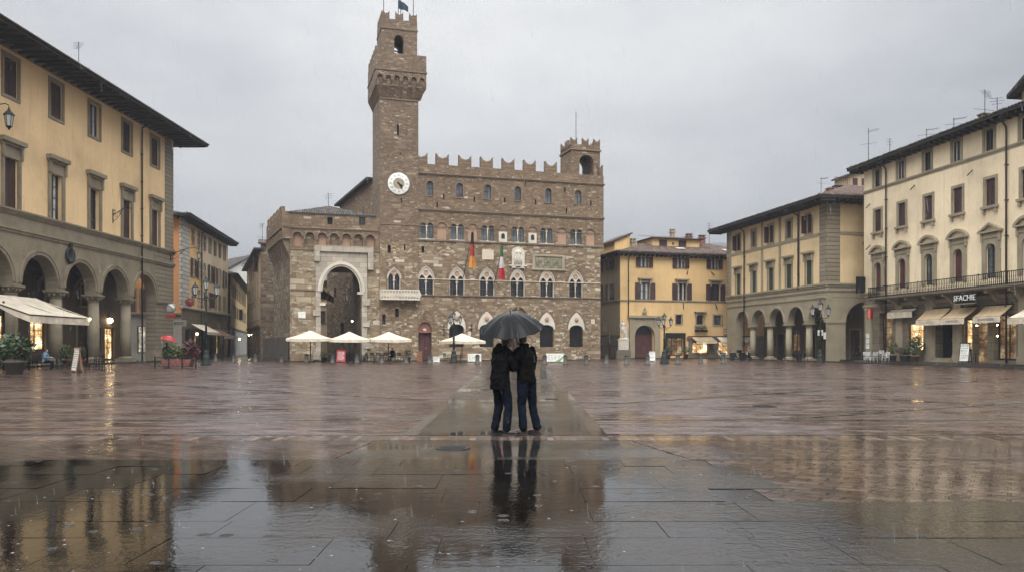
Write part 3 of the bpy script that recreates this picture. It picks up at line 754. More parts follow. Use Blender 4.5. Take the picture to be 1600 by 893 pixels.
def swallow(w, h, n=.45): return [(-w/2, 0), (w/2, 0), (w/2, h), (w*.3, h-n*.75), (0, h-n), (-w*.3, h-n*.75), (-w/2, h)]
def slit(fc, E, u, z, w=.22, h=.7):
    fc.op(u-w/2, u+w/2, z-h/2, z+h/2, depth=.5)
    cpart('arrow_slit', ('slit', w, h), lambda mb: mb.box(-w/2, w/2, .44, .5, -h/2, h/2), M['dark'], E, fc.at(u, z))
def bifora(fc, E, u, z0=12.72, w=.62, hs=1.36, gl='glass_l'):
    for sx in (-1, 1): fc.op(u+sx*.39-w/2, u+sx*.39+w/2, z0, z0+hs, w/2, depth=.3)
    def fn(mb):
        mb.tube([(0, .02, 0), (0, .02, hs-.1)], .055, 8); mb.box(-.1, .1, -.06, .14, hs-.1, hs+.04); mb.box(-.09, .09, -.05, .13, 0, .1)
        mb.box(-.85, .85, -.1, .02, -.1, -.002)
    W = cpart('window', ('bif',), fn, M['marble'], E, fc.at(u, z0))
    def gl_(mb):
        for sx in (-1, 1): mb.box(sx*.39-w/2, sx*.39+w/2, .24, .3, 0, hs+w/2)
    cpart('pane', ('bifp', gl), gl_, M[gl], W)
    def cs(mb):
        for sx in (-1, 1): mb.box(sx*.39-.025, sx*.39+.025, .19, .235, 0, hs+w/2-.02); mb.box(sx*.39-w/2, sx*.39+w/2, .2, .23, hs*.55, hs*.55+.04)
    cpart('casement', ('bifc',), cs, M['wood'], W)
    def hood(mb):
        for sx in (-1, 1): ring(mb, sx*.39-w/2, sx*.39+w/2, hs, w/2, .07, -.05, .005)
    cpart('hood', ('bifh',), hood, M['string'], W)
def gothic(fc, E, u, z0=6.92, w=1.62, zs=8.45, rise=1.36, gl='glass'):
    fc.op(u-w/2, u+w/2, z0, zs, rise, 'point', depth=.55)
    a = w/2; hs = zs-z0
    def fn(mb):
        Ho = arch_fn(-a, a, hs, rise, 'point'); lw = a-.07
        l1 = arch_fn(-a+.05, -.05, hs-.12, .66, 'point'); l2 = arch_fn(.05, a-.05, hs-.12, .66, 'point')
        def lo(x):
            if -a+.05 <= x <= -.05: return l1(x)
            if .05 <= x <= a-.05: return l2(x)
            return hs-.12
        xs = sorted(set([-a, -a+.05, -.05, 0, .05, a-.05, a] + [round(-a+.05+(a-.1)*i/14, 4) for i in range(15)] + [round(.05+(a-.1)*i/14, 4) for i in range(15)]))
        mb.strip(xs, lo, Ho, .08, .3)
        ring(mb, -a, a, hs, rise, .09, -.04, .02, 'point')
        mb.tube([(0, .18, 0), (0, .18, hs-.1)], .06, 8); mb.box(-.12, .12, .06, .3, hs-.26, hs-.1); mb.box(-.1, .1, .08, .28, 0, .1)
        for x in (-a, a-.06): mb.box(x, x+.06, .08, .3, 0, hs-.12)
    W = cpart('window', ('goth', w, rise), fn, M['marble'], E, fc.at(u, z0))
    def oc(mb):
        mb.M = T(0, .075, hs+rise*.56) @ Matrix.Rotation(PI/2, 4, 'X'); mb.lathe([(.001, .02), (.19, .02), (.23, .06), (.26, .05), (.26, 0)], n=18)
    cpart('oculus', ('gotho', w, rise), oc, M['niche'], W)
    cpart('pane', ('gothp', w, rise), lambda mb: mb.prism([(-a, 0), (a, 0)] + [(x, arch_fn(-a, a, hs, rise, 'point')(x)) for x in reversed(arch_xs(-a, a, 12))], .45, .52), M[gl], W)
    def cs(mb):
        for sx in (-1, 1): mb.box(sx*a*.5-.025, sx*a*.5+.025, .38, .44, 0, hs+.3); mb.box(min(sx*.06, sx*(a-.06)), max(sx*.06, sx*(a-.06)), .39, .43, hs*.45, hs*.45+.05)
    cpart('casement', ('gothc', w), cs, M['wood'], W)
    cpart('relieving_arch', ('gothr', w, rise), lambda mb: ring(mb, -a-.1, a+.1, hs, rise+.1, .34, -.025, .005, 'point'), M['up'], W)
def ground_window(fc, E, u):
    fc.op(u-.8, u+.8, 1.45, 3.35, .52, depth=.6)
    def fn(mb):
        lo = arch_fn(-.8, .8, 1.9, .52); hi = arch_fn(-.98, .98, 2.0, 1.82, 'point')
        mb.strip(arch_xs(-.98, .98, 26), lambda x: lo(x) if abs(x) < .8 else 1.9, hi, -.05, .05)
    W = cpart('window', ('gw',), fn, M['marble'], E, fc.at(u, 1.45))
    def em(mb): mb.M = T(0, -.05, 3.0) @ Matrix.Rotation(PI/2, 4, 'X'); mb.lathe([(.3, 0), (.27, .05), (.001, .09)], n=14, sx=.85)
    cpart('emblem', ('gwe',), em, M['niche'], W)
    cpart('pane', ('gwp',), lambda mb: mb.box(-.8, .8, .5, .58, 0, 2.42), M['dark'], W)
    def gr(mb):
        for i in range(1, 10): x = -.8+.16*i; mb.box(x-.014, x+.014, .18, .21, 0, 2.4)
        for i in range(1, 12): z = .2*i; mb.box(-.8, .8, .186, .204, z-.012, z+.012)
    cpart('grille', ('gwg',), gr, M['iron'], W)
    cpart('relieving_arch', ('gwr',), lambda mb: ring(mb, -.98, .98, 2.0, 1.82, .2, -.03, .005, 'point'), M['up'], W)

def build_palace():
    f = Bld('town_palace', 'great brown stone palace with swallowtail battlements and rows of white traceried gothic windows', pal_pt(0), pal_pt(33.45)); E = f.E
    U0, U1 = 12.9, 33.45; ZT = 20.55
    for u in (14.1, 17.3, 20.38, 23.75, 27.25, 30.77):
        f.op(u-.38, u+.38, 17.25, 18.38, .38, depth=.32)
        W = cpart('window', ('uw',), lambda mb: [ring(mb, -.38, .38, 1.13, .38, .12, -.04, .005), mb.box(-.5, .5, -.06, .02, -.1, .0), mb.box(-.5, -.38, -.04, .02, 0, 1.13), mb.box(.38, .5, -.04, .02, 0, 1.13)], M['string'], E, f.at(u, 17.25))
        cpart('pane', ('uwp',), lambda mb: mb.box(-.38, .38, .25, .31, 0, 1.51), M['glass_l'], W)
        cpart('casement', ('uwc',), lambda mb: [mb.box(-.03, .03, .19, .245, 0, 1.45), mb.box(-.38, -.33, .2, .24, 0, 1.2), mb.box(.33, .38, .2, .24, 0, 1.2), mb.box(-.36, .36, .2, .24, .8, .84)], M['wood'], W)
    for u in (13.76, 17.03, 20.37, 23.75, 27.04, 30.5): bifora(f, E, u)
    for i, u in enumerate((15.4, 18.73, 22.1, 25.46, 28.88, 32.25)):
        f.op(u-.52, u+.52, 12.68, 14.0, .5, depth=.16)
        nb = MB(); nb.box(-.52, .52, .12, .18, 0, 1.82)
        b = fpart(f, E, 'blind_arch', nb, M['niche'], T(u, 0, 12.68))
        hb = MB(); ring(hb, -.52, .52, 1.32, .5, .1, -.05, .005); part('hood', hb, M['string'], b)
        if i in (2, 3):
            w2 = MB(); w2.box(-.47, .47, .02, .12, .02, 1.12); n = part('niche_panel', w2, M['marble'], b)
            d2 = MB(); d2.box(-.2, .2, .0, .021, .36, .75); d2.strip(arch_xs(-.2, .2, 8), lambda x: .75, arch_fn(-.2, .2, .75, .2), 0, .021); part('pane', d2, M['dark'], b)
    for u in (13.72, 17.03, 20.31, 23.73, 27.12, 30.5): gothic(f, E, u)
    for u in (16.98, 20.28, 27.08, 30.55): ground_window(f, E, u)
    for u, z in ((15.6, 17.2), (18.9, 17.1), (22.3, 17.2), (25.8, 17.2), (29.2, 18.7), (32.3, 17.4), (14.9, 16.3), (29.4, 16.4), (18.0, 8.9), (22.1, 9.0), (24.6, 19.0)): slit(f, E, u, z, .16, .55)
    slit(f, E, 13.4, 11.6, .3, .7)
    # doors
    door(f, E, 12.92, 14.3, 0, 2.95, 'maroon', .5, rise=0)
    f.op(12.92, 14.3, 2.955, 3.35, .72, depth=.4)
    lb = MB(); lb.strip(arch_xs(-.69, .69), lambda x: 0, arch_fn(-.69, .69, .4, .72), .25, .3); lu = fpart(f, E, 'lunette', lb, M['redlun'], T(13.61, 0, 2.955))
    eb = MB(); eb.ball((0, .24, .3), (.2, .05, .14), 12); part('emblem', eb, M['marble'], lu)
    ab = MB(); ring(ab, 12.75, 14.47, 3.4, .9, .3, -.04, .005, foot=.0); ring(ab, 12.6, 14.62, 3.6, 1.75, .12, -.06, .005, 'point')
    ab.M = T(13.61, -.03, 4.78) @ Matrix.Rotation(PI/2, 4, 'X'); ab.lathe([(.3, 0), (.3, .05), (.2, .06), (.19, 0)], n=16); ab.lathe([(.1, 0), (.08, .06), (.001, .07)], n=12)
    fpart(f, E, 'relieving_arch', ab, M['up'])
    door(f, E, 23.0, 24.5, 0, 3.3, 'wood', .6, rise=.75)
    pb = MB(); ring(pb, 23.0, 24.5, 3.3, .75, .25, -.12, .01); ring(pb, 22.8, 24.7, 4.75, .95, .14, -.22, .01); pb.box(22.7, 24.8, -.3, .02, 4.55, 4.74); pb.ball((23.75, -.12, 5.05), (.34, .2, .42), 14); pb.ball((23.75, -.2, 5.5), (.15, .15, .18), 12)
    fpart(f, E, 'portal_hood', pb, M['string'])
    mb = MB()
    f.wall(mb, U0, U1, 0, 12.5, 0); f.wall(mb, U0, U1+.38, 12.5, ZT, 1, mr=1)
    mb.box(U0, U1, .6, 26, 0, 12.3, 0, skip='f'); mb.box(U0, U1+.38, .6, 26, 12.3, ZT-.4, 1, skip='fd')
    mb.box(U1, U1+.38, 0, .6, 11.9, 12.5, 1); mb.box(U1+.37, U1+.38, 0, .62, 12.5, ZT, 1); mb.box(U0, U1+.38, 0.02, .6, ZT-.02, ZT, 1)
    part('wall', mb, [M['low'], M['up']], E)
    string(f, E, U0, U1+.5, 19.42, 19.62, .16, 'string'); string(f, E, U0, U1+.45, 15.62, 15.86, .16, 'string'); string(f, E, U0, U1+.1, 12.5, 12.66, .12, 'string', steps=1)
    string(f, E, U0, U1+.02, 6.74, 6.9, .13, 'string'); string(f, E, U0, U1, 8.5, 8.58, .06, 'plaque', steps=1); string(f, E, U0, U1+.42, 14.04, 14.1, .05, 'string', steps=1)
    for u in (13.15+.05, 15.47, 17.92, 20.3, 22.72, 25.15, 27.6, 33.4):
        w = 1.35 if u < 33 else .7
        cpart('merlon', ('mer', w), lambda mb: mb.prism(swallow(w, 1.2, .5), 0, .55), M['up'], E, f.at(u, ZT))
    # rear wing sloping up behind the tower
    s = f.fac(Vector((-22.6, 104.5)), pal_pt(8.92, 6.05)); wb = MB()
    for i in range(4): slit(s, E, 3.0+3.6*i, 17.0, .4, 1.1)
    s.wall(wb, 0, s.len, 0, 19.8, 0); wb.box(0, s.len, .4, 8, 0, 19.6, 0, skip='f'); wb.box(-.2, s.len, -.7, 3, 19.8, 20.05, 1)
    fpart(s, E, 'rear_wing', wb, [M['up'], M['soffit']])
    # turret
    tb = MB(); x0, x1, d = 29.95, 33.4, 3.4
    tf = f.fac(f.loc(x0, 0.0), f.loc(x1, 0.0)); w = tf.len; c0, c1 = .98, 2.68
    tf.op(c0, c1, 20.55, 21.9, .85, depth=.7, nosill=True); tf.wall(tb, 0, w, ZT, 23.85, 0); tf.ops = []
    tb.M = T(w, d, 0) @ RZ(PI); tf.op(w-c1, w-c0, 20.55, 21.9, .85, depth=.7, nosill=True); tf.wall(tb, 0, w, ZT, 23.85, 0); tf.ops = []
    tb.M = Matrix.Identity(4)
    for xx in (0, w): tb.box(min(xx, xx+(.7 if xx == 0 else -.7)), max(xx, xx+(.7 if xx == 0 else -.7)), .002, d-.002, ZT, 23.84, 0)
    tb.box(0, w, .02, d-.02, 22.95, 23.84, 0)
    for (a, b, c, e) in ((-.12, w+.12, -.12, .02), (-.12, w+.12, d-.02, d+.12), (-.12, .0, 0, d), (w, w+.12, 0, d)): tb.box(a, b, c, e, 23.2, 23.38, 1)
    tu = fpart(tf, E, 'turret', tb, [M['up'], M['string']])
    for i, xx in enumerate((.36, w/2, w-.36)):
        for yy in (0, d-.35): cpart('merlon', ('merT',), lambda mb: mb.prism(swallow(.72, .75, .3), 0, .35), M['up'], tu, T(xx, yy, 23.85))
    for xx in (0, w-.35): cpart('merlon', ('merT2',), lambda mb: [setattr(mb, 'M', T(.35, 0, 0) @ RZ(PI/2)), mb.prism(swallow(.72, .75, .3), 0, .35)], M['up'], tu, T(xx, d/2, 23.85))
    fb = MB(); fb.tube([(w*.36, d*.5, 23.8), (w*.36, d*.5, 27.9)], .035, 6); part('mast', fb, M['iron'], tu)
    # plaques on the wall
    a = MB(); a.box(19.76, 21.03, -.06, .02, 10.75, 11.76); part_ = fpart(f, E, 'plaque', a, M['plaque'])
    c = MB(); c.strip(arch_xs(23.05, 24.5, 16), lambda x: 10.28, arch_fn(23.05, 24.5, 11.5, .72), -.14, .02); c.box(22.75, 24.8, -.2, .02, 10.14, 10.28)
    c.ball((23.77, -.16, 11.3), (.42, .14, .62), 14); c.ball((23.6, -.26, 11.62), (.14, .1, .16), 10); c.ball((23.95, -.26, 11.62), (.14, .1, .16), 10)
    for i in range(5): c.tube([(23.35+.2*i, -.2, 10.3), (23.4+.19*i, -.22, 11.2)], .06, 6)
    for sx in (-1, 1): c.ball((23.77+sx*.5, -.12, 10.0), (.28, .08, .12), 10); c.tube([(23.77, -.08, 9.9), (23.77+sx*.5, -.1, 10.05), (23.77+sx*.85, -.06, 9.7)], .05, 6)
    fpart(f, E, 'coat_of_arms', c, M['marble'])
    g = MB(); x0, x1, z0, z1 = 25.4, 29.14, 9.8, 11.5
    for (p, q, r, s_) in ((x0, x1, z1-.2, z1), (x0-.1, x1+.1, z0, z0+.2), (x0, x0+.28, z0+.2, z1-.2), (x1-.28, x1, z0+.2, z1-.2)): g.box(p, q, -.16, .02, r, s_, 0)
    g.box(x0+.28, x1-.28, -.06, .02, z0+.2, z1-.2, 1)
    for i in range(9): g.ball((x0+.6+.32*i, -.07, z0+.55+.3*math.sin(i*2.1)+.2), (.15, .05, .26), 8, 2)
    fpart(f, E, 'relief_panel', g, [M['r_trim2'], M['mosaic'], M['mosaic']])
    # iron lamp brackets and marks
    k = MB()
    for u in (15.6, 18.6): k.box(u-.03, u+.03, -.1, .02, 2.6, 3.8); k.box(u-.2, u+.1, -.13, -.03, 3.3, 3.36)
    fpart(f, E, 'wall_hooks', k, M['iron'])
    w = MB(); w.box(32.3, 32.75, -.04, .02, 4.0, 4.55); w.box(18.2, 18.65, -.04, .02, 2.6, 3.1); fpart(f, E, 'stone_tablet', w, M['plaque'])
    return f

def build_tower():
    A, B = 8.9, 12.88; D = 6.0
    f = Bld('clock_tower', 'tall square brown stone tower with a white clock, corbelled gallery and open belfry', pal_pt(A, -.12), pal_pt(B, -.12)); E = f.E; w = f.len
    gothic(f, E, 10.35-A, 7.25, 1.3, 8.5, 1.0); slit(f, E, 10.75-A, 23.8, .22, 1.1); slit(f, E, 9.85-A, 11.5, .35, .8); slit(f, E, 11.45-A, 11.7, .16, .6); slit(f, E, 11.1-A, 16.6, .12, .5)
    slit(f, E, 9.3-A, 4.3, .34, 1.0); slit(f, E, 10.65-A, 5.0, .4, .9); slit(f, E, 11.0-A, 21.4, .14, .2)
    mb = MB(); f.wall(mb, 0, w, 0, 12.2, 1); f.wall(mb, 0, w, 12.2, 27.6, 0)
    mb.box(0, w, .55, D, 0, 29, 0, skip='f'); mb.box(0, .01, 0, .56, 0, 27.6, 0); mb.box(w-.01, w, 0, .56, 0, 27.6, 0)
    part('shaft', mb, [M['twr'], M['low']], E)
    string(f, E, 0, w, 6.95, 7.1, .1, 'string'); string(f, E, 0, w, 14.02, 14.1, .05, 'string', steps=1); string(f, E, -.02, w+.02, 26.9, 27.02, .08, 'string', steps=1)
    # gallery
    o1, o2 = .52, .72; g0, g1 = -o1, w+o2; gd = D+.6
    gf = f.fac(f.loc(g0, -.62), f.loc(g1, -.62)); gw = gf.len; gb = MB(); n = 6
    for i in range(n): c = gw*(i+.5)/n; gf.op(c-.27, c+.27, 28.1, 28.95, .27, depth=.25, nosill=True)
    gf.wall(gb, 0, gw, 28.1, 31.5, 0); gb.box(.0, gw, .25, gd, 28.1, 31.45, 0)
    gb.box(0, .01, 0, .26, 28.1, 31.5); gb.box(gw-.01, gw, 0, .26, 28.1, 31.5); gb.box(0, gw, 0.01, .25, 31.46, 31.5)
    gb.box(-.08, gw+.08, -.08, .01, 29.68, 29.82, 1); gb.box(-.08, 0, 0, gd, 29.68, 29.82, 1); gb.box(gw, gw+.08, 0, gd, 29.68, 29.82, 1)
    gb.face([(.1,.24,28.12),(gw-.1,.24,28.12),(gw-.5,.62,27.0),(.5,.62,27.0)]); ga = fpart(gf, E, 'gallery', gb, [M['twr'], M['string']])
    for i in range(n+1):
        c = min(max(gw*i/n, .17), gw-.17)
        kb = MB(); t = c/gw; foot = (o1-c)+.02 if c < o1 else 0
        # corbel: tapers from the shaft face up to the gallery face, sloping sideways at the ends
        xb = min(max(c, o1+.14), gw-o2-.14)
        b0 = kb.add([(xb-.14,.6,27.0),(xb+.14,.6,27.0),(xb+.14,.64,27.0),(xb-.14,.64,27.0)]); b1 = kb.add([(c-.17,.0,28.3),(c+.17,.0,28.3),(c+.17,.64,28.3),(c-.17,.64,28.3)])
        for q in ((0,1,5,4),(1,2,6,5),(2,3,7,6),(3,0,4,7),(0,3,2,1)): kb.idx(q)
        kb.box(c-.17, c+.17, .0, .64, 28.3, 28.72)
        part('corbel', kb, M['twr'], ga)
    for sx, xf, xs in ((-1, 0, o1), (1, gw, gw-o2)):
        for i in range(8):
            yy = .7+(gd-1.0)*i/7; kb = MB()
            kb.prism([(xf, 28.72), (xf, 28.1), (xs, 27.0), (xs, 28.72)] if sx < 0 else [(xs, 28.72), (xs, 27.0), (xf, 28.1), (xf, 28.72)], yy-.15, yy+.15); part('corbel', kb, M['twr'], ga)
    for i in range(5): cpart('merlon', ('merG',), lambda mb: mb.box(0, .35, -.33, .33, 0, .62), M['twr'], ga, T(0, .5+1.35*i, 31.5))
    # belfry
    b0_, b1_ = .2, w-.08; bd = 3.6; bf = f.fac(f.loc(b0_, .25), f.loc(b1_, .25)); bw = bf.len; bb = MB(); c0, c1 = 1.3, 2.28
    for flip in (0, 1):
        bb.M = T(bw, bd, 0) @ RZ(PI) if flip else Matrix.Identity(4)
        a, b = (bw-c1, bw-c0) if flip else (c0, c1)
        bf.op(a, b, 30.9, 33.2, .5, depth=.7, nosill=True); bf.wall(bb, 0, bw, 30.9, 35.3, 0); bf.ops = []
    bb.M = Matrix.Identity(4)
    for xx in (0, bw-.75): bb.box(xx, xx+.75, .002, bd-.002, 30.9, 35.28, 0)
    bb.box(.7, bw-.7, .02, bd-.02, 34.1, 35.28, 0)
    bb.box(-.07, bw+.07, -.07, .01, 34.28, 34.42, 1); bb.box(-.07, 0, 0, bd, 34.28, 34.42, 1); bb.box(bw, bw+.07, 0, bd, 34.28, 34.42, 1)
    be = fpart(bf, E, 'belfry', bb, [M['twr'], M['string']])
    for xx in (.42, bw/2, bw-.42):
        for yy in (0, bd-.4): cpart('merlon', ('merB',), lambda mb: mb.prism(swallow(.78, .85, .32), 0, .4), M['twr'], be, T(xx, yy, 35.3))
    for i in range(1, 4):
        for xx in (0, bw-.4): cpart('merlon', ('merB2',), lambda mb: [setattr(mb, 'M', T(.4, 0, 0) @ RZ(PI/2)), mb.prism(swallow(.78, .85, .32), 0, .4)], M['twr'], be, T(xx, bd*i/4, 35.3))
    bl = MB(); bl.lathe([(.42, 0), (.4, .08), (.3, .3), (.24, .5), (.12, .62), (.001, .64)], (bw/2+.1, bd*.45, 31.8), 16); bl.tube([(.7, bd*.45, 32.6), (bw-.7, bd*.45, 32.6)], .07, 6); bl.tube([(bw/2+.1, bd*.45, 32.4), (bw/2+.1, bd*.45, 32.6)], .05, 6)
    part('bell', bl, M['iron_g'], be)
    for xx, h in ((.25, 39.0), (bw*.55, 39.5), (bw-.35, 39.0)):
        mm = MB(); mm.tube([(xx, .3, 35.2), (xx, .3, h)], .035, 6); part('mast', mm, M['iron'], be)
    # clock
    cu, cz = 10.82-A, 18.25
    c = MB(); c.M = T(cu, -.02, cz) @ Matrix.Rotation(PI/2, 4, 'X'); c.lathe([(1.13, 0), (1.13, .08), (1.05, .1), (.001, .1)], n=48)
    ck = part('clock_face', c, M['paper'], E)
    d = MB(); d.M = T(cu, -.123, cz) @ Matrix.Rotation(PI/2, 4, 'X'); d.lathe([(.6, 0), (.6, .004), (.56, .004), (.56, 0)], n=40); part('chapter_ring', d, M['plaque'], ck)
    num = ['XII', 'I', 'II', 'III', 'IV', 'V', 'VI', 'VII', 'VIII', 'IX', 'X', 'XI']
    for i, s in enumerate(num):
        a = PI/2-2*PI*i/12
        link('numeral', text_mesh('numeral', s, .27, M['ink'], .004), ck, T(cu+.84*math.cos(a), -.125, cz+.84*math.sin(a)) @ Matrix.Rotation(PI/2, 4, 'X'))
    for nm, ang, ln, wd in (('hour_hand', rad(-33), .52, .085), ('minute_hand', rad(-57), .72, .06)):
        h = MB(); h.M = T(cu, -.15 if nm[0] == 'h' else -.18, cz) @ Matrix.Rotation(-ang, 4, 'Y')
        h.prism([(-.2, -wd*.6), (ln*.7, -wd), (ln, 0), (ln*.7, wd), (-.2, wd*.6)], -.01, .01); part(nm, h, M['iron'], ck)
    # balcony
    b = MB(); x0, x1, z = 8.92-A-.12, 12.85-A, 6.42
    b.box(x0, x1, -1.0, .0, z-.16, z); 
    bal = part('balcony', b, M['marble'], E)
    r = MB(); r.box(x0, x1, -1.02, -.9, z+.76, z+.88)
    k = 0
    x = x0
    while x < x1-.1:
        r.box(x, x+.1, -1.0, -.92, z, z+.76); r.M = T(x+.2, -.96, z+.38); r.prism([(-.12, 0), (0, -.3), (.12, 0), (0, .3)], -.02, .02); r.M = Matrix.Identity(4); x += .3
    for xx in (x0, x1-.12): r.box(xx, xx+.12, -1.02, .0, z, z+.86)
    part('balustrade', r, M['marble'], bal)
    for u in (x0+.3, (x0+x1)/2-.6, (x0+x1)/2+.7, x1-.4):
        q = MB(); q.prism([(0, 0), (.16, 0), (.16, .5), (0, .5)], -.35, 0); q.prism([(0, .3), (.16, .3), (.16, .5), (0, .5)], -.75, -.35); q.M = Matrix.Identity(4)
        part('bracket', q, M['string'], bal, T(u, 0, z-.66))
    return f

def build_gate():
    f = Bld('stone_gatehouse', 'squat pale rubble gatehouse with a tall white framed archway and a low grey tiled roof', pal_pt(0), pal_pt(8.9)); E = f.E; w = f.len; ZT = 14.75
    f.op(2.98, 7.06, 0, 7.05, 2.7, depth=1.4, nosill=True)
    n = 7
    for i in range(n):
        c = .72+1.2*i; f.op(c-.44, c+.44, 11.5, 12.45, .44, depth=.42)
        b = MB(); b.box(-.44, .44, .36, .43, 0, 1.39); ba = fpart(f, E, 'blind_arch', b, M['gate' if i % 2 else 'niche'], T(c, 0, 11.5))
        hb = MB(); ring(hb, -.44, .44, .95, .44, .13, -.09, .005); hb.box(-.58, -.44, -.14, .01, .6, .95); part('hood', hb, M['string'], ba)
    slit(f, E, 3.9, 14.15, .5, .75); window(f, E, 7.1, 13.85, .62, .8, 0, 'glass', depth=.3)
    mb = MB(); f.wall(mb, 0, w, 0, 11.2, 1); f.wall(mb, 0, w, 11.2, ZT, 0)
    # tunnel
    mb.box(2.96, 2.98, 1.4, 9.0, 0, 9.8, 1); mb.box(7.06, 7.08, 1.4, 9.0, 0, 9.8, 2); mb.box(2.98, 7.06, 1.4, 9, 9.76, 9.8, 2)
    mb.box(0, w, 8.9, 9.0, 9.8, ZT, 0); mb.box(0, 2.96, 8.9, 9.0, 0, 9.8, 0); mb.box(7.08, w, 8.9, 9.0, 0, 9.8, 0); mb.box(w-.02, w-.01, 0, 9, 0, ZT, 0); mb.box(0, w, .02, 9, ZT-.05, ZT, 0)
    part('wall', mb, [M['up'], M['gate'], M['brown_b']], E)
    s = f.fac(G(427.5, 89.6), pal_pt(0)); Ls = s.len
    sb = MB(); 
    for i, u in enumerate((3.0, 6.2)): slit(s, E, u, 8.8-i*.6, .35, 1.2)
    slit(s, E, 7.0, 4.0, .3, .8)
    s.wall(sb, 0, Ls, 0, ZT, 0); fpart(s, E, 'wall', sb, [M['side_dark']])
    # overhanging parapet on the left side carried by corbels
    ob = MB(); ob.prism([(-.2, 12.2), (Ls+.02, 12.2), (Ls+.02, ZT+.15), (-.2, ZT+.15)], -.75, .0); ob.box(-.2, Ls+.02, -.85, .0, 13.2, 13.38, 1)
    op = fpart(s, E, 'parapet', ob, [M['up'], M['string']])
    for i in range(10):
        kb = MB(); u = .3+(Ls-.7)*i/9; kb.M = T(u, 0, 0) @ RZ(-PI/2)
        kb.prism([(0, 10.3), (.75, 12.2), (0, 12.2)], -.16, .16); part('corbel', kb, M['string'], op)
    for i in range(5):
        kb = MB(); u = .5+2.2*i; kb.box(u, u+1.3, -.75, -.35, ZT+.15, ZT+.75); part('merlon', kb, M['up'], op)
    string(f, E, -.05, w, 13.2, 13.38, .12, 'string'); string(f, E, 0, w, 11.12, 11.26, .08, 'string', steps=1); string(f, E, 0, 2.4, 7.1, 7.25, .1, 'string', steps=1)
    sq = MB(); sq.box(0.0, .08, -.05, .0, 0, 11); part('quoin', sq, M['gate'], E)
    # white portal
    pf = f.fac(f.loc(2.45, -.14), f.loc(8.2, -.14)); pf.op(.53, 4.61, 0, 7.05, 2.7, depth=.3, nosill=True)
    pb = MB(); pf.wall(pb, .05, 5.15, 0, 11.0, 0); pb.box(.05, .06, 0, .14, 0, 11, 0); pb.box(5.14, 5.15, 0, .14, 0, 11, 0)
    pb.box(-.1, 5.75, -.22, .13, 11.0, 11.6, 0); pb.box(-.1, .42, -.22, .13, 10.0, 11.0, 0); pb.box(5.2, 5.75, -.22, .13, 9.3, 11.0, 0)
    for i in range(6):
        if i % 2 == 0: pb.box(-.22, .45, -.1, .13, .2+1.1*i, .8+1.1*i, 0)
        if i % 2: pb.box(4.75, 5.4, -.1, .13, .2+1.1*i, .8+1.1*i, 0)
    po = fpart(pf, E, 'portal', pb, [M['white_st']])
    ab = MB(); ring(ab, .53, 4.61, 7.05, 2.7, .3, -.1, .01, n=24); ring(ab, .7, 4.44, 7.05, 2.53, .14, .02, .28, n=24); part('archivolt', ab, M['marble'], po)
    ib = MB(); ib.box(.4, 1.0, -.12, .28, 5.6, 5.9); part('impost', ib, M['marble'], po); ib = MB(); ib.box(4.15, 4.8, -.12, .28, 6.8, 7.05); part('impost', ib, M['marble'], po)
    # inner arch and dark yard wall seen through the gate
    iw = MB(); H = arch_fn(2.98, 7.06, 5.6, 1.7); iw.strip([2.98+.25*i for i in range(9)], lambda x: 7.4-(x-2.98)*.55, lambda x: 8.4-(x-2.98)*.7, 9.0, 9.5); part('flying_arch', iw, M['brown_b'], E)
    fe = MB()
    for i in range(26): fe.box(3.0+.16*i-.012, 3.0+.16*i+.012, 7.0, 7.03, 0, 2.6)
    fe.box(3.0, 7.05, 6.99, 7.04, 2.5, 2.56); fe.box(3.0, 7.05, 6.99, 7.04, .2, .26); part('iron_gate', fe, M['iron'], E)
    tb = MB(); tb.box(.78, 1.5, -.05, .02, 4.35, 5.0); part('stone_tablet', tb, M['paper'], E)
    # hipped grey roof
    rb = MB(); hip(rb, .0, w-.7, .3, 9.0, ZT-.05, .35, rad(19), .16, tiles=False); part('roof', rb, [M['roof_g'], M['soffit'], M['up']], E)
    # house in the yard behind
    h = Bld('yard_house', 'tan plaster house with a small shuttered window glimpsed through the stone archway', pal_pt(1.8, 20), pal_pt(5.0, 20)); 
    window(h, h.E, 2.55, 4.4, .8, 1.5, .1, 'closed', depth=.2); window(h, h.E, 2.5, 7.4, .7, 1.2, .1, 'closed', depth=.2)
    hb = MB(); h.wall(hb, 0, h.len, 0, 9.4, 0); hb.box(0, h.len, .3, 8, 0, 9.4, 0, skip='f'); hb.box(-.3, h.len+.3, -.5, 8, 9.4, 9.7, 1); part('wall', hb, [M['tan_pl'], M['roof']], h.E); string(h, h.E, 0, h.len, 2.4, 2.7, .2, 'string'); string(h, h.E, 0, h.len, 6.6, 6.8, .2, 'string')
    h2 = Bld('dark_yard_house', 'tall dark rubble house wall deep inside the archway', pal_pt(4.9, 18.5), pal_pt(8.0, 9.6)); slit(h2, h2.E, 4.4, 3.0, .9, 2.6); slit(h2, h2.E, 2.4, 8.0, .6, 1.2)
    hb = MB(); h2.wall(hb, 0, h2.len, 0, 13, 0); hb.box(0, h2.len, .6, 5, 0, 13, 0, skip='f'); part('wall', hb, [M['brown_b']], h2.E)

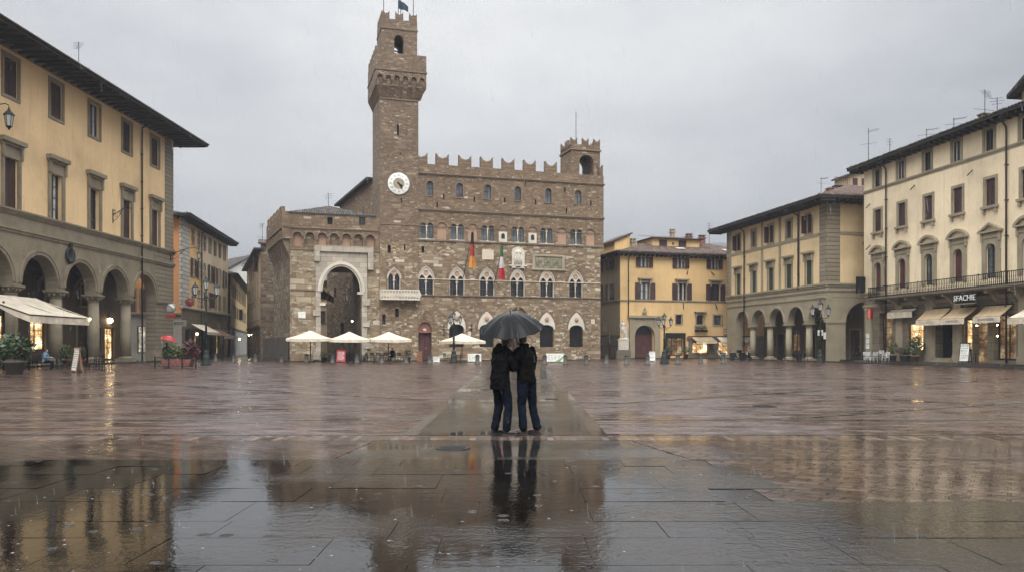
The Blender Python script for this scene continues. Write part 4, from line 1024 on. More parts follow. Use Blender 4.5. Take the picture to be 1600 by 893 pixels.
# ------------------------------------------------------------------ yellow building right of the palace
def build_yellow():
    f = Bld('yellow_house', 'broad golden plaster house with maroon shutters and a tiled hip roof, right of the palace', G(969, 97), G(1140, 101.4)); E = f.E; L = 24.0; ZE = 12.75
    for u in (3.2, 8.2, 12.95, 18.0): window(f, E, u, 11.2, 1.1, 1.25, .06, 'open', 'r_trim2', depth=.22, nx=2, nz=1, cur=True)
    for u, s in ((3.3, 'open'), (8.35, 'open'), (13.1, 'open'), (18.2, 'closed')): window(f, E, u, 7.28, 1.3, 2.05, .1, s, 'r_trim2', cornice=.45, depth=.25, nx=2, nz=2, glass='glass', cur=u < 10)
    window(f, E, 7.98, 4.3, .85, 1.15, .12, 'glass', 'r_trim2', depth=.3); window(f, E, 10.92, 4.25, 1.0, 1.2, .14, 'glass', 'r_trim2', cornice=.3, sill=1, depth=.3); window(f, E, 13.45, 4.25, 1.1, 1.2, .18, 'glass', 'r_trim2', depth=.3)
    door(f, E, 1.88, 4.46, 0, 2.95, 'maroon', .5, rise=1.15)
    # portal
    pb = MB(); pb.box(1.15, 1.84, -.28, .02, 0, 5.0); pb.box(4.5, 5.25, -.28, .02, 0, 5.0); H = arch_fn(1.88, 4.46, 2.95, 1.15)
    pb.strip([1.84]+arch_xs(1.88, 4.46, 18)+[4.5], lambda x: H(x) if 1.88 < x < 4.46 else 2.95, lambda x: 5.0, -.2, .02); pb.box(.95, 5.45, -.45, .02, 5.0, 5.28); ring(pb, 1.88, 4.46, 2.95, 1.15, .22, -.3, -.19)
    po = part('portal', pb, M['r_trim'], E)
    bb = MB(); bb.box(2.85, 3.5, -.4, -.1, 5.28, 5.4); bb.ball((3.17, -.25, 5.7), (.3, .16, .3), 12); bb.ball((3.17, -.28, 6.08), (.15, .15, .19), 12); part('bust', bb, M['r_trim'], po)
    shopfront(f, E, 6.35, 8.6, .35, 2.6, 'lit_dim', div=3); fb = MB(); fb.box(6.1, 6.35, -.1, .02, 0, 3.2); fb.box(8.6, 8.85, -.1, .02, 0, 3.2); fb.box(6.1, 8.85, -.14, .02, 2.62, 3.2); part('shop_surround', fb, M['iron_g'], E)
    shopfront(f, E, 9.9, 12.2, .55, 2.0, 'lit', div=3); shopfront(f, E, 13.6, 16.0, .3, 2.2, 'lit', div=3); shopfront(f, E, 16.6, 18.4, .3, 2.2, 'lit_dim', div=2)
    mb = MB(); f.wall(mb, 0, 6.0, 0, ZE, 0); f.wall(mb, 6.0, L, 2.85, ZE, 0); f.wall(mb, 6.0, 9.3, 0, 2.85, 0); f.wall(mb, 9.3, L, 0, 2.85, 1)
    mb.box(0, L, .5, 15, 0, ZE, 0, skip='fl'); mb.box(0, .9, -.05, .01, 0, 1.0, 1)
    part('wall', mb, [M['yellow_b'], M['r_base']], E)
    s = f.fac(f.loc(0, 15), f.loc(0, 0))
    for u in (8.6, 12.2): window(s, E, u, 7.3, 1.2, 2.0, .1, 'open', 'r_trim2', depth=.25); window(s, E, u, 11.0, 1.1, 1.3, .06, 'open', 'r_trim2', depth=.2)
    window(s, E, 10.5, 3.4, .6, 1.5, .08, 'glass', 'r_trim2')
    wb = MB(); s.wall(wb, 0, s.len, 0, ZE, 0); fpart(s, E, 'wall', wb, [M['shaded_side']])
    string(f, E, -.05, L, 7.0, 7.22, .12, 'r_trim2'); string(s, E, 0, s.len, 7.0, 7.22, .12, 'r_trim2')
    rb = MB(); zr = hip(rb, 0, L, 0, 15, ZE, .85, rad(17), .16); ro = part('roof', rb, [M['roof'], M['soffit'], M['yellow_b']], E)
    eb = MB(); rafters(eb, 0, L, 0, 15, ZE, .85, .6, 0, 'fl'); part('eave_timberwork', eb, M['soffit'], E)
    pipe(f, E, 1.05, 5.3, ZE, .85, .06)
    # dormer
    d0, d1, dz = 6.6, 13.4, 14.0
    db = MB(); db.box(d0, d1, 4.4, 9, dz-.6, dz+1.55, 0); db.face([(d0-.4,3.9,dz+1.55),(d1+.5,3.9,dz+1.55),(d1+.5,9.4,dz+2.5),(d0-.4,9.4,dz+2.5)], 1); db.box(d0-.4, d1+.5, 3.9, 9, dz+1.46, dz+1.54, 2)
    do = part('dormer', db, [M['yellow_b'], M['roof'], M['soffit']], E)
    for u in (8.1, 10.9): wb = MB(); wb.box(u-.55, u+.55, 4.34, 4.41, dz+.25, dz+1.3); part('shutter', wb, M['shut_m'], do)
    wb = MB(); wb.box(9.4, 9.65, 4.36, 4.41, dz+.7, dz+1.0); part('pane', wb, M['dark'], do)
    d = MB(); d.prism([(0, 0), (2.2, 0), (2.2, 2.4), (0, 1.4)], 0, 4.5); d.prism([(-.4, 1.3), (2.4, 2.5), (2.4, 2.7), (-.4, 1.5)], -.3, 4.8, 1); part('dormer', d, [M['yellow_b'], M['roof']], E, T(1.6, 5.2, 13.5))
    for x, y, z, w, h in ((4.1, 5.0, 14.4, .6, .5), (10.4, 6.2, 16.4, .5, .15), (13.6, 7.5, 16.0, .7, .25), (15.3, 7.0, 15.6, .7, .45), (-.2, 8.5, 13.3, .6, .5)): chimney(E, x, y, z, w, h, 'r_trim2' if w < .65 else 'terra')
    sk = MB()
    for x in (9.6, 16.4): sk.M = T(x, 2.6, ZE+.16+(2.6+.85)*math.tan(rad(17))+.05) @ Matrix.Rotation(rad(17), 4, 'X'); sk.box(-.55, .55, -.4, .4, 0, .07)
    part('skylight', sk, M['curtain'], E)
    kb = MB()
    for u, sx in ((8.6, 1), (13.1, -1)): kb.tube([(u, -.05, 6.9), (u-.15*sx, -.3, 6.2)], .05, 6); kb.tube([(u+.6*sx, -.05, 10.9), (u+.3*sx, -.4, 10.4)], .05, 6)
    part('flag_bracket', kb, M['iron'], E)
    return f

# ------------------------------------------------------------------ arcaded building at right
def build_arcade_right():
    P = G(1136, 98.5); Q = G(1281, 79); d = (Q-P).normalized()
    f = Bld('arcaded_house', 'three storey yellow house with green shutters over five small arches and a wide dark eave', P, P+d*21.0); E = f.E; L = f.len; ZE = 15.75; D = 15.0
    cols = [1.95, 5.85, 9.75, 13.62, 17.48]; arch = [(a+.45, b-.45) for a, b in zip(cols, cols[1:]+[21.0-.1])]
    wu = [2.95, 6.72, 10.5, 14.22, 18.0]
    for u in wu:
        window(f, E, u, 12.95, .95, 1.85, .26, 'closed', 'r_trim', depth=.25, shut='shut_m' if u > 14 else 'shut_m')
        window(f, E, u, 7.62, 1.05, 2.6, .24, 'closed', 'r_trim', cornice=.62, depth=.28, shut='shut_g')
    for a, b in arch: f.op(a, b, 3.9, 4.1, (b-a)/2*1.05, depth=.7, nosill=True)
    mb = MB(); f.wall(mb, 0, L-1.2, 7.6, ZE, 0); f.wall(mb, 1.2, L, 3.9, 7.6, 1); f.wall(mb, 0, 1.2, 3.9, 7.6, 1)
    f.wall(mb, L-1.2, L, 7.6, ZE, 2); mb.box(-.02, .85, -.04, .02, 7.6, ZE, 2)
    mb.box(0, cols[0]+.45, 0, .75, 0, 3.9, 1); mb.box(L-.1, L, .0, 1.9, 0, 3.9, 1)
    for c in cols[1:]: mb.box(c-.45, c+.45, .002, .7, 3.86, 3.9, 1); mb.face([(c-.45,.7,3.9),(c-.45,.7,6.2),(c+.45,.7,6.2),(c+.45,.7,3.9)], 1)
    mb.box(0, L, .7, D, 6.3, ZE, 0, skip='fr')
    part('wall', mb, [M['yellow_r'], M['r_trim'], M['quoin']], E)
    for a, b in arch: rb = MB(); ring(rb, a, b, 4.1, (b-a)/2*1.05, .22, -.07, .01); part('archivolt', rb, M['r_trim2'], E)
    for c in cols[1:]: column_at(f, E, c, .35, .1, 3.86, .36, 'r_trim', carved=False)
    # olive strips
    for u in (0.95, 8.6, 12.4, 16.1): b = MB(); b.box(u-.22, u+.22, -.05, .01, 7.75, ZE); part('pilaster', b, M['r_trim'], E)
    string(f, E, -.1, L+.1, 7.35, 7.72, .2, 'r_trim'); string(f, E, -.1, L+.1, 6.85, 7.1, .12, 'r_trim2'); string(f, E, 0, L-1.2, 12.45, 12.75, .07, 'r_trim', steps=1); string(f, E, 0, L, 15.45, ZE, .08, 'r_trim', steps=1); string(f, E, -.05, L+.05, 6.2, 6.4, .1, 'r_trim2')
    s = f.fac(f.loc(L, 0), f.loc(L, D)); Ls = s.len
    window(s, E, 5.3, 7.75, 1.9, 3.2, .3, 'closed', 'r_trim', cornice=.6, depth=.28, shut='shut_g'); window(s, E, 10.5, 7.75, 1.9, 3.2, .3, 'closed', 'r_trim', cornice=.6, depth=.28, shut='shut_g')
    s.op(2.1, 6.4, 0, 3.9, 2.0, depth=.7, nosill=True); s.op(8.0, 12.3, 0, 3.9, 2.0, depth=.7, nosill=True)
    wb = MB(); s.wall(wb, 1.5, Ls, 7.6, ZE, 0); s.wall(wb, 0, 1.5, 7.6, ZE, 2); s.wall(wb, 0, Ls, 0, 7.6, 1); fpart(s, E, 'wall', wb, [M['yellow_r'], M['r_trim'], M['quoin']])
    for a in (2.1, 8.0): rb = MB(); ring(rb, a, a+4.3, 3.9, 2.0, .3, -.07, .01); fpart(s, E, 'archivolt', rb, M['r_trim2'])
    string(s, E, .0, Ls, 7.35, 7.72, .2, 'r_trim'); string(s, E, 0, Ls, 6.85, 7.1, .12, 'r_trim2'); string(s, E, 1.5, Ls, 12.45, 12.75, .07, 'r_trim', steps=1); string(s, E, 0, Ls, 15.45, ZE, .08, 'r_trim', steps=1); string(s, E, 0, 2.0, 3.75, 3.95, .1, 'r_trim2')
    pb = MB(); pb.box(4.35+2.9, 4.35+3.2, -.05, .01, 7.75, ZE); fpart(s, E, 'pilaster', pb, M['r_trim'])
    # portico inside
    bk = f.fac(f.loc(0, 5.0), f.loc(L, 5.0))
    door(bk, E, 3.3, 4.8, .1, 3.0, 'wood', fr=.15); door(bk, E, 9.9, 11.3, .1, 3.4, 'wood', fr=.15); door(bk, E, 17.6, 19.2, .1, 3.2, 'wood', fr=.15); shopfront(bk, E, 6.2, 8.0, .9, 3.0, 'lit_dim'); shopfront(bk, E, 13.5, 15.6, .8, 3.0, 'dark', div=2)
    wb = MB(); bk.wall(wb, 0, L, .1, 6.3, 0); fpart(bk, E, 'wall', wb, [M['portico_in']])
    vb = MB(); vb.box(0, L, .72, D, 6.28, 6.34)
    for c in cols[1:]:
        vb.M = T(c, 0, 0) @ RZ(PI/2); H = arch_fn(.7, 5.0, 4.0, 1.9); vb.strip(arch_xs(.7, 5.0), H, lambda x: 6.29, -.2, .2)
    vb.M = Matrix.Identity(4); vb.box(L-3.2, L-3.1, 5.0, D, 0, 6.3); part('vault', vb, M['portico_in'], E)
    ddb = MB(); ddb.box(L-3.06, L-3.0, 5.6, 7.0, .1, 3.6); part('door', ddb, M['wood'], E)
    fl = MB(); fl.box(-.3, L+1.2, -1.0, D, -.2, .1); part('portico_floor', fl, M['slabf'], E)
    rb = MB(); hip(rb, 0, L, 0, D, ZE, 1.75, rad(19), .22, drop=.05); part('roof', rb, [M['roof'], M['soffit'], M['yellow_r']], E)
    eb = MB(); rafters(eb, 0, L, 0, D, ZE, 1.75, .8, .05, 'fr'); part('eave_timberwork', eb, M['soffit'], E)
    pipe(f, E, 4.6, .1, ZE, 1.75); pipe(f, E, 16.2, 7.4, ZE, 1.75); chimney(E, 15.5, 4.0, 17.0, .6, .7); chimney(E, 6, 6, 17.2, .6, .6)
    # terrace house behind
    h = Bld('terrace_house', 'small tan roof house with a railed terrace peeping over the arcaded house', G(1308, 104), G(1366, 105)); 
    hb = MB(); h.wall(hb, 0, h.len, 0, 22.4, 0); hb.prism([(1.6, 22.4), (5.6, 22.4), (5.6, 25.0), (1.6, 23.8)], .0, 3, 0); hb.prism([(1.2, 23.65), (5.8, 25.05), (5.8, 25.3), (1.2, 23.9)], -.5, 3.2, 1); hb.box(0, h.len, .3, 3, 0, 22.4, 0, skip='f')
    part('wall', hb, [M['tan_pl'], M['roof']], h.E)
    for u in (2.6, 3.9): b = MB(); b.box(u-.35, u+.35, -.04, .02, 22.6, 23.5); part('shutter', b, M['shut_m'], h.E)
    rb = MB()
    for i in range(8): rb.box(-.6+.3*i, -.57+.3*i, -.4, -.37, 22.4, 23.4)
    rb.box(-.6, 1.6, -.41, -.36, 23.4, 23.46); rb.box(-.6, 1.6, -.5, .3, 22.25, 22.4); part('railing', rb, M['iron'], h.E)
    return f

# ------------------------------------------------------------------ cream building at right
def pediment(mb, w, z, kind, rise=.62, proud=.32):
    a = w/2
    mb.box(-a, a, -proud, .02, z, z+.14)
    H = arch_fn(-a, a, z+.14, rise, 'gable' if kind == 'tri' else 'seg'); Hi = arch_fn(-a+.25, a-.25, z+.14, rise-.2, 'gable' if kind == 'tri' else 'seg')
    xs = sorted(set(arch_xs(-a, a, 18)+[-a+.25, a-.25, 0]))
    mb.strip(xs, lambda x: Hi(x) if abs(x) < a-.25 else z+.14, H, -proud, .02); mb.strip(arch_xs(-a+.25, a-.25), lambda x: z+.14, Hi, -.03, .02, 1)
def build_right():
    P = G(1350, 76); d = (G(1600, 57)-P).normalized(); f = Bld('cream_palazzo', 'long cream building with pedimented windows, iron balcony and lit ground floor shops', P, P+d*36); E = f.E; L = 36.0; ZE = 18.35
    us = [2.05+3.47*i for i in range(10)]
    for i, u in enumerate(us):
        window(f, E, u, 16.3, .85, 1.6, .27, 'glass', 'r_trim', depth=.22, cur=i % 2 == 1, nz=1, proud=.05)
        window(f, E, u+.15, 12.1, 1.0, 2.05, .22, 'closed', 'r_trim', sill=2, depth=.2)
        # arched window in a stone surround with a pediment
        v = u+.25; f.op(v-.5, v+.5, 6.65, 8.75, .5, depth=.2)
        def fn(mb):
            mb.box(-.92, -.5, -.1, .02, 0, 2.1); mb.box(.5, .92, -.1, .02, 0, 2.1); mb.strip([-.92]+arch_xs(-.5, .5)+[.92], lambda x: arch_fn(-.5, .5, 2.1, .5)(x) if abs(x) < .5 else 2.1, lambda x: 3.0, -.1, .02)
            ring(mb, -.5, .5, 2.1, .5, .13, -.14, -.1, foot=2.0); mb.box(-1.0, 1.0, -.16, .02, 3.0, 3.12); mb.box(-.92, .92, -.1, .02, 3.12, 3.42)
            for x in (-.95, .79): mb.box(x, x+.16, -.2, .02, 2.75, 3.42)
        kind = 'tri' if i % 2 == 0 and i >= 4 else 'seg'
        W = cpart('window', ('rp',), fn, M['r_trim'], E, f.at(v, 6.65))
        cpart('pediment', ('rped', kind), lambda mb: pediment(mb, 2.3, 3.42, kind), [M['r_trim'], M['cream_r']], W)
        if i in (2, 4, 6, 9):
            cpart('pane', ('rpp',), lambda mb: mb.box(-.5, .5, .16, .22, 0, 2.6), M['glass_l'], W); cpart('casement', ('rpc',), f_case(1.0, 2.6, 2, 3), M['wood'], W, T(0, .09))
        else:
            cpart('pane', ('rpd',), lambda mb: mb.box(-.5, .5, .18, .24, 0, 2.6), M['dark'], W)
            def sh(mb):
                for sx in (-1, 1): mb.box(min(sx*.01, sx*.5), max(sx*.01, sx*.5), .08, .14, 0, 2.6); mb.box(min(sx*.08, sx*.42), max(sx*.08, sx*.42), .05, .08, .2, 1.0); mb.box(min(sx*.08, sx*.42), max(sx*.08, sx*.42), .05, .08, 1.15, 2.0)
            cpart('shutter', ('rps',), sh, M['maroon'], W)
    # ground floor
    shopfront(f, E, 2.4, 4.4, .3, 4.6, 'lit_dim', frame='iron_g', div=1, depth=.5); shopfront(f, E, 6.4, 8.45, 1.1, 3.5, 'lit', div=1, depth=.3); door(f, E, 10.0, 12.1, .6, 3.9, 'iron', .8, fr=.25, st='r_trim')
    shopfront(f, E, 13.25, 14.15, 1.2, 3.7, 'lit', div=1, depth=.3); door(f, E, 14.25, 15.75, .25, 3.6, 'lit_dim', .6, panels=False); shopfront(f, E, 16.4, 18.5, .5, 3.9, 'lit_dim', div=2, frame='iron_g', depth=.5); shopfront(f, E, 20.2, 22.8, .5, 3.9, 'lit_dim', div=2, frame='iron_g', depth=.5); shopfront(f, E, 24.5, 27.0, .5, 3.9, 'lit', div=2, depth=.5); door(f, E, 29, 31, .3, 4.0, 'wood', .6)
    mb = MB(); f.wall(mb, 0, L, 6.2, ZE, 0); f.wall(mb, 0, L, 0, 6.2, 1); mb.box(0, L, .8, 15, 0, ZE, 0, skip='f'); mb.face([(0,.8,0),(0,0,0),(0,0,ZE),(0,.8,ZE)], 0)
    part('wall', mb, [M['cream_r'], M['r_base']], E)
    for u in (.9, 5.4, 9.4, 12.65, 19.3, 23.6): b = MB(); b.box(u-.42, u+.42, -.16, .02, .2, 5.1); b.box(u-.5, u+.5, -.22, .02, .2, .8); b.box(u-.5, u+.5, -.22, .02, 4.9, 5.12); part('pilaster', b, M['r_trim'], E)
    string(f, E, -.1, L, 15.95, 16.22, .12, 'r_trim'); string(f, E, -.25, 2.6, 6.3, 6.62, .22, 'r_trim'); string(f, E, -.05, L, 5.12, 5.4, .16, 'r_trim2'); string(f, E, 0, L, 18.1, ZE, .1, 'r_trim', steps=1)
    # balcony
    x0, x1, z = 2.6, 30.0, 5.85; bd = 1.25
    bb = MB(); bb.box(x0, x1, -bd, .0, z-.12, z+.08); bb.box(x0-.05, x1, -bd-.06, -bd, z-.04, z+.08); ba = part('balcony', bb, M['r_base'], E)
    ral = MB(); 
    for (a, b, c, e, zz0, zz1) in ((x0, x1, -bd+.0, -bd+.05, z+.98, z+1.04), (x0, x1, -bd, -bd+.04, z+.14, z+.18), (x0, x0+.05, -bd, 0, z+.98, z+1.04), (x0, x0+.05, -bd, 0, z+.14, z+.18)): ral.box(a, b, c, e, zz0, zz1)
    x = x0; i = 0
    while x < x1:
        big = i % 12 == 0; t = .035 if big else .014
        ral.box(x-t, x+t, -bd, -bd+.04, z+.08, z+(1.1 if big else .98))
        if not big: ral.tube([(x, -bd+.02, z+.2), (x+.08, -bd+.02, z+.35), (x, -bd+.02, z+.52), (x-.06, -bd+.02, z+.62), (x, -bd+.02, z+.74)], .014, 4)
        x += .19; i += 1
    for j in range(6): y = -bd+.2*j; ral.box(x0, x0+.03, y, y+.03, z+.08, z+.98)
    part('railing', ral, M['iron'], ba)
    for i in range(12):
        q = MB(); q.M = RZ(-PI/2); q.prism([(0, -.9), (.25, -.75), (.5, -.35), (1.1, -.2), (1.1, 0), (0, 0)], -.14, .14); part('bracket', q, M['r_trim2'], ba, T(3.0+2.3*i, 0, z-.12))
    st = MB(); st.box(9.7, 12.4, -.75, .8, .24, .42); st.box(9.9, 12.2, -.4, .8, .42, .6); part('doorstep', st, M['serena'], E)
    rb = MB(); hip(rb, 0, L, 0, 15, ZE, 1.1, rad(16), .22, drop=.02); part('roof', rb, [M['roof_g'], M['soffit'], M['cream_r']], E)
    eb = MB(); rafters(eb, 0, L, 0, 15, ZE, 1.1, .7, .02, 'fl'); part('eave_timberwork', eb, M['soffit'], E)
    pipe(f, E, 3.55, .3, ZE, 1.1, .07); pipe(f, E, 17.75, .3, ZE, 1.1, .07); 
    chimney(E, 4.6, 3.0, 19.3, 1.0, .3); chimney(E, 13.4, 1.6, 18.9, .55, .5, 'r_base')
    ph = MB(); ph.prism([(16.6, 18.6), (21.6, 18.6), (21.6, 23.6), (16.6, 20.6)], 2.2, 9); ph.prism([(16.0, 20.25), (21.9, 23.8), (21.9, 24.1), (16.0, 20.55)], 1.4, 9.4, 1); pe = part('penthouse', ph, [M['tan_pl'], M['roof_g']], E)
    pw = MB(); pw.box(17.7, 18.7, 2.14, 2.2, 19.5, 20.5); part('window', pw, M['dark'], pe)
    kb = MB()
    for u, z_ in ((7.4, 15.4), (14.2, 15.2), (1.0, 11.0), (1.0, 14.9)): kb.tube([(u, -.03, z_), (u+.05, -.5, z_-.45)], .04, 6)
    part('flag_bracket', kb, M['iron'], E)
    return f
# ------------------------------------------------------------------ wet ground
def m_wet(name, kind):
    t = NT(name); p = t.pos(); pu = t.noise(p, .33, 3, .5); fine = t.noise(p, 9, 3, .6); big = t.noise(p, .12, 3)
    if kind == 'brick':
        b = t.brick(t.map(p, rot=(0, 0, rad(38))), .42, .17, .016)
        b2 = t.brick(t.map(p, rot=(0, 0, rad(-45)), loc=(3.1, 1.7, 0)), .42, .17, .016)
        tile = t.n('ShaderNodeTexChecker', {'Vector': t.map(p, rot=(0, 0, rad(4))), 'Scale': .3}).outputs['Fac']
        val = t.mix(tile, b.outputs['Color'], b2.outputs['Color']); mo = t.fmix(tile, b.outputs['Fac'], b2.outputs['Fac'])
        col = t.ramp(val, [(0, (.03, .0135, .0095)), (.5, (.062, .03, .022)), (1, (.115, .066, .05))])
        n = t.noise(p, 1.6, 5, .65); col = t.mix(t.mr(n, .3, .7, .5, 0), col, (.018, .012, .01))
        col = t.mix(t.mr(t.noise(t.map(p, sc=(.25, 1, 1)), .9, 4), .5, .75, 0, .45), col, (.13, .08, .064))
        col = t.mix(mo, col, (.012, .009, .008))
        st = t.noise(t.map(p, rot=(0, 0, rad(-4)), sc=(.45, 1.7, 1)), 1.1, 5, .62); st2 = t.noise(t.map(p, rot=(0, 0, rad(6)), sc=(.9, 3.6, 1)), 1.0, 3, .55)
        band = t.mr(st, .38, .62, 0, 1)
        col = t.mix(t.mr(st, .5, .36, 0, .75), col, (.012, .0075, .006)); col = t.mix(t.mr(st2, .56, .66, 0, .4), col, (.15, .09, .072))
        wet = t.math('MULTIPLY', t.mr(pu, .42, .58, .25, 1), t.mr(st2, .40, .58, 1, .1), clamp=True)
        rough = t.fmix(wet, t.fmix(band, .22, .46), .085)
        h = t.math('ADD', t.math('MULTIPLY', mo, -1.0), t.math('ADD', t.math('MULTIPLY', n, 1.4), t.math('MULTIPLY', st2, 2.2)))
        tl = t.math('MULTIPLY', t.math('SUBTRACT', val, .5), t.math('MULTIPLY', t.n('ShaderNodeSeparateXYZ', {0: p}).outputs[1], 1.0))
        bump = t.bump(tl, .35, .05, t.bump(h, t.fmix(wet, .7, .2), .03))
    elif kind == 'slab':
        b = t.brick(t.map(p, sc=(1, 1, 1)), 90, 90, .0, .43); rnd = t.noise(p, .9, 1)
        n = t.noise(p, 1.1, 5, .65)
        col = t.ramp(b.outputs['Color'], [(0, (.003, .0026, .002)), (.5, (.006, .005, .004)), (1, (.013, .011, .0092))])
        col = t.mix(t.mr(n, .35, .7, .5, 0), col, (.005, .0042, .0035))
        col = t.mix(b.outputs['Fac'], col, (.004, .0035, .003))
        rightp = t.mr(t.n('ShaderNodeSeparateXYZ', {0: p}).outputs[0], -.5, 4.5, -.25, .55)
        wet = t.math('SUBTRACT', t.mr(pu, .36, .56, 0, 1), rightp, clamp=True)
        per = t.mr(b.outputs['Color'], 0, 1, -.02, .035)
        rough = t.fmix(wet, t.mr(n, .3, .7, .18, .10), .03); col = t.mix(wet, t.mix(.55, col, (.03, .026, .022)), col)
        streak = t.noise(t.map(p, sc=(.55, 2.6, 1)), 2.2, 4, .6)
        cell = t.n('ShaderNodeTexVoronoi', {'Vector': p, 'Scale': 3.2, 'Randomness': 1.0})
        dist = cell.outputs['Distance']; live = t.math('GREATER_THAN', t.n('ShaderNodeSeparateXYZ', {0: cell.outputs['Color']}).outputs[0], .5)
        rings = t.math('MULTIPLY', t.math('MULTIPLY', t.math('SINE', t.math('MULTIPLY', dist, 75.0)), t.mr(dist, .03, .2, 1, 0)), live)
        drop = t.noise(p, 28, 2, .5); h = t.math('ADD', t.math('MULTIPLY', streak, .42), t.math('ADD', t.math('MULTIPLY', drop, .34), t.math('MULTIPLY', fine, .62)))
        b1 = t.bump(h, t.fmix(wet, .5, .065), .02)
        bump = t.bump(rings, .8, .009, b1)
    elif kind == 'wetbrick':
        b = t.brick(t.map(p, rot=(0, 0, rad(32))), .36, .19, .022, .5, smooth=.5); val = b.outputs['Color']; mo = b.outputs['Fac']; n = t.noise(p, 1.8, 4, .6)
        col = t.ramp(val, [(0, (.018, .0105, .008)), (.5, (.046, .027, .021)), (1, (.085, .056, .045))]); col = t.mix(mo, col, (.006, .005, .004))
        wet = t.mr(pu, .40, .58, 0, 1); rough = t.fmix(wet, t.mr(n, .3, .7, .26, .14), .07)
        h = t.math('ADD', t.math('MULTIPLY', mo, -1.0), t.math('ADD', t.math('MULTIPLY', fine, .35), t.math('MULTIPLY', val, .5)))
        bump = t.bump(h, t.fmix(wet, .85, .3), .02)
    else:
        w, hh = (1.6, .8) if kind == 'path' else ((.13, .62) if kind == 'course' else (2.2, 3))
        v = p if kind != 'floor' else p
        b = t.brick(t.map(v, loc=(.2, .1, 0)), w, hh, .010, .5 if kind != 'course' else 0.0)
        n = t.noise(p, 1.3, 5, .65)
        c0 = {'path': (.019, .0175, .0145), 'course': (.10, .068, .057), 'line': (.05, .046, .04), 'floor': (.05, .045, .04)}[kind]
        col = t.ramp(b.outputs['Color'], [(0, scl(c0, .4)), (.5, c0), (1, scl(c0, 1.8))])
        col = t.mix(t.mr(n, .3, .7, .5, 0), col, scl(c0, .5)); col = t.mix(b.outputs['Fac'], col, (.02, .017, .014))
        wet = t.mr(pu, .42, .58, 0, 1); rough = t.math('ADD', t.fmix(wet, t.mr(n, .3, .7, .24, .12), .06), t.mr(b.outputs['Color'], 0, 1, -.03, .09), clamp=True)
        h = t.math('ADD', t.math('MULTIPLY', b.outputs['Fac'], -1.0), t.math('MULTIPLY', n, 1.2))
        bump = t.bump(h, t.fmix(wet, .4, .12), .015)
    return t.fin(col, rough, bump, .5, IOR=1.5)
M['brickpave'] = m_wet('wet_brick_paving', 'brick'); M['slabs'] = m_wet('wet_stone_slabs', 'slab'); M['pathst'] = m_wet('wet_path_stone', 'path')
M['wetbrick'] = m_wet('puddled_brick_paving', 'wetbrick'); M['joint'] = m_plain('dark_joint', (.01, .009, .008), .12); M['course'] = m_wet('wet_brick_course', 'course'); M['linest'] = m_wet('wet_stone_line', 'line'); M['slabf'] = m_wet('wet_floor_slabs', 'floor')
t_ = NT('rain_water'); M['rain'] = t_.fin((.55, .57, .6), .2); t_.b.inputs['Alpha'].default_value = .28
M['splash'] = m_plain('splash_water', (.16, .165, .175), .18)
t_ = NT('hill_ground'); n_ = t_.noise(t_.pos(), .012, 6, .65); M['hill'] = t_.fin(t_.ramp(n_, [(.35, (.05, .055, .045)), (.65, (.11, .11, .09))]), .9)

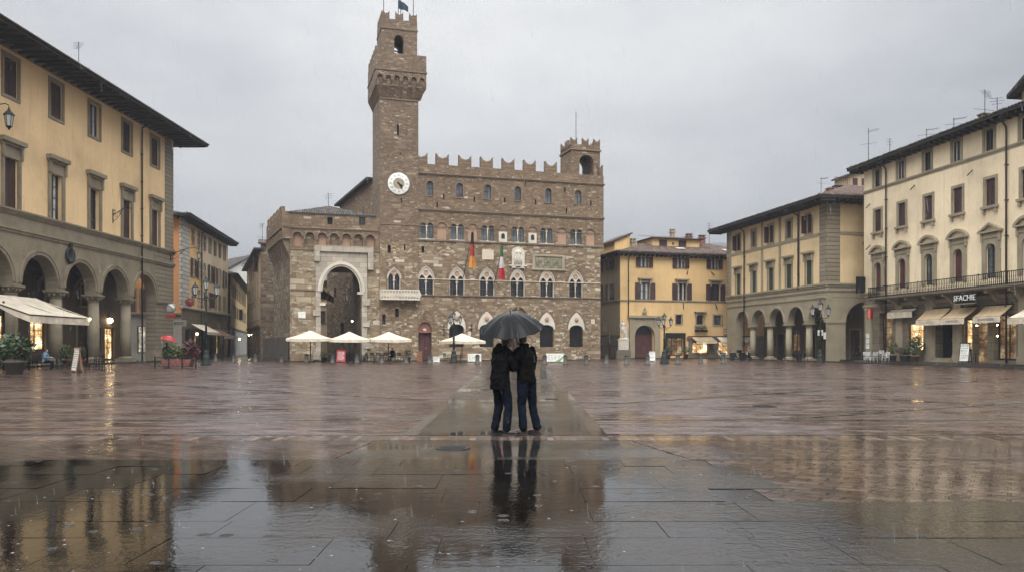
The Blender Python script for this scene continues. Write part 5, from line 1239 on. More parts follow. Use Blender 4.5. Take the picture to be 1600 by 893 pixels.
def sheet(name, pts, z, mat):
    mb = MB(); mb.face([(x, y, z) for x, y in pts]); return struct(name, mb, mat)
def line_pts(x0, y0, x1, y1, w):
    d = Vector((x1-x0, y1-y0)).normalized(); n = Vector((-d.y, d.x))*w/2
    return [(x0-n.x, y0-n.y), (x1-n.x, y1-n.y), (x1+n.x, y1+n.y), (x0+n.x, y0+n.y)]
def build_ground():
    sheet('ground', [(-900, -60), (900, -60), (900, 1500), (-900, 1500)], 0, M['brickpave'])
    sheet('path_border', [(-1.9, 13.82), (-1.66, 13.82), (-1.7, 60), (-1.9, 60)], .006, M['linest']); sheet('path_border', [(1.4, 13.82), (1.66, 13.82), (2.5, 60), (2.23, 60)], .006, M['linest'])
    sheet('path', [(-1.68, 13.82), (1.42, 13.82), (2.25, 60), (2.4, 71), (-1.9, 71), (-1.72, 60)], .004, M['pathst'])
    sheet('street', [(-42, 74), (-22.2, 78.5), (-27.5, 90), (-31, 135), (-33, 170), (-46, 170), (-39.6, 95), (-39.6, 84)], .004, M['slabf'])
    # worn slabs, each laid a hair out of level, so every one mirrors the square a little differently
    sheet('paving_bed', [(-60, -40), (60, -40), (60, 10.8), (-60, 10.8)], .003, M['joint'])
    mb = MB(); rr = random.Random(5); y = -6.0; rows = [.72, .95, .66, .8, .6, .9]; k = 0
    while y < 10.75:
        d = min(rows[k % 6], 10.79-y); x = -22-rr.random()*2; sk = 0; k += 1
        while x < 22:
            w = rr.uniform(.55, 1.5); a, b = rr.gauss(0, .0024), rr.gauss(0, .0022); z0 = .0125+rr.uniform(-.0008, .0008); g = .0032
            if x+w > 3.0 and y > 7.6: break
            c = []
            for px_, py_ in ((x+g, y+g), (x+w-g, y+g), (x+w-g+sk, y+d-g), (x+g+sk, y+d-g)): c.append((px_, py_, max(.006, z0+a*(px_-x-w/2)+b*(py_-y-d/2))))
            mb.face(c); 
            for i in range(4): p, q = c[i], c[(i+1) % 4]; mb.face([(p[0], p[1], .0), (q[0], q[1], .0), q, p])
            x += w
        y += d
    mb.face([(-60, -40, .012), (60, -40, .012), (60, -6.0, .012), (-60, -6.0, .012)]); struct('foreground_paving', mb, M['slabs'])
    sheet('brick_paving', [(2.6, 7.9), (60, 7.9), (60, 10.8), (2.6, 10.8)], .007, M['wetbrick'])
    sheet('brick_border', [(-60, 10.83), (-2.45, 10.83), (-2.25, 13.05), (-60, 13.05)], .007, M['wetbrick']); sheet('brick_border', [(2.45, 10.83), (60, 10.83), (60, 13.05), (1.95, 13.05)], .007, M['wetbrick'])
    sheet('centre_paving', [(-2.4, 10.83), (2.4, 10.83), (1.9, 13.05), (-2.2, 13.05)], .004, M['pathst'])
    sheet('brick_course', [(-60, 13.08), (60, 13.08), (60, 13.74), (-60, 13.74)], .004, M['course'])
    for y, w in ((16.85, .3), (13.95, .22)):
        sheet('paving_line', line_pts(-60, y, -1.72, y, w), .004, M['linest']); sheet('paving_line', line_pts(1.46, y, 60, y, w), .004, M['linest'])
    for (x0, y0, x1, y1, w, k) in ((3.0, 34, 13.0, 20.2, .35, 0), (12.5, 42, 30, 25, .4, 0), (2.6, 21.5, 24, 38, .3, 1), (6.0, 17.1, 32, 33, .3, 1), (-3, 36, -19, 19, .3, 0), (-2.4, 23, -30, 44, .3, 1)):
        sheet('paving_line', line_pts(x0, y0, x1, y1, w), .004+.004*k, M['linest'])
    mb = MB(); d = (G(1600, 57)-G(1350, 76)).normalized(); n = Vector((d.y, -d.x)); P = G(1350, 76)
    q = [P-d*1.5+n*1.6, P+d*38+n*1.6, P+d*38-n*2, P-d*1.5-n*2]; q2 = [P-d*1.2+n*3.2, P+d*38+n*3.2, P+d*38+n*1.55, P-d*1.2+n*1.55]
    mb.slab([(p.x, p.y) for p in q], -.2, .27); struct('pavement', mb, M['slabf'])
    mb = MB(); mb.slab([(p.x, p.y) for p in q2], -.2, .13); struct('pavement', mb, M['slabf'])
    mb = MB(); a, b = pal_pt(-.3, -1.1), pal_pt(34, -1.1); c, e = pal_pt(34, .4), pal_pt(-.3, .4)
    mb.slab([tuple(a), tuple(b), tuple(c), tuple(e)], -.2, .1); struct('kerb', mb, M['slabf'])
    mb = MB(); a = G(969, 97); dd = PDIR; nn = Vector((dd.y, -dd.x)); q = [a-dd*1+nn*1.4, a+dd*24+nn*1.4, a+dd*24-nn*.5, a-dd*1-nn*.5]; mb.slab([tuple(v) for v in q], -.2, .1); struct('kerb', mb, M['slabf'])
    # drains
    for i, (px, py, w, lab) in enumerate(((708, 700, .42, 'round iron drain cover set in the paving left of the couple'), (862, 623, .3, 'small iron drain grate in the stone path right of the couple'), (1195, 634, .5, 'dark iron drain cover in the brick paving far right of the couple'), (662, 590, .6, 'long dark drain slot in the brick paving left of the stone path'))):
        Y = 1928/(py-540); mb = MB(); mb.lathe([(w*.62, -.02), (w*.62, .012), (w*.56, .014), (w*.55, .008), (.001, .008)], n=24)
        for k in range(-3, 4): mb.box(-w*.42, w*.42, k*w*.13-.015, k*w*.13+.015, .008, .016)
        solo('drain_cover', mb, M['iron'], lab, 'drain cover', (gx(px, Y), Y, .004))
    # hills
    def hill(name, x0, x1, y0, base, peaks, seed):
        mb = MB(); nx, ny = 60, 14; b = len(mb.v); rr = random.Random(seed)
        for j in range(ny+1):
            for i in range(nx+1):
                x = x0+(x1-x0)*i/nx; t = j/ny; s = math.sin(PI*min(1, t*1.0)*.5)
                h = base+sum(a*math.exp(-((x-c)/w)**2) for c, w, a in peaks)
                mb.add([(x, y0+t*260, -2+h*s*(1+.25*mnoise.noise(Vector((x*.01, t*2, seed))))+6*mnoise.noise(Vector((x*.03, t*6, seed))))])
        for j in range(ny):
            for i in range(nx): a = b+j*(nx+1)+i; mb.idx((a, a+1, a+nx+2, a+nx+1), 0, True)
        return struct(name, mb, M['hill'])
    hill('hills', -900, 900, 760, 70, [(250, 150, 52), (-330, 160, 30), (620, 240, 80)], 3)
    # splashes of rain on the water film: nobody could count them
    mb = MB()
    for i in range(1500):
        Y = 5.2+16*R.random()**1.5; X = R.uniform(-.66, .66)*Y; s = R.uniform(.002, .010)*(1+.05*Y)*R.random()
        if mnoise.noise(Vector((X*.5, Y*.25, 1.7))) < -.08: continue
        mb.ball((X, Y, .012), (s*1.5, s*.8, s*.3), 8)
        if R.random() < .3: mb.ball((X+R.uniform(-.03, .03), Y, .02+R.random()*.05), s*.25, 6)
    rm = MB(); rr = random.Random(9)
    for i in range(2600):
        Y = 3.5+26*rr.random()**.8; X = rr.uniform(-.68, .68)*Y; Z = rr.uniform(.05, CH+.45*Y); l = rr.uniform(.035, .09); w = .0011*(1+.04*Y)
        a = Vector((X, Y, Z)); e = Vector((.10*l, 0, -l)); rm.face([a-Vector((w*.4, 0, 0)), a+e-Vector((w, 0, 0)), a+e*1.04, a+e+Vector((w, 0, 0)), a+Vector((w*.4, 0, 0))]); rm.face([a-Vector((0, w*.4, 0)), a+e-Vector((0, w, 0)), a+e+Vector((0, w, 0)), a+Vector((0, w*.4, 0))])
    tag(link('rain', rm.mesh('rain', M['rain'])), 'thin falling rain drops over the whole square', 'rain', kind='stuff')
    tag(link('rain_splashes', mb.mesh('rain_splashes', M['splash'])), 'tiny splashes of rain bouncing on the wet paving', 'rain', kind='stuff')

# ------------------------------------------------------------------ street furniture
def lantern_parts(parent, L, s=1.0, lit=False):
    def cage(mb):
        for i in range(6):
            a = 2*PI*i/6; mb.tube([(.2*s*math.cos(a), .2*s*math.sin(a), .5*s), (.12*s*math.cos(a), .12*s*math.sin(a), 0)], .014*s, 4)
        mb.lathe([(.02*s, -.16*s), (.06*s, -.08*s), (.13*s, -.02*s), (.13*s, .02*s)], n=6); mb.lathe([(.24*s, .5*s), (.24*s, .53*s), (.12*s, .68*s), (.07*s, .7*s), (.07*s, .76*s), (.03*s, .8*s), (.04*s, .86*s), (.001, .9*s)], n=6, sm=False)
    c = cpart('lantern', ('lan', s), cage, M['iron_g'], parent, L)
    cpart('glass', ('lang', s, lit), lambda mb: mb.lathe([(.115*s, .01*s), (.192*s, .5*s)], n=6, sm=False), M['bulb_s'] if lit else M['milk'], c)
    return c
def lamp_post(label, x, y, h, n=3, s=1.0):
    t = thing('street_lamp', label, 'street lamp', (x, y, 0)); 
    mb = MB(); mb.lathe([(.42, 0), (.42, .12), (.36, .16), (.34, .3), (.3, .34), (.28, .62), (.3, .66), (.24, .74), (.2, 1.0), (.23, 1.06), (.13, 1.14), (.11, 1.3)], n=12, sm=False); part('base', mb, M['iron_g'], t)
    mb = MB(); mb.lathe([(.1, 1.28), (.085, h*.45), (.11, h*.46), (.11, h*.48), (.075, h*.5), (.06, h-1.5*s), (.12, h-1.45*s), (.12, h-1.35*s), (.05, h-1.25*s), (.045, h-.85*s)], n=12); part('pole', mb, M['iron_g'], t)
    lantern_parts(t, T(0, 0, h-.84*s), s)
    for i in range(n-1):
        a = (PI*i if n == 3 else 2*PI*i/(n-1)) + .2; r = .72*s; ca, sa = math.cos(a), math.sin(a); z = h-1.4*s
        mb = MB(); mb.tube([(0, 0, z), (.3*r*ca, .3*r*sa, z-.12), (.7*r*ca, .7*r*sa, z-.1), (r*ca, r*sa, z+.02)], .035*s, 6)
        mb.tube([(0, 0, z-.3), (.25*r*ca, .25*r*sa, z-.22), (.45*r*ca, .45*r*sa, z-.3), (.35*r*ca, .35*r*sa, z-.38)], .025*s, 6); part('arm', mb, M['iron_g'], t)
        lantern_parts(t, T(r*ca, r*sa, z+.17*s), s)
    return t
def scroll_bracket(mb, L, rise=.5):
    mb.box(-.03, .03, -.06, 0, -.9, .35)
    mb.tube([(0, -.05, -.1), (0, -L*.3, .12), (0, -L*.62, rise*.9), (0, -L*.85, rise), (0, -L, rise*.75)], .035, 6)
    mb.tube([(0, -.05, -.7), (0, -L*.2, -.55), (0, -L*.4, -.1), (0, -L*.5, rise*.6)], .025, 6)
    for c, r in (((-L*.17, -.22), .2), ((-L*.36, .02), .13), ((-L*.12, .2), .1)):
        mb.tube([(0, c[0]+r*(1-.07*i)*math.cos(.7*i), c[1]+r*(1-.07*i)*math.sin(.7*i)) for i in range(12)], .02, 5)
def wall_lantern(fc, u, z, L, s, label, lit=False, lan=True):
    w = fc.wpt(u, 0, z); t = thing('wall_lantern' if lan else 'wall_bracket', label, 'wall lantern' if lan else 'wall bracket', tuple(w), math.atan2(fc.d.y, fc.d.x))
    mb = MB(); scroll_bracket(mb, L); part('bracket', mb, M['iron'], t)
    if lan:
        q = MB(); q.tube([(0, -L, .38), (0, -L, .3)], .02, 5); part('hook', q, M['iron'], t); lantern_parts(t, T(0, -L, .32-.92*s), s, lit)
    return t
def small_lamp(loc, label, r=.16, mat='bulb'):
    t = thing('wall_lamp', label, 'lamp', loc); mb = MB(); mb.ball((0, 0, 0), r, 12); part('bulb', mb, M[mat], t)
    mb = MB(); mb.lathe([(r*.3, r*1.5), (r*.9, r*1.0), (r*.95, r*.9)], n=12); mb.tube([(0, 0, r*1.4), (0, .25, r*1.7)], .02, 5); part('shade', mb, M['iron'], t)
def antenna(label, x, y, z, h, kind=0):
    mb = MB(); mb.tube([(0, 0, -1.2), (0, 0, h)], .03, 5)
    if kind == 0:
        for i in range(6): zz = h-.1-.14*i; mb.tube([(-.45+.04*i, -.1*i, zz), (.45-.04*i, -.1*i, zz)], .012, 4)
        mb.tube([(-.9, 0, h*.38), (.9, .15, h*.36)], .015, 4); mb.tube([(0, .1, h), (0, -.6, h-.8)], .015, 4)
    elif kind == 1:
        mb.tube([(-.1, 0, h*.9), (1.0, .2, h)], .016, 4)
        for i in range(7): mb.tube([(.1+.13*i, -.3, h*.9+.02*i), (.1+.13*i, .35, h*.9+.02*i)], .01, 4)
        mb.tube([(-.7, 0, h*.55), (.8, .1, h*.6)], .014, 4)
    else:
        for zz, l in ((h*.95, .4), (h*.8, .5), (h*.65, .35)): mb.tube([(-l, 0, zz), (l, .1, zz+.05)], .014, 4)
    return solo('antenna', mb, M['iron'], label, 'antenna', (x, y, z), R.uniform(-.4, .4))
def chair_tree(label, mat, loc, rz, group=None):
    t = thing('cafe_chair', label, 'chair', loc, rz, group); m = M[mat]
    mb = MB(); mb.box(-.23, .23, -.23, .23, .42, .47); part('seat', mb, m, t)
    mb = MB()
    for x in (-.21, .21): mb.tube([(x, .21, .45), (x, .25, .9)], .026, 5)
    for i in range(5): mb.box(-.2, .2, .222+.008*i, .24+.008*i, .55+.075*i, .605+.075*i)
    part('backrest', mb, m, t)
    for x in (-.2, .2):
        for y in (-.2, .2): cpart('leg', ('cleg', mat), lambda mb: mb.tube([(0, 0, .44), (0, 0, 0)], .025, 5), m, t, T(x, y, 0))
        mb = MB(); mb.tube([(x*1.05, .24, .66), (x*1.15, -.1, .66), (x*1.1, -.19, .45)], .022, 5); part('armrest', mb, m, t)
    return t
def table_tree(label, mat, loc, group=None, sq=False):
    t = thing('cafe_table', label, 'table', loc, 0, group)
    mb = MB(); mb.lathe([(.36, .72), (.38, .725), (.38, .745), (.001, .75)], n=4 if sq else 20, sm=False); part('table_top', mb, M[mat], t)
    mb = MB(); mb.lathe([(.2, 0), (.2, .02), (.04, .06), (.03, .72)], n=12); part('pedestal', mb, M['iron'], t)
    return t
def foliage(mb, c, r, n, leaf, m=0, up=.3, seed=0):
    rr = random.Random(seed)
    for i in range(n):
        a = rr.uniform(0, 2*PI); b = math.acos(rr.uniform(-.7, 1)); k = rr.random()**.4
        k *= 1+.25*mnoise.noise(Vector((math.cos(a)*2, math.sin(a)*2, b*2+seed)))
        p = Vector((c[0]+r[0]*k*math.sin(b)*math.cos(a), c[1]+r[1]*k*math.sin(b)*math.sin(a), c[2]+r[2]*k*math.cos(b)))
        d = Vector((rr.uniform(-1, 1), rr.uniform(-1, 1), rr.uniform(-.4, 1))).normalized(); e = d.orthogonal().normalized(); e.rotate(Matrix.Rotation(rr.uniform(0, 6.28), 3, d))
        l = leaf*rr.uniform(.6, 1.4); g = d.cross(e)
        mb.face([p-e*l*.15, p+d*l*.5-e*l*.3+g*l*.06, p+d*l, p+d*l*.5+e*l*.3-g*l*.06], m)
def pot_plant(label, x, y, r, h, z=0, mat='leaf', pot='terra', ph=.5, pr=.32, kind='potted_shrub', cat='potted plant', stems=False, seed=1, n=500):
    t = thing(kind, label, cat, (x, y, z)); mb = MB(); mb.lathe([(pr*.7, 0), (pr*.95, ph*.85), (pr*1.05, ph*.86), (pr*1.05, ph), (pr*.9, ph), (pr*.88, ph*.9), (.001, ph*.9)], n=18); part('pot', mb, M[pot], t)
    mb = MB(); foliage(mb, (0, 0, ph+h*.48), (r, r, h*.52), n, r*.34, seed=seed); part('foliage', mb, M[mat], t)
    mb = MB(); mb.tube([(0, 0, ph*.8), (.02, .01, ph+h*.5)], [.03, .015], 6)
    for k in range(4): a = k*1.7; mb.tube([(0, 0, ph+.05), (r*.5*math.cos(a), r*.5*math.sin(a), ph+h*.5)], [.018, .008], 5)
    part('stem', mb, M['wood'], t)
    return t
def a_board(label, x, y, w, h, face='paper', frame='wood_o', rz=0, lines=7, ink='ink', name='menu_board', cat='menu board'):
    t = thing(name, label, cat, (x, y, 0), rz); tilt = .16
    for sy in (-1, 1):
        L = T(0, sy*tilt*h*.85, 0) @ Matrix.Rotation(-sy*tilt*-1, 4, 'X') if sy > 0 else T(0, -tilt*h*.85, 0) @ Matrix.Rotation(-tilt, 4, 'X')
        mb = MB(); f_ = .05
        for (a, b, c, d) in ((-w/2, -w/2+f_, 0, h), (w/2-f_, w/2, 0, h), (-w/2+f_, w/2-f_, h-f_, h), (-w/2+f_, w/2-f_, .1, .1+f_)): mb.box(a, b, -.02, .02, c, d)
        p = part('panel_frame', mb, M[frame], t, L)
        mb = MB(); mb.box(-w/2+f_, w/2-f_, -.012, .012, .1+f_, h-f_); part('panel', mb, M[face], p)
        if sy < 0:
            mb = MB(); rr = random.Random(int(x*10))
            for i in range(lines):
                z = h-.16-(h-.35)*i/lines; k = -w*.36
                while k < w*.3: l = rr.uniform(.03, .12)*w*1.6; mb.box(k, min(k+l, w*.37), -.017, -.012, z-.02, z+.012*rr.uniform(1, 3)); k += l+.03*w*1.5
            part('writing', mb, M[ink], p)
    return t
def awning(fc, u0, u1, zt, zf, proj, label, val=.35, mat='canvas_t', text=None, group=None, ink='ink', size=.26):
    t = tag(link('shop_awning', None, None, fc.W @ T(u0, 0, 0)), label, 'awning', group); w = u1-u0; mb = MB(); n = 10
    for i in range(n):
        a, b = w*i/n, w*(i+1)/n; s0 = .03*math.sin(i*2.1); 
        mb.face([(a, -.02, zt), (b, -.02, zt), (b, -proj*.5, (zt+zf)/2-.05), (a, -proj*.5, (zt+zf)/2-.05)]); mb.face([(a, -proj*.5, (zt+zf)/2-.05), (b, -proj*.5, (zt+zf)/2-.05), (b, -proj, zf), (a, -proj, zf)])
    part('canopy', mb, M[mat], t)
    vb = MB(); k = max(4, int(w/.3))
    for i in range(k): a, b = w*i/k, w*(i+1)/k; vb.prism([(a, zf-val), ((a+b)/2, zf-val-.05), (b, zf-val), (b, zf), (a, zf)], -proj-.015, -proj+.005)
    part('valance', vb, M['canvas'], t)
    ab = MB()
    for x in (.06, w-.06): ab.tube([(x, -.04, zf-.25), (x, -proj*.55, zf-.42), (x, -proj+.02, zf-.05)], .028, 5)
    ab.tube([(0, -proj+.02, zf), (w, -proj+.02, zf)], .03, 6); ab.tube([(0, -.06, zt), (w, -.06, zt)], .06, 8); part('frame', ab, M['iron'], t)
    if text: link('lettering', text_mesh('lettering', text, size, M[ink], .004), t, T(w/2, -proj-.022, zf-val*.52) @ Matrix.Rotation(PI/2, 4, 'X'))
    return t
def parasol(label, x, y, zp, ze, w, group, post_r=.045, rz=0):
    t = thing('parasol', label, 'parasol', (x, y, 0), rz, group); mb = MB(); a = w/2; n = 8
    def P(i, j, k):   # side i, along j, up k (0 rim,1 peak)
        c = [(-a,-a), (a,-a), (a,a), (-a,a)]; p, q = c[i], c[(i+1) % 4]
        X, Y = p[0]+(q[0]-p[0])*j, p[1]+(q[1]-p[1])*j; sag = .07*math.sin(PI*k)*(1-.5*math.sin(PI*j)) + .05*math.sin(PI*j)*(1-k)
        return (X*(1-k), Y*(1-k), ze+(zp-ze)*k-sag)
    for i in range(4):
        for j in range(n):
            for k in range(5):
                u0, u1, v0, v1 = j/n, (j+1)/n, k/5, (k+1)/5
                mb.face([P(i, u0, v0), P(i, u1, v0), P(i, u1, v1), P(i, u0, v1)] if k < 4 else [P(i, u0, v0), P(i, u1, v0), (0, 0, zp)], 0, False)
            p, q = Vector(P(i, j/n, 0)), Vector(P(i, (j+1)/n, 0)); mb.face([p-Vector((0, 0, .26)), q-Vector((0, 0, .26)), q, p])
    part('canopy', mb, M['canvas'], t)
    mb = MB(); mb.tube([(0, 0, .05), (0, 0, zp+.08)], post_r, 8); part('pole', mb, M['wood'], t)
    mb = MB(); mb.box(-.35, .35, -.35, .35, 0, .08); part('base', mb, M['boll'], t)
    mb = MB()
    for i in range(8):
        e = [(-a,-a), (0,-a), (a,-a), (a,0), (a,a), (0,a), (-a,a), (-a,0)][i]; mb.tube([(0, 0, zp-.1), (e[0]*.97, e[1]*.97, ze-.04)], .015, 4); mb.tube([(0, 0, ze-.25), (e[0]*.45, e[1]*.45, ze+(zp-ze)*.5-.12)], .012, 4)
    part('ribs', mb, M['wood'], t)
    return t
def scooter(label, x, y, rz, body, moped=True):
    t = thing('scooter' if moped else 'motorbike', label, 'scooter' if moped else 'motorbike', (x, y, 0), rz)
    for yy in (-.62, .62):
        w = MB(); w.M = T(0, yy, .24) @ Matrix.Rotation(PI/2, 4, 'Y'); w.lathe([(.15, -.05), (.22, -.055), (.245, 0), (.22, .055), (.15, .05)], n=20); wo = part('wheel', w, M['rubber'], t)
        r = MB(); r.M = T(0, yy, .24) @ Matrix.Rotation(PI/2, 4, 'Y'); r.lathe([(.001, -.045), (.14, -.04), (.155, 0), (.14, .04), (.001, .045)], n=16); part('rim', r, M['metal'], wo)
    b = MB(); b.prism([(-.2, .3), (.55, .28), (.78, .55), (.72, .72), (.1, .72), (-.05, .42)], -.15, .15); b.M = RZ(PI/2)
    b = MB(RZ(PI/2)); b.prism([(-.05, .3), (.62, .3), (.85, .55), (.8, .74), (.12, .74), (.02, .42)], -.16, .16); b.prism([(-.35, .26), (.05, .26), (.05, .36), (-.35, .36)], -.17, .17)
    b.prism([(-.44, .3), (-.36, .3), (-.5, .98), (-.58, .98)], -.2, .2); b.prism([(-.82, .3), (-.6, .52), (-.42, .5), (-.45, .38)], -.09, .09); part('body', b, M[body], t)
    s = MB(); s.box(-.14, .14, .1, .8, .74, .83); part('saddle', s, M['iron'], t)
    h = MB(); h.tube([(0, -.62, .24), (0, -.5, .95)], .03, 6); h.tube([(-.33, -.42, 1.04), (-.1, -.5, 1.0), (.1, -.5, 1.0), (.33, -.42, 1.04)], .022, 6); part('handlebar', h, M['iron'], t)
    for sx in (-1, 1): m = MB(); m.tube([(sx*.2, -.48, 1.0), (sx*.28, -.5, 1.2)], .01, 4); m.ball((sx*.29, -.5, 1.24), (.07, .02, .05), 8); part('mirror', m, M['metal'], t)
    l = MB(); l.ball((0, -.6, .9), (.08, .05, .08), 10); part('headlight', l, M['milk'], t)
    if moped: c = MB(); c.box(-.18, .18, .72, 1.08, .8, 1.12); part('top_box', c, M[body], t)
    return t
# ------------------------------------------------------------------ people
def remesh(o, vox, smooth=2, disp=0.0, dscale=.12):
    m = o.modifiers.new('r', 'REMESH'); m.mode = 'VOXEL'; m.voxel_size = vox; m.use_smooth_shade = True
    if smooth: q = o.modifiers.new('s', 'SMOOTH'); q.iterations = smooth; q.factor = .5
    if disp:
        tx = bpy.data.textures.new('folds', 'CLOUDS'); tx.noise_scale = dscale; tx.noise_depth = 2
        d = o.modifiers.new('d', 'DISPLACE'); d.texture = tx; d.strength = disp; d.mid_level = .5; d.texture_coords = 'LOCAL'
    bake(o)
def ell(c, a, b, n=18, tilt=0.0):
    c = Vector(c); return [c + Vector((a*math.cos(2*PI*i/n), b*math.sin(2*PI*i/n), tilt*b*math.sin(2*PI*i/n))) for i in range(n)]
def hand(mb, w, d, up, s=1.0, grip=None):
    """palm and five fingers; w wrist, d pointing direction, up = back of the hand"""
    w, d = Vector(w), Vector(d).normalized(); up = Vector(up); up = (up-d*up.dot(d)).normalized(); sd = d.cross(up)
    mb.limb([(w, .026*s), (w+d*.04*s, .032*s), (w+d*.085*s, .03*s)], 10)
    for i, (o, l) in enumerate(((-.030, .065), (-.010, .078), (.010, .074), (.029, .058))):
        b = w+d*.09*s+sd*o*s; c = .55
        mb.limb([(b, .0095*s), (b+(d*.85-up*.3)*l*.45*s, .009*s), (b+(d*.85-up*.3)*l*.45*s+(d*.35-up*.9)*l*.4*s, .0085*s), (b+(d*.85-up*.3)*l*.45*s+(d*.35-up*.9)*l*.4*s+(-d*.3-up*.8)*l*.25*s, .008*s)], 7)
    t = w+d*.03*s-sd*.028*s; mb.limb([(t, .013*s), (t+(d*.6-sd*.6-up*.2)*.035*s, .011*s), (t+(d*.6-sd*.6-up*.2)*.035*s+(d*.7-up*.5)*.03*s, .0095*s)], 7)
def person(label, loc, rz, J, top, legs, shoe, hair='hair', hem=.85, hood=False, vox=.012, hair_long=0, loose=1.0, group=None):
    t = thing('person', label, 'person', loc, rz, group)
    pe, ch, nk, hd = (Vector(J[k]) for k in ('pelvis', 'chest', 'neck', 'head')); hdir = Vector(J.get('look', (0, 1, 0))).normalized(); hr = hdir.cross(Vector((0, 0, 1))).normalized()
    b = MB()
    b.loft([ell(pe-Vector((0, 0, .1)), .15, .105), ell(pe, .17, .12), ell(pe.lerp(ch, .45), .145, .105), ell(ch, .18, .12), ell(ch.lerp(nk, .55), .165, .1), ell(nk-Vector((0, 0, .02)), .085, .07)])
    b.limb([(nk-Vector((0, 0, .06)), .06), (nk+Vector((0, 0, .05)), .055), (hd-Vector((0, 0, .04)), .055)])
    rot = Matrix((hr, hdir, Vector((0, 0, 1)))).transposed()
    b.ball(hd, (.076, .098, .118), 18, rot=rot); b.ball(hd+hdir*.03-Vector((0, 0, .055)), (.058, .07, .062), 14, rot=rot)
    b.ball(hd+hdir*.102-Vector((0, 0, .012)), (.014, .02, .024), 8, rot=rot); b.ball(hd+hdir*.088-Vector((0, 0, .055)), (.026, .014, .011), 8, rot=rot)
    for s in (-1, 1): b.ball(hd+hr*s*.078-Vector((0, 0, .01)), (.012, .022, .032), 8, rot=rot)
    for s, k in ((1, 'R'), (-1, 'L')):
        sh, el, wr, hp, kn, an = (Vector(J[q+k]) for q in ('sh', 'el', 'wr', 'hp', 'kn', 'an'))
        b.limb([(sh, .055), (sh.lerp(el, .5), .048), (el, .038), (el.lerp(wr, .4), .036), (wr, .027)])
        b.limb([(hp, .085), (hp.lerp(kn, .5), .072), (kn, .054), (kn.lerp(an, .35), .052), (an, .036)])
        fd = Vector(J['toe'+k]).normalized(); b.limb([(an-Vector((0, 0, .045)), .038), (an+fd*.12-Vector((0, 0, .055)), .03)])
        hand(b, wr, J.get('hd'+k, wr-el), J.get('hu'+k, (0, 0, 1)))
    body = part('body', b, M['skin'], t); remesh(body, vox*.75, 2)
    for s in (-1, 1):
        e = MB(); e.ball(hd+hdir*.086+hr*s*.03+Vector((0, 0, .008)), .011, 8); part('eye', e, M['paper'], t)
    # hair
    h = MB(); h.ball(hd-hdir*.012+Vector((0, 0, .022)), (.088, .104, .112), 18, rot=rot); h.ball(hd-hdir*.045-Vector((0, 0, .03)), (.075, .068, .085+hair_long), 14, rot=rot)
    ho = part('hair', h, M[hair], t); remesh(ho, .012, 2, .02, .03)
    # trousers
    q = MB(); q.loft([ell(pe-Vector((0, 0, .12)), .16, .12), ell(pe-Vector((0, 0, .02)), .19, .14), ell(pe+Vector((0, 0, .1)), .17, .125)])
    for k in 'RL':
        hp, kn, an = (Vector(J[p+k]) for p in ('hp', 'kn', 'an')); lo = an-(an-kn).normalized()*.02
        q.limb([(hp, .108), (hp.lerp(kn, .5), .094), (kn, .078), (kn.lerp(an, .5), .074), (lo, .075)])
    jo = part('jeans', q, M[legs], t); remesh(jo, vox, 2, .034, .1)
    for k in 'RL':
        an, fd = Vector(J['an'+k]), Vector(J['toe'+k]).normalized(); g = MB(); sd = fd.cross(Vector((0, 0, 1)))
        r2 = Matrix((sd, fd, Vector((0, 0, 1)))).transposed(); base = Vector((an.x, an.y, an.z-.09))
        g.ball(base+fd*.07+Vector((0, 0, .045)), (.05, .145, .045), 16, rot=r2); g.ball(base-fd*.0+Vector((0, 0, .07)), (.046, .07, .07), 14, rot=r2); g.ball(base+fd*.16+Vector((0, 0, .035)), (.05, .06, .035), 12, rot=r2)
        so = part('shoe', g, M[shoe], t); remesh(so, .009, 2)
        l = MB(); l.slab([(base.x+(fd*a+sd*c).x, base.y+(fd*a+sd*c).y) for a, c in ((-.08, -.03), (-.07, .03), (0, .045), (.13, .05), (.2, .035), (.225, 0), (.2, -.035), (.13, -.05), (0, -.045))], base.z, base.z+.022); part('sole', l, M['rubber'], so)
    # jacket
    g = MB(); hz = Vector((pe.x, pe.y, hem)); w = loose
    g.loft([ell(hz, .215*w, .155*w), ell(pe+Vector((0, 0, .02)) if hem < pe.z else pe+Vector((0, 0, .03)), .213*w, .155*w), ell(pe.lerp(ch, .5), .20*w, .148*w), ell(ch, .215*w, .155*w), ell(ch.lerp(nk, .5), .205, .14), ell(ch.lerp(nk, .82), .14, .105), ell(nk+Vector((0, 0, .02)), .085, .082)], 0)
    for k in 'RL':
        sh, el, wr = (Vector(J[p+k]) for p in ('sh', 'el', 'wr'))
        g.limb([(sh, .088), (sh.lerp(el, .5), .078), (el, .066), (el.lerp(wr, .5), .058), (wr-(wr-el).normalized()*.02, .05)], 14)
    g.loft([ell(nk-Vector((0, .01, .03)), .1, .095), ell(nk+Vector((0, -.015, .04)), .092, .09), ell(nk+Vector((0, -.02, .075)), .086, .085)])
    if hood: g.ball(nk+Vector((0, -.11, -.02)), (.13, .09, .07), 14); g.ball(nk+Vector((0, -.07, .06)), (.105, .07, .05), 12)
    jk = part('jacket', g, M[top], t); remesh(jk, vox, 2, .042, .09)
    pk = MB()
    return t
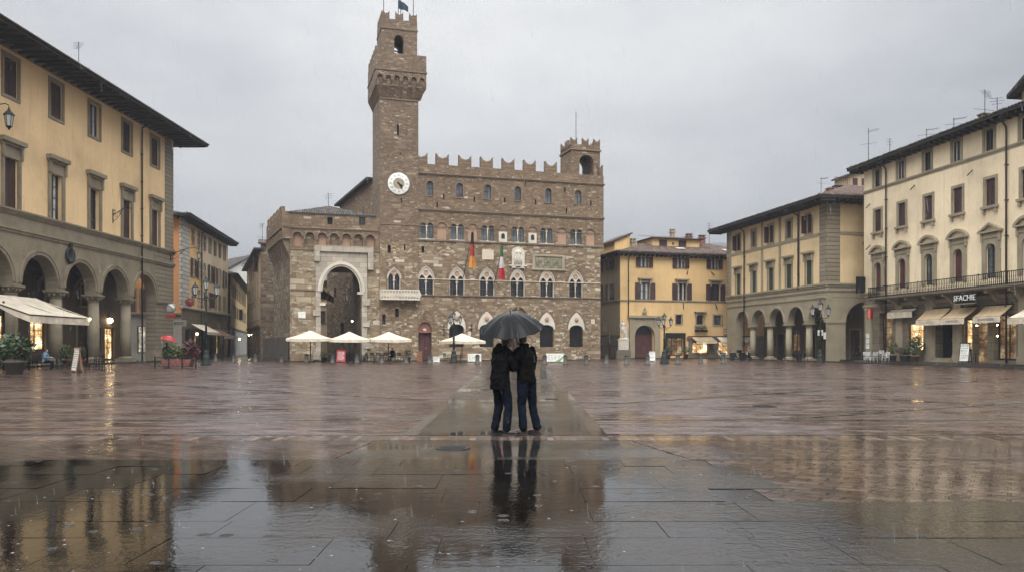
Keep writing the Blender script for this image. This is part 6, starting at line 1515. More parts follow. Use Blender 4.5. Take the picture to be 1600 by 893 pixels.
def stand(**kw):
    J = dict(pelvis=(0, 0, .98), chest=(0, .01, 1.3), neck=(0, -.005, 1.5), head=(0, .03, 1.66), shR=(.19, 0, 1.43), shL=(-.19, 0, 1.43), elR=(.25, .0, 1.14), elL=(-.25, 0, 1.14), wrR=(.2, .2, 1.02), wrL=(-.2, .2, 1.02),
             hpR=(.1, 0, .93), hpL=(-.1, 0, .93), knR=(.11, .03, .5), knL=(-.11, .03, .5), anR=(.12, -.02, .09), anL=(-.12, -.02, .09), toeR=(.25, 1, 0), toeL=(-.25, 1, 0))
    J.update(kw); return J
def sit(**kw):
    J = dict(pelvis=(0, 0, .56), chest=(0, .04, .9), neck=(0, .06, 1.1), head=(0, .1, 1.26), shR=(.19, .05, 1.03), shL=(-.19, .05, 1.03), elR=(.25, .14, .79), elL=(-.25, .14, .79), wrR=(.12, .38, .8), wrL=(-.12, .38, .8),
             hpR=(.1, .03, .54), hpL=(-.1, .03, .54), knR=(.12, .46, .53), knL=(-.12, .46, .53), anR=(.12, .42, .09), anL=(-.12, .42, .09), toeR=(.1, 1, 0), toeL=(-.1, 1, 0))
    J.update(kw); return J

def umbrella_mesh(mb, r, h, n, sub=6, rings=9):
    b = len(mb.v); N = n*sub
    for j in range(1, rings+1):
        t = j/rings
        for i in range(N):
            a = 2*PI*i/N; f = abs(((i % sub)/sub)-.5)*2       # 1 on a rib, 0 mid panel
            rr = r*t*(1-.055*(1-f*f)*t); z = -h*(1-math.cos(t*1.35))/(1-math.cos(1.35)) - .034*(1-f*f)*t*t + .03*(1-f*f)*max(0, t-.85)
            mb.add([(rr*math.cos(a), rr*math.sin(a), z)])
    top = mb.add([(0, 0, 0)])
    for i in range(N): mb.idx((top, b+i, b+(i+1) % N), 0, True)
    for j in range(rings-1):
        for i in range(N):
            i2 = (i+1) % N; mb.idx((b+j*N+i, b+(j+1)*N+i, b+(j+1)*N+i2, b+j*N+i2), 0, (i % sub) not in (0, sub-1) or True)
def umbrella(label, apex, grip, r, h, mat, n=12):
    ap, gp = Vector(apex), Vector(grip); ax = (ap-gp).normalized(); L = (ap-gp).length
    t = tag(link('umbrella', None, None, T(*ap) @ Vector((0, 0, 1)).rotation_difference(ax).to_matrix().to_4x4()), label, 'umbrella')
    mb = MB(); umbrella_mesh(mb, r, h, n); part('canopy', mb, M[mat], t)
    mb = MB(); mb.tube([(0, 0, .0), (0, 0, -L-.06)], .006, 6); mb.tube([(0, 0, -.005), (0, 0, .07)], [.01, .004], 6); part('shaft', mb, M['iron'], t)
    mb = MB(); mb.tube([(0, 0, -L+.05), (0, 0, -L-.1), (.02, 0, -L-.14), (.05, 0, -L-.14)], .014, 8); part('handle', mb, M['wood'], t)
    for i in range(n):
        a = 2*PI*i/n; q = MB(); pts = []
        for j in range(6): k = .08+.92*j/5; pts.append((r*k*math.cos(a)*.99, r*k*math.sin(a)*.99, -h*(1-math.cos(k*1.35))/(1-math.cos(1.35))-.008))
        q.tube(pts, .004, 4); q.tube([(0, 0, -h*1.15), (pts[3][0], pts[3][1], pts[3][2])], .003, 4); part('rib', q, M['iron'], t)
    return t

# ------------------------------------------------------------------ build everything
LBF = build_left(); build_street(); PAL = build_palace(); build_tower(); build_gate(); YBF = build_yellow(); RB1 = build_arcade_right(); RB2 = build_right()
build_ground()

# flags on the palace
def flag(label, u, z0, z1, cols, lean):
    w = PAL.wpt(u, -.1, z0-1.2); t = thing('flag', label, 'flag', tuple(w), math.atan2(PDIR.y, PDIR.x)); h = z1-z0
    mb = MB(); mb.tube([(-.25, .1, 0), (.35+lean, -1.5, h+1.1)], .03, 6); part('pole', mb, M['iron'], t)
    nx = 12; nz = 24
    def P(i, j):
        x = i/nx; v = j/nz; wdt = .2+.26*v**.7
        return (.35+lean-.1+(x-.35)*wdt*1.3*(1-.25*math.sin(v*4)), -1.35+.14*math.sin(x*9+v*2)+.25*v, h+.9-(h)*v)
    for k, c in enumerate(cols):
        mb = MB(); b = len(mb.v); lo, hi = k*nz//3, (k+1)*nz//3
        for j in range(lo, hi):
            for i in range(nx): mb.face([P(i, j), P(i, j+1), P(i+1, j+1), P(i+1, j)], 0, True)
        m2 = part('cloth', mb, c, t)
    return t
cloth = lambda n, c: m_fabric(n, c, .7)
flag('black, red and gold striped flag hanging on the palace wall', 17.95, 10.0, 13.7, [cloth('flag_black', (.02, .02, .022)), cloth('flag_red', (.36, .045, .03)), cloth('flag_gold', (.55, .24, .05))], .1)
flag('green, white and red striped flag hanging beside the pale plaque', 21.25, 8.9, 12.4, [cloth('flag_green', (.03, .17, .07)), cloth('flag_white', (.62, .6, .57)), cloth('flag_scarlet', (.40, .03, .035))], .0)
w = pal_pt(11.2, 2.5); t = thing('flag', 'dark flag blowing on the mast at the very top of the clock tower', 'flag', (w.x, w.y, 37.5)); mb = MB()
for i in range(8):
    for j in range(4):
        q = lambda a, b: (a*.13, .15*math.sin(a*.9), 1.0-b*(.25-.012*a)-a*.1)
        mb.face([q(i, j), q(i+1, j), q(i+1, j+1), q(i, j+1)], 0, True)
part('cloth', mb, cloth('flag_navy', (.03, .045, .07)), t); mb = MB(); mb.tube([(0, 0, -1.5), (0, 0, 1.7)], .035, 6); part('pole', mb, M['iron'], t)

# bollards across the square
BL = [(337, 564.5, 'beside the planter fence and lantern post'), (365, 565, 'in the mouth of the left street, nearer the orange corner house'), (399, 565.3, 'in the mouth of the left street, nearer the dark stone house'), (440, 565.7, 'at the corner of the stone gatehouse'),
      (479, 566, 'between the blackboard and the black framed menu'), (519.4, 566.4, 'just left of the red sign board'), (557.7, 566.4, 'right of the red sign board, below the archway'), (596.5, 566.6, 'below the third parasol, left of its pole'), (635, 567, 'beside the small white board near the maroon door'),
      (671.5, 567.4, 'right in front of the maroon door'), (746, 568, 'overlapping the white banner left of the couple'), (851, 569, 'at the left end of the white and green banner'), (883.4, 569, 'at the right end of the white and green banner'), (916, 569, 'in front of the rightmost ground window of the palace'), (947.6, 569, 'at the right corner of the palace'),
      (979, 569, 'in front of the white statue'), (1012, 568.6, 'in front of the maroon arched door of the yellow house'), (1059, 568, 'right of the lantern post at the yellow house'), (1094.7, 567.6, 'in front of the lit window under a short awning'), (1130, 567.2, 'beside the parked scooter')]
proto = None
for px, py, lab in BL:
    Y = 1928/(py-540); loc = (gx(px, Y), Y, 0); lb = 'squat stone bollard ' + lab
    if proto is None:
        proto = thing('bollard', lb, 'bollard', loc, 0, 'stone bollards across the square')
        mb = MB(); mb.lathe([(.24, 0), (.24, .08), (.19, .12), (.17, .55), (.2, .6), (.2, .66)], n=16); part('post', mb, M['boll'], proto); mb = MB(); mb.lathe([(.19, .66), (.17, .75), (.1, .82), (.001, .84)], n=16); part('cap', mb, M['iron'], proto)
    else: dup(proto, loc, 0, lb)

# lamps
lamp_post('tall black triple lantern street lamp beside the planter on the left', gx(322, 64.3), 64.3, 7.1, 3, 1.15)
lamp_post('black lantern street lamp with four heads in front of the palace', gx(709, 74), 74, 4.8, 4, .85)
lamp_post('black lantern street lamp with four heads in front of the yellow house', gx(1038, 70), 70, 4.45, 4, .85)
lamp_post('black double lantern street lamp at the corner of the arcaded house', gx(1282, 75.5), 75.5, 5.9, 3, 1.15)
wall_lantern(LBF, LBF.u(266), 11.2, 3.0, 1.05, 'iron lantern on a long scrolled bracket at the corner of the left palazzo')
wall_lantern(LBF, LBF.u(176), 13.4, 1.7, 1, 'empty curled iron bracket between shuttered windows of the left palazzo', lan=False)
wall_lantern(LBF, -1.6, 17.6, 1.7, 1.5, 'big iron lantern hung high between upper windows of the left palazzo')
small_lamp((gx(172, 81), 81.0, gz(500, 81.0)), 'round lit lamp above the doorway seen through the arcade', .26)
small_lamp((gx(139.5, 58.4), 58.4, gz(498, 58.4)), 'small lit bulb at the corner of the big cream awning', .1)
w = Vector(pal_pt(6.5, 4.0)); small_lamp((w.x, w.y, gz(501, w.y)), 'lit lamp inside the great stone archway', .11, 'bulb_s')
small_lamp((gx(418, 106.8), 106.8, gz(503, 107)), 'lit lamp high on the dark stone house', .17, 'bulb_s'); small_lamp((gx(374, 120), 120, gz(529, 120)), 'lit lamp low in the left street', .14)
for i, (px, py) in enumerate(((394, 522), (389, 522.5))): small_lamp((gx(px, 122), 122, gz(py, 122)), ('small amber lamp low on the dark stone house, right of the pair', 'small amber lamp low on the dark stone house, left of the pair')[i], .12)

# antennas
p = LBF.wpt(LBF.u(150), 1.2); antenna('television aerial on the eave of the left palazzo', p.x-.3, p.y, 24.3, 3.4)
for px, py0, py1, k, lab in ((1348, 200, 247, 1, 'tall two armed aerial at the left end of the cream roof'), (1381, 216, 238, 2, 'thin short aerial second along the cream roof'), (1438, 202, 214, 1, 'small aerial in the middle of the cream roof'), (1480, 187, 198, 1, 'flat wide aerial right of the middle of the cream roof'), (1528, 140, 177, 0, 'large comb aerial beside the chimney on the cream roof'), (1547, 152, 172, 2, 'plain pole aerial right of the comb aerial')):
    u = RB2.u(px); p = RB2.wpt(u, .6); zz = RB2.z(px, py1); antenna(lab, p.x, p.y, 18.9, max(1.2, RB2.z(px, py0)-18.9), k)
for px, Y, z, h, k, lab in ((513, 86, 16.4, 1.6, 2, 'small aerial on the gatehouse roof'), (410, 112, 15.6, 3.2, 0, 'tall comb aerial on the dark stone house'), (1108, 108, 16.0, 2.2, 2, 'aerial on the roof of the yellow house'), (1283, 92, 19.4, 1.6, 1, 'aerial on the roof of the arcaded house'), (953, 112, 14.4, 2.0, 2, 'aerial low at the left edge of the yellow house roof')): antenna(lab, gx(px, Y), Y, z, h, k)

# parasols, tables and boards in front of the gatehouse
g = 'cream parasols in front of the palace'
parasol('square cream parasol left of the archway, above the blackboard', gx(485, 75.3), 75.3, 3.05, 2.27, 3.9, g, rz=.12); parasol('square cream parasol standing in the archway behind the red board', gx(546, 76), 76, 2.95, 2.2, 3.8, g, rz=.2); parasol('square cream parasol between the archway and the maroon door', gx(607, 76.5), 76.5, 2.95, 2.2, 3.8, g, rz=.3); parasol('smaller cream parasol behind the lantern post before the palace', gx(722, 77.5), 77.5, 2.8, 2.05, 3.4, g, rz=.5)
def gy(py): return 1928/(py-540)
def brd(label, px, py, w, h, **k): Y = gy(py); return a_board(label, gx(px, Y), Y, w, h, **k)
brd('large blackboard with chalk lines under the leftmost parasol', 470, 563.5, .85, 1.35, face='slate', frame='wood', ink='chalk', lines=6); brd('black framed menu stand left of the archway', 489, 563, .6, 1.15, face='curtain', frame='iron'); brd('bright red sign board with white marks in front of the archway', 533, 566, .8, 1.25, face='red', frame='red', ink='chalk', lines=8)
brd('small white board left of the maroon door', 644, 563, .42, .6, frame='white', lines=4); brd('white notice stand right of the maroon door', 682, 566.5, .6, .62, frame='white', lines=3); brd('upright white notice leaning by the arched door of the yellow house', 1019, 564.5, .6, 1.05, frame='white', lines=5, rz=-.1)
t = thing('crate', 'small orange wooden crate stand beside the maroon door', 'crate', (gx(655.5, 80), 80, 0)); 
for k in range(4): mb = MB(); mb.box(-.25, .25, -.22, -.19, .05+.26*k, .26+.26*k); part('slat', mb, M['wood_o'], t)
mb = MB(); mb.box(-.25, -.21, -.185, .2, 0, 1.08); mb.box(.21, .25, -.185, .2, 0, 1.08); part('frame', mb, M['wood_o'], t)
for label, px, py, w, h, gr in (('white banner with faint grey lines behind a bollard left of the couple', 741.5, 566, 1.25, .72, False), ('white banner with a green swoosh right of the couple', 867, 566.5, 1.6, .75, True)):
    Y = gy(py)+.6; t = thing('banner', label, 'banner', (gx(px, Y), Y, 0)); mb = MB(); mb.box(-w/2, w/2, -.02, .02, .12, .12+h); part('panel', mb, M['paper'], t)
    for x in (-w/2-.03, w/2): mb = MB(); mb.box(x, x+.03, -.03, .03, 0, .14+h); part('leg', mb, M['metal'], t)
    mb = MB(); rr = random.Random(int(px))
    for i in range(3):
        for k in range(4): x = -w*.42+k*w*.2; mb.box(x, x+w*rr.uniform(.06, .14), -.026, -.02, .12+h*(.72-.2*i), .12+h*(.78-.2*i))
    part('writing', mb, M['metal'], t)
    if gr: mb = MB(); mb.prism([(0, .14), (w*.3, .14), (w*.48, .5), (w*.48, .62), (w*.3, .38)], -.03, -.02); part('swoosh', mb, M['green'], t)
cg = 'dark cafe chairs in front of the palace'; cp = None; n_ = 0
spots = [(500, 564), (512, 564), (541, 564.6), (552, 564), (569, 564), (579, 564.5), (590, 564), (601, 564.6), (617, 564.5), (626, 564.2), (698, 566), (716, 565.6)]
names = ['beside the black framed menu', 'left inside the archway', 'right behind the red sign board', 'right inside the archway', 'at the right foot of the archway', 'left behind the third parasol pole', 'just left of the third parasol pole', 'behind the bollard at the third parasol', 'right of the third parasol pole', 'furthest right under the third parasol', 'left of the palace lantern post', 'right of the palace lantern post']
for (px, py), nm in zip(spots, names):
    Y = gy(py)+.6; loc = (gx(px, Y), Y, 0)
    if cp is None: cp = chair_tree('dark cafe chair ' + nm, 'iron', loc, .4, cg)
    else: dup(cp, loc, R.uniform(-3, 3), 'dark cafe chair ' + nm)
tp = table_tree('small round cafe table left of the archway', 'iron', (gx(506, 77.5), 77.5, 0), 'cafe tables in front of the palace')
for px, Y, nm in ((547, 77.8, 'inside the archway'), (585, 77.6, 'left of the third parasol pole'), (611, 78, 'under the third parasol'), (707, 76.4, 'by the palace lantern post')): dup(tp, (gx(px, Y), Y, 0), 0, 'small round cafe table ' + nm)
person('person in dark clothes sitting at a table under the third parasol', (gx(613.5, 77.6), 77.6, 0), 2.6, sit(), 'jacket2', 'denim', 'shoe', vox=.02, hem=.5)
for px, lab, z in ((507, 'potted shrub at the left foot of the archway', .6), (637, 'potted bush left of the maroon door', .8)): pot_plant(lab, gx(px, 79), 79, .4, z, mat='leaf2', n=160, seed=px)

# statue on its pedestal
a = Vector(G(973.5, 95.2)); t = thing('statue', 'white marble standing figure on a tall pedestal beside the yellow house portal', 'statue', (a.x, a.y, 0))
mb = MB(); mb.box(-.85, .85, -.6, .6, 0, 1.0, 1); mb.box(-.75, .75, -.5, .5, 1.0, 1.12, 1); part('plinth', mb, [M['marble'], M['r_base']], t)
mb = MB(); mb.box(-.6, .6, -.45, .45, 1.12, 2.25); mb.box(-.68, .68, -.52, .52, 2.25, 2.4); mb.box(-.4, .4, -.035-.45, -.45, 1.35, 2.05); part('pedestal', mb, M['marble'], t)
J = stand(anL=(-.16, .1, .09), knL=(-.14, .16, .5), elR=(.33, .1, 1.2), wrR=(.2, .2, 1.45), elL=(-.34, -.05, 1.2), wrL=(-.3, .05, .93), head=(.04, .03, 1.67)); b = MB(); s_ = 1.28
pe, ch, nk = Vector(J['pelvis']), Vector(J['chest']), Vector(J['neck'])
b.loft([ell(pe-Vector((0, 0, .1)), .17, .12), ell(pe, .18, .13), ell(pe.lerp(ch, .5), .15, .11), ell(ch, .2, .135), ell(ch.lerp(nk, .55), .19, .11), ell(nk, .08, .07)]); b.limb([(nk, .06), (J['head'], .06)]); b.ball(J['head'], (.085, .1, .125), 14)
for k in 'RL':
    g_ = lambda q: Vector(J[q+k]); b.limb([(g_('sh'), .07), (g_('el'), .05), (g_('wr'), .035)]); b.limb([(g_('hp'), .1), (g_('hp').lerp(g_('kn'), .5), .09), (g_('kn'), .065), (g_('an'), .045)]); b.limb([(g_('an')-Vector((0, 0, .04)), .045), (g_('an')+Vector((0, .12, -.05)), .035)])
b.tube([(-.3, -.1, 0), (-.28, -.08, .5), (-.26, 0, .92)], [.13, .12, .08], 10); b.loft([ell((0, 0, 1.05), .2, .14), ell((.02, .02, .85), .22, .16), ell((.06, 0, .6), .16, .13)])
b.box(-.4, .4, -.2, .32, -.08, .03); st = part('figure', b, M['ped_p'], t, T(0, 0, 2.45) @ RZ(PI) @ Matrix.Scale(s_, 4)); remesh(st, .025, 2, .015, .1)
# iron fence between palace and yellow house
A_, B_ = pal_pt(33.5, 3.0), G(968, 96.2); d_ = B_-A_; t = thing('iron_fence', 'dark iron railing closing the gap between the palace and the yellow house', 'fence', (A_.x, A_.y, 0), math.atan2(d_.y, d_.x)); mb = MB(); k = 0; L_ = d_.length
while k < L_: mb.box(k-.015, k+.015, -.015, .015, .1, 2.9); k += .14
part('bars', mb, M['iron'], t); mb = MB()
for z in (.2, 1.5, 2.7): mb.box(0, L_, -.02, .02, z, z+.06)
part('rail', mb, M['iron'], t)
for x in (0, L_*.33, L_*.66): mb = MB(); mb.box(x-.05, x+.05, -.05, .05, 0, 3.1); part('post', mb, M['iron'], t)
# hoarding left of the gatehouse
A_, B_ = G(412, 98), G(451, 79.4); d_ = B_-A_; t = thing('metal_hoarding', 'grey corrugated hoarding along the left foot of the gatehouse', 'fence', (A_.x, A_.y, 0), math.atan2(d_.y, d_.x)); mb = MB(); k = 0; L_ = d_.length
while k < L_-.3: mb.box(k, k+.16, -.06, .0, .1, 2.5); mb.box(k+.16, k+.3, -.02, .0, .1, 2.5); k += .3
part('sheeting', mb, M['boll'], t)
for x in (0, L_*.5, L_-.06): mb = MB(); mb.box(x, x+.06, .0, .06, 0, 2.6); part('post', mb, M['iron'], t)
mb = MB(); mb.box(0, L_, .0, .05, 2.3, 2.36); part('rail', mb, M['iron'], t)

# awnings and shops at right
def proj_for(f, u, px): k = (px-CX)/F; P0 = f.wpt(u); n = f.wpt(u, -1)-P0; return (k*P0.y-P0.x)/(n.x-k*n.y)
ga = 'ochre shop awnings of the cream building'
for (a, b, c, yt, yf, lab, tx, ink) in ((1449, 1487, 1431, 482, 500, 'first ochre shop awning from the arcaded house, with faded lettering', 'RIZ PIACETIE', 'canvas_t'), (1492, 1530, 1469, 480, 498, 'middle ochre shop awning below the shop sign', 'RINPITICCIE', 'ink'), (1540.7, 1584, 1520, 477, 495, 'ochre shop awning over the glass shopfront, furthest right', 'REZPIATICERIE', 'ink')):
    u0, u1 = RB2.u(a), RB2.u(b); pr = max(.8, min(2.6, proj_for(RB2, u0, c))); zt = RB2.z(a, yt); q = RB2.wpt(u0, -pr); zf = CH+(HY-yf)/F*q.y
    awning(RB2, u0, u1, zt, zf, pr, lab, .42, 'canvas_t', tx, ga, ink, .24)
awning(RB2, 4.35, 7.75, 4.85, 4.55, .55, 'rolled pale fringe awning next to the corner shop', .5, 'canvas'); awning(RB2, 20.0, 23.2, 4.5, 3.5, 2.0, 'cream awning over the shopfront beyond the second downpipe', .4, 'canvas')
u0, u1 = RB2.u(1496), RB2.u(1527.5); t = tag(link('shop_sign', None, None, RB2.W @ T((u0+u1)/2+1.25, -.95, 5.2)), 'dark shop sign with pale raised capitals under the balcony', 'sign'); mb = MB(); w_ = (u1-u0)*.98; mb.box(-w_/2, w_/2, -.3, -.22, -.38, .36); part('panel', mb, M['iron'], t); me = text_mesh('lettering', 'SFACHIE', .62, M['paper'], .02); link('lettering', me, t, T(0, -.325, .02) @ Matrix.Rotation(PI/2, 4, 'X'))
mb = MB(); mb.box(-w_/2, w_/2, -.34, -.3, -.44, -.38); part('ledge', mb, M['r_trim'], t)
t = tag(link('projecting_sign', None, None, RB2.W @ T(.3, 0, 7.35)), 'dark upright sign projecting at the corner above the street', 'sign'); mb = MB(); mb.box(-.06, .06, -1.0, -.1, -.8, .75); part('panel', mb, M['iron'], t); me = text_mesh('lettering', 'GIRLI', .36, M['paper'], .01); link('lettering', me, t, T(-.07, -.55, 0) @ Matrix.Rotation(-PI/2, 4, 'Z') @ Matrix.Rotation(PI/2, 4, 'X') @ Matrix.Rotation(PI/2, 4, 'Z'))
mb = MB(); mb.tube([(0, 0, .5), (0, -.12, .5)], .03, 5); part('bracket', mb, M['iron'], t)
t = tag(link('lit_sign', None, None, RB2.W @ T(1.15, 0, 4.6)), 'small glowing red box sign at the corner of the cream building', 'sign'); mb = MB(); mb.box(-.22, .22, -.22, -.02, -.45, .45); part('box', mb, M['redlit'], t); mb = MB(); mb.box(-.27, -.225, -.25, 0, -.5, .5); mb.box(.225, .27, -.25, 0, -.5, .5); mb.box(-.27, .27, -.25, 0, .46, .51); part('frame', mb, M['red'], t)
t = tag(link('notice_case', None, None, RB2.W @ T(.85, 0, 1.3)), 'white framed menu notices stacked on the corner pier', 'notice')
for k in range(3): mb = MB(); mb.box(-.25, .25, -.2, -.165, k*.5, k*.5+.44); part('notice', mb, M['paper'], t)
for px, py, nm in ((1526, 497, 'above the menu board under the right awning'), (1531, 508, 'below the bulb pair at the shop doorway'), (1563, 507, 'inside the glass shopfront, upper'), (1563, 524, 'inside the glass shopfront, lower'), (1436, 521, 'beside the lit panel by the potted plants'), (1580, 503, 'at the right edge of the glass shopfront')):
    u = RB2.u(px); q = RB2.wpt(u, -.25); small_lamp((q.x, q.y, CH+(HY-py)/F*q.y), 'small lit shop bulb ' + nm, .055, 'bulb')
# right terrace
def rbp(px, out): u = RB2.u(px); q = RB2.wpt(u, -out); return q
cw = None; tbl = None
for px, out, rz, nm in ((1385, 1.9, .3, 'nearest the corner pier'), (1394, 2.4, 2.6, 'at the front of the white table, left'), (1404, 2.4, -2.9, 'at the front of the white table, right'), (1416, 2.0, -1.3, 'nearest the lit shop window'), (1399, 1.2, .1, 'behind the white table')):
    q = rbp(px, out); z = .13 if out > 1.6 else .27
    if cw is None: cw = chair_tree('white metal chair ' + nm, 'white', (q.x, q.y, z), rz, 'white chairs outside the cream building')
    else: dup(cw, (q.x, q.y, z), rz, 'white metal chair ' + nm)
q = rbp(1400, 1.75); table_tree('white square cafe table outside the corner shop', 'white', (q.x, q.y, .13), None, True); 
mb = MB(); mb.lathe([(.045, 0), (.05, .1), (.03, .18), (.015, .22), (.015, .3)], n=10); solo('bottle', mb, M['leaf2'], 'small green bottle on the white square table', 'bottle', (q.x, q.y, .88))
for px, out, r, h, mt, po, lab in ((1446, 1.0, .7, 1.5, 'leaf', 'terra', 'bushy dark potted shrub left of the doorstep'), (1452, 1.3, .4, .6, 'leaf2', 'terra', 'low plant in a terracotta pot at the foot of the doorstep'), (1426, .9, .45, .7, 'leaf3', 'boll', 'dark low planter under the lit panel'), (1437, 1.2, .4, .6, 'leaf', 'boll', 'small dark plant between the lit panel and the shrub'), (1408, .8, .4, 1.3, 'leaf2', 'boll', 'tall thin plant behind the white chairs')):
    q = rbp(px, out); pot_plant(lab, q.x, q.y, r, h, .27, mt, po, n=320, seed=px)
q = rbp(1530, 1.2); t = a_board('white menu board on a black stand at the lit doorway', q.x, q.y, .8, 1.55, frame='iron', rz=-1.1, lines=9); t.location.z = .27
q = rbp(1541, .9); table_tree('tall black table beside the white menu board', 'iron', (q.x, q.y, .27))
# arcaded house terrace and signs
cb = None
for px, Y, rz, nm in ((1338, 76.2, .2, 'left of the corner passage'), (1345, 76.4, 2.0, 'middle of the corner passage'), (1352, 76.0, -2.0, 'nearest the cream building corner'), (1243, 81.2, 1.0, 'in the third arch'), (1257, 79.5, 2.2, 'in the fourth arch'), (1222, 85, .5, 'in the second arch')):
    if cb is None: cb = chair_tree('dark cafe chair ' + nm + ' of the arcaded house', 'iron', (gx(px, Y), Y, .1), rz, 'dark chairs at the arcaded house')
    else: dup(cb, (gx(px, Y), Y, .1), rz, 'dark cafe chair ' + nm + ' of the arcaded house')
table_tree('dark round table in the third arch of the arcaded house', 'iron', (gx(1250, 80.6), 80.6, .1))
scooter('pale green scooter with a top box parked by the first pillar of the arcaded house', gx(1136, 88), 88, 1.0, 'metal'); scooter('dark motorbike parked between two scooters at the small arches', gx(1152, 87), 87, 1.3, 'iron', False); scooter('dark scooter with a bright headlight parked nearest the small arches', gx(1165, 86.5), 86.5, .6, 'iron')
q = RB1.wpt(20.2, -.12); mb = MB(); mb.box(-.45, .45, -.03, 0, 0, .55); mb.box(.55, .95, -.03, 0, -.35, .3); solo('wall_notice', mb, M['paper'], 'pair of white paper notices on the corner pier of the arcaded house', 'notice', (q.x, q.y, 2.6), math.atan2(RB1.d.y, RB1.d.x))
# yellow house awnings
awning(YBF, 9.7, 12.6, 2.75, 2.15, 1.3, 'short cream awning over the lit shop window of the yellow house', .25, 'canvas_t'); awning(YBF, 13.3, 18.2, 2.75, 2.0, 1.3, 'wide cream awning partly behind the first pillar of the arcaded house', .25, 'canvas')
q = YBF.wpt(14.6, -.03, 3.35); mb = MB(); mb.box(-.28, .28, -.05, 0, -.36, .36); mb.box(-.2, .2, -.06, -.05, -.28, .28, 1); mb.box(-.08, .08, -.065, -.06, -.2, .2, 0); solo('wall_sign', mb, [M['red'], M['paper']], 'small red and white sign on the yellow house, above the wide awning', 'sign', tuple(q), math.atan2(PDIR.y, PDIR.x))
q = YBF.wpt(9.25, -.1, 2.55); mb = MB(); mb.M = Matrix.Rotation(PI/2, 4, 'X'); mb.lathe([(.26, 0), (.26, .06), (.2, .07), (.001, .07)], n=20); solo('round_sign', mb, M['redlun'], 'round red sign beside the shop door of the yellow house', 'sign', tuple(q), math.atan2(PDIR.y, PDIR.x))
t = thing('window_box', 'long flower box under the small corniced window of the yellow house', 'flower box', tuple(YBF.wpt(10.92, -.35, 3.45)), math.atan2(PDIR.y, PDIR.x)); mb = MB(); mb.box(-.85, .85, -.15, .15, -.12, .15); part('box', mb, M['iron'], t); mb = MB()
for x in (-.6, -.2, .2, .6): foliage(mb, (x, 0, .25), (.28, .2, .22), 60, .12, seed=int(x*10)+9)
part('foliage', mb, M['leaf'], t)
for px, lab in ((1044, 'dark bushy pot plant at the left of the yellow house shop door'), (1072, 'dark pot plant at the right of the yellow house shop door')): pot_plant(lab, gx(px, 97.3), 97.3, .5, .9, .1, n=180, seed=px)
# left street awnings and signs
LB2F = Fac(G(290, 95), G(356, 120))
awning(LB2F, 2.2, 10.5, 4.35, 3.3, 1.9, 'long cream awning along the corner house', .3, 'canvas'); awning(LB2F, 11.0, 19.5, 4.0, 2.9, 2.3, 'brown awning beyond the cream one in the left street', .3, 'terra')
def round_sign(label, px, py, Y, r, mats, plate=None):
    t = thing('road_sign', label, 'sign', (gx(px, Y), Y, gz(py, Y))); mb = MB(); mb.M = Matrix.Rotation(PI/2, 4, 'X'); mb.lathe([(r, -.03), (r, .03), (r*.8, .032), (r*.8, -.03)], n=28); part('rim', mb, M[mats[0]], t); mb = MB(); mb.M = Matrix.Rotation(PI/2, 4, 'X'); mb.lathe([(r*.79, -.02), (r*.79, .025), (.001, .025)], n=28); part('face', mb, M[mats[1]], t)
    mb = MB(); mb.M = Matrix.Rotation(rad(40), 4, 'Y'); mb.box(-r*.6, r*.6, -.04, -.027, -.05, .05); part('bar', mb, M[mats[0]], t)
    mb = MB(); mb.tube([(0, .05, 0), (-.9, .3, 0)], .025, 5); part('bracket', mb, M['iron'], t)
    if plate: mb = MB(); mb.box(-r*.95, r*.95, -.03, .03, -r*2.1, -r*1.35); part('plate', mb, M[plate], t)
round_sign('round white road sign with a red plate on the corner pillar', 267, 480, 80.5, .5, ('metal', 'paper'), 'red'); round_sign('round red road sign on the orange corner house', 296, 472, 92, .5, ('red', 'redlun'))
t = thing('shop_sign', 'white sign with curling ironwork on the grey ground floor of the corner house', 'sign', (gx(276, 92), 92, gz(504, 92))); mb = MB(); mb.box(-1.1, 1.1, -.05, 0, -.35, .35); part('panel', mb, M['greyfront'], t); mb = MB()
for k in range(5): mb.tube([(-.9+.4*k+.14*math.cos(a*.7), -.08, .14*math.sin(a*.7)) for a in range(9)], .025, 5)
part('ironwork', mb, M['iron'], t)
small_lamp((gx(308, 93), 93, gz(521, 93)), 'white lit lamp in the corner house shop doorway', .16, 'bulb_s')

# left terrace
def tp_(px, py): Y = gy(py); return gx(px, Y), Y
t = thing('cafe_awning', 'big cream striped cafe awning on black posts in front of the left arcade', 'awning', (0, 0, 0)); mb = MB(); Xb, Xf, Y0, Y1 = -34.9, -31.0, 51.2, 58.4; n = 14
def AW(i, k): 
    y = Y0+(Y1-Y0)*i/n; x = Xb+(Xf-Xb)*k; return (x, y, 5.05+(3.62-5.05)*k-.14*math.sin(PI*k)*(1-.4*abs(math.cos(i*PI/4))))
for i in range(n):
    for k in range(5): mb.face([AW(i, k/5), AW(i, (k+1)/5), AW(i+1, (k+1)/5), AW(i+1, k/5)], 0, True)
part('canopy', mb, M['canvas_s'], t, None); mb = MB()
for i in range(n):
    a, b = AW(i, 1), AW(i+1, 1); s0, s1 = .1*math.sin(i*1.3), .1*math.sin((i+1)*1.3); mb.face([(a[0]+s0*.4, a[1], a[2]-.55), (b[0]+s1*.4, b[1], b[2]-.55), b, a])
part('valance', mb, M['canvas'], t); mb = MB()
for y in (Y0, Y1): mb = MB(); mb.face([(Xb, y, 5.03), (Xf, y, 3.62), (Xf, y, 3.1), (Xf-.9, y, 3.45)]); part('cheek', mb, M['canvas'], t)
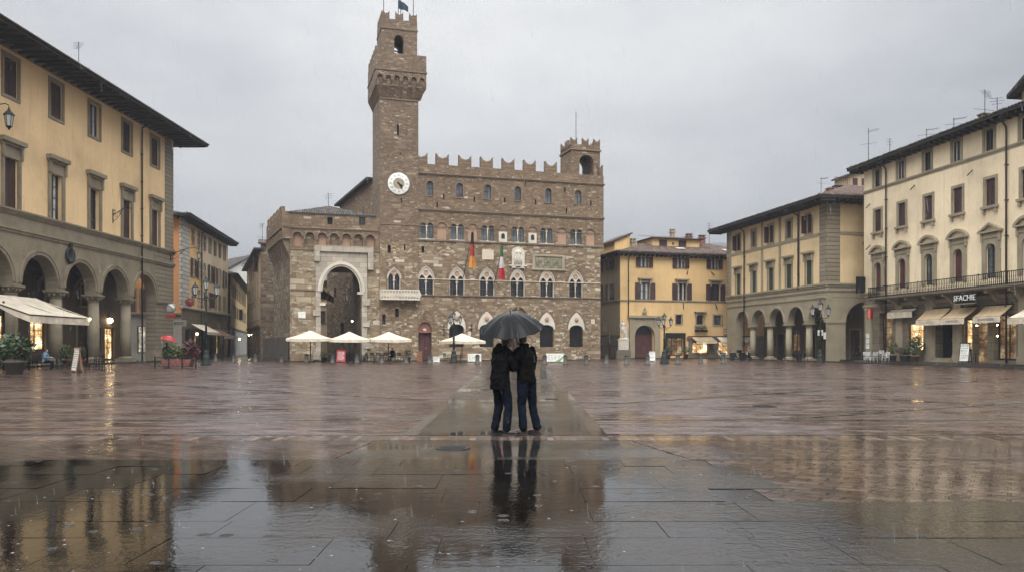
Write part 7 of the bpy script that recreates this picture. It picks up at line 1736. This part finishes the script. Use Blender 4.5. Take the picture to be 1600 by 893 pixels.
for x, y in ((-33.4, 52.3), (-31.1, 51.3), (-31.1, 58.3)): mb = MB(); mb.tube([(x, y, 0), (x, y, 4.5 if x < -33 else 3.62)], .07, 8); part('post', mb, M['iron'], t)
mb = MB()
for y in (Y0, (Y0+Y1)/2, Y1): mb.tube([(Xb, y, 4.9), (Xf, y, 3.55)], .04, 6)
mb.tube([(Xf, Y0, 3.56), (Xf, Y1, 3.56)], .04, 6); mb.tube([(Xb, Y0, 4.98), (Xb, Y1, 4.98)], .05, 6); part('frame', mb, M['iron'], t)
x, y = tp_(23, 584); pot_plant('big dark shrub in a wide pot at the front of the left terrace', x, y, .78, 1.35, mat='leaf', pot='boll', ph=.75, pr=.55, n=1500, seed=4)
x, y = tp_(-12, 582); pot_plant('dark shrub in a pot at the edge of the left terrace, partly cut off', x, y, .7, 1.2, mat='leaf', pot='boll', ph=.7, pr=.5, n=900, seed=5)
x, y = tp_(104, 571); pot_plant('leafy plant with pale flowers behind the leaning menu board', x, y, .5, 1.1, mat='leaf2', pot='terra', ph=.5, pr=.35, n=500, seed=6)
x, y = tp_(131, 570); pot_plant('slim dark plant right of the leaning menu board', x, y, .35, 1.2, mat='leaf', pot='terra', ph=.45, pr=.3, n=350, seed=8)
x, y = tp_(120.5, 581.5); a_board('tall wooden sandwich board with a white menu on the left terrace', x, y, .85, 1.5, frame='wood_o', rz=-.75, lines=9)
lc = None
for px, py, rz, nm in ((47, 577, -1.4, 'nearest the big shrub'), (58, 574, -1.7, 'behind the seated person in blue'), (97, 575, 1.5, 'across the table from the person in blue'), (143, 577, -1.4, 'left of the small round table'), (167, 579, 1.7, 'right of the small round table'), (157, 573, .1, 'behind the small round table'), (34, 572, -1.2, 'half hidden behind the big shrub'), (74, 569, .2, 'behind the dark table, under the awning')):
    x, y = tp_(px, py)
    if lc is None: lc = chair_tree('dark wooden terrace chair ' + nm, 'iron', (x, y, 0), rz, 'dark chairs on the left terrace')
    else: dup(lc, (x, y, 0), rz, 'dark wooden terrace chair ' + nm)
x, y = tp_(88, 576); table_tree('dark table in front of the person in the blue jacket', 'iron', (x, y, 0)); x, y = tp_(155, 577); table_tree('small round table between two terrace chairs', 'wood', (x, y, 0))
x, y = tp_(70, 577); person('person in a blue jacket sitting at a terrace table under the awning', (x, y, 0), -1.45, sit(), 'shirt', 'denim', 'shoe', vox=.016, hem=.5, hair_long=.04)
# planter island with person and red umbrella
Xc, Yc = gx(281, 56), 56.0; t = thing('planter', 'long terracotta planter full of mixed plants behind low iron hoops', 'planter', (Xc, Yc, 0)); mb = MB(); mb.prism([(-1.0, .12), (.75, .12), (.95, .62), (-1.2, .62)], -.4, .4); part('trough', mb, M['redlun'], t)
for k, (x, r, h, m) in enumerate(((-.8, .38, .75, 'leaf'), (-.3, .45, 1.0, 'leaf2'), (.2, .4, .9, 'leaf2'), (.65, .5, 1.35, 'leaf3'), (1.0, .35, 1.1, 'leaf3'))):
    mb = MB(); foliage(mb, (x, 0, .6+h*.45), (r, r*.9, h*.6), 420, .17, seed=20+k)
    for a in range(7): mb.tube([(x, 0, .55), (x+r*.7*math.cos(a), r*.5*math.sin(a), .6+h*1.05)], [.012, .005], 4)
    part('foliage', mb, M[m], t)
t = thing('iron_railing', 'low black iron railing round the long planter', 'fence', (Xc, Yc-.75, 0))
for x in (-1.42, -.47, .47, 1.42): mb = MB(); mb.box(x-.035, x+.035, -.035, .035, 0, .85); part('post', mb, M['iron'], t)
mb = MB(); mb.box(-1.42, 1.42, -.02, .02, .76, .8); mb.box(-1.42, 1.42, -.02, .02, .12, .16)
for i in range(9): x = -1.3+.325*i; mb.tube([(x-.14, 0, .16), (x, 0, .45), (x+.14, 0, .16)], .015, 4); mb.tube([(x-.1, 0, .76), (x, 0, .5), (x+.1, 0, .76)], .012, 4)
part('rail', mb, M['iron'], t)
px_, py_ = gx(261, 58.6), 58.6
person('person in a black jacket under a red umbrella behind the planter', (px_, py_, 0), .9, stand(elL=(-.26, .1, 1.2), wrL=(-.1, .25, 1.35), hdL=(0, .3, 1), head=(0, .05, 1.68)), 'jacket', 'denim2', 'shoe', vox=.018, hem=.85)
umbrella('small red umbrella held behind the planter', (px_+.25, py_-.1, 2.32), (px_-.02, py_-.14, 1.42), .62, .3, 'umb_r', 8)

# ------------------------------------------------------------------ the couple
base = Vector((.315, 14.03, 0)); rz = rad(60); gl = RZ(-rz) @ (Vector((.035, 14.155, 1.43))-base)
J = stand(pelvis=(-.035, .055, 1.0), chest=(-.035, .075, 1.33), neck=(-.03, .11, 1.53), head=(-.02, .17, 1.685), look=(.1, 1, -.2), shR=(.155, .05, 1.46), shL=(-.225, .09, 1.46), elR=(.23, .06, 1.18), wrR=(.1, .3, 1.2), elL=(-.3, .17, 1.19), wrL=(gl.x-.055, gl.y-.09, gl.z-.06), hdL=(.45, .6, .4), huL=(-1, .2, .3),
          hpR=(.07, .03, .94), hpL=(-.135, .06, .94), knR=(.10, .0, .5), knL=(-.125, .1, .51), anR=(.125, -.08, .09), anL=(-.125, .06, .09), toeR=(.2, 1, 0), toeL=(-.15, 1, 0))
person('person in a short black jacket and dark jeans holding the black umbrella', tuple(base), rz, J, 'jacket2', 'denim2', 'shoe2', hem=.90, vox=.010, loose=.98)
base = Vector((-.195, 13.95, 0)); rz = rad(-58)
J = stand(pelvis=(0, -.02, .98), chest=(0, .0, 1.31), neck=(0, .05, 1.5), head=(.0, .12, 1.645), look=(-.15, 1, -.25), shR=(.185, .03, 1.43), shL=(-.19, .02, 1.43), elR=(.25, .12, 1.17), wrR=(.1, .36, 1.19), elL=(-.27, .08, 1.15), wrL=(-.05, .34, 1.15), knR=(.125, .08, .5), knL=(-.115, .03, .5), anR=(.125, .04, .09), anL=(-.12, -.06, .09), toeR=(.35, 1, 0), toeL=(-.05, 1, 0))
person('person in a long dark hooded parka and blue jeans facing the other under the umbrella', tuple(base), rz, J, 'jacket', 'denim', 'shoe', hem=.80, hood=True, vox=.010, loose=1.0)
umbrella('large wet black umbrella held over the couple in the square', (-.03, 13.93, 2.14), (.035, 14.155, 1.46), .575, .29, 'umb', 12)

# ------------------------------------------------------------------ air, sky, light, camera
def haze(density):
    mb = MB(); mb.box(-1000, 1000, -62, 1100, -1.5, 330); m = bpy.data.materials.new('haze_air'); m.use_nodes = True; nt = m.node_tree; nt.nodes.remove(nt.nodes['Principled BSDF'])
    v = nt.nodes.new('ShaderNodeVolumePrincipled'); v.inputs['Color'].default_value = (.36, .385, .42, 1); v.inputs['Density'].default_value = density; v.inputs['Anisotropy'].default_value = 0.0
    nt.links.new(v.outputs[0], nt.nodes['Material Output'].inputs['Volume']); o = link('haze', mb.mesh('haze', m)); o['kind'] = 'stuff'; o['label'] = 'thin grey rain haze filling the air over the square'
HAZE = .0007
if HAZE: haze(HAZE)
W_ = bpy.data.worlds.new('World'); SC.world = W_; W_.use_nodes = True; nt = W_.node_tree; bg = nt.nodes['Background']
class WN(NT):
    def __init__(s): s.t = nt
w = WN(); sky = w.n('ShaderNodeTexSky'); sky.sky_type = 'NISHITA'; sky.sun_disc = False; sky.sun_elevation = rad(52); sky.sun_rotation = rad(185); sky.air_density = 2; sky.dust_density = 6
hs = w.n('ShaderNodeHueSaturation', {'Saturation': .25, 'Value': .6, 'Color': sky.outputs[0]})
gen = w.n('ShaderNodeTexCoord').outputs['Generated']; sep = w.n('ShaderNodeSeparateXYZ', {0: gen}); z = sep.outputs[2]
cl = w.noise(w.map(gen, sc=(1.3, 1.3, 3.2)), 1.7, 6, .6); cl2 = w.noise(w.map(gen, sc=(1, 1, 2.5), loc=(3, 1, 0)), 4.5, 4, .55)
grad = w.ramp(z, [(0, (2.3, 2.45, 2.7)), (.10, (3.4, 3.55, 3.8)), (.20, (5.3, 5.4, 5.6)), (.42, (6.3, 6.33, 6.45)), (.54, (19, 19.1, 19.4)), (1, (32, 32, 32.4))])  # unseen sky above the frame boosted to light the facades
grad = w.mix(1.0, grad, w.ramp(cl, [(.28, (.74, .755, .785)), (.5, (1, 1, 1)), (.72, (1.17, 1.16, 1.14))]), 'MULTIPLY')
grad = w.mix(1.0, grad, w.ramp(cl2, [(.3, (.91, .915, .925)), (.7, (1.08, 1.08, 1.07))]), 'MULTIPLY')
# brighter patch of cloud behind the tower
dot = w.n('ShaderNodeVectorMath', {0: gen, 1: Vector((-.12, .94, .32)).normalized()}, operation='DOT_PRODUCT').outputs['Value']
grad = w.mix(1.0, grad, w.ramp(w.mr(dot, .72, 1.0, 0, 1), [(0, (.80, .815, .84)), (1, (1.38, 1.37, 1.35))]), 'MULTIPLY')
grad = w.mix(1.0, grad, w.ramp(w.mr(sep.outputs[1], -.9, .2, 0, 1), [(0, (2.3, 2.26, 2.2)), (1, (1, 1, 1))]), 'MULTIPLY')  # unseen sky behind the camera brightened as added fill on the facades
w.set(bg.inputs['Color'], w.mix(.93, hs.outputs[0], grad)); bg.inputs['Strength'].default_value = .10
sun = bpy.data.lights.new('sun', 'SUN'); sun.energy = 1.2; sun.angle = rad(35); sun.color = (1, .97, .93); so = link('sun', sun)
az, el = rad(185), rad(52); d = Vector((math.sin(az)*math.cos(el), math.cos(az)*math.cos(el), math.sin(el))); so.rotation_euler = d.to_track_quat('Z', 'Y').to_euler()
cam = bpy.data.cameras.new('camera'); cam.sensor_width = 36; cam.lens = 36*F/1600; cam.shift_y = (HY-446.5)/1600; cam.clip_end = 5000; cam.clip_start = .1
co = link('camera', cam, None, T(0, 0, CH) @ Matrix.Rotation(PI/2, 4, 'X')); SC.camera = co
SC.view_settings.view_transform = 'Standard'; SC.view_settings.look = 'None'; SC.view_settings.exposure = 0.5; SC.view_settings.gamma = 1
cy = SC.cycles; cy.use_denoising = True; cy.max_bounces = 6; cy.diffuse_bounces = 3; cy.glossy_bounces = 4; cy.volume_bounces = 0; cy.transmission_bounces = 2; cy.sample_clamp_indirect = 4
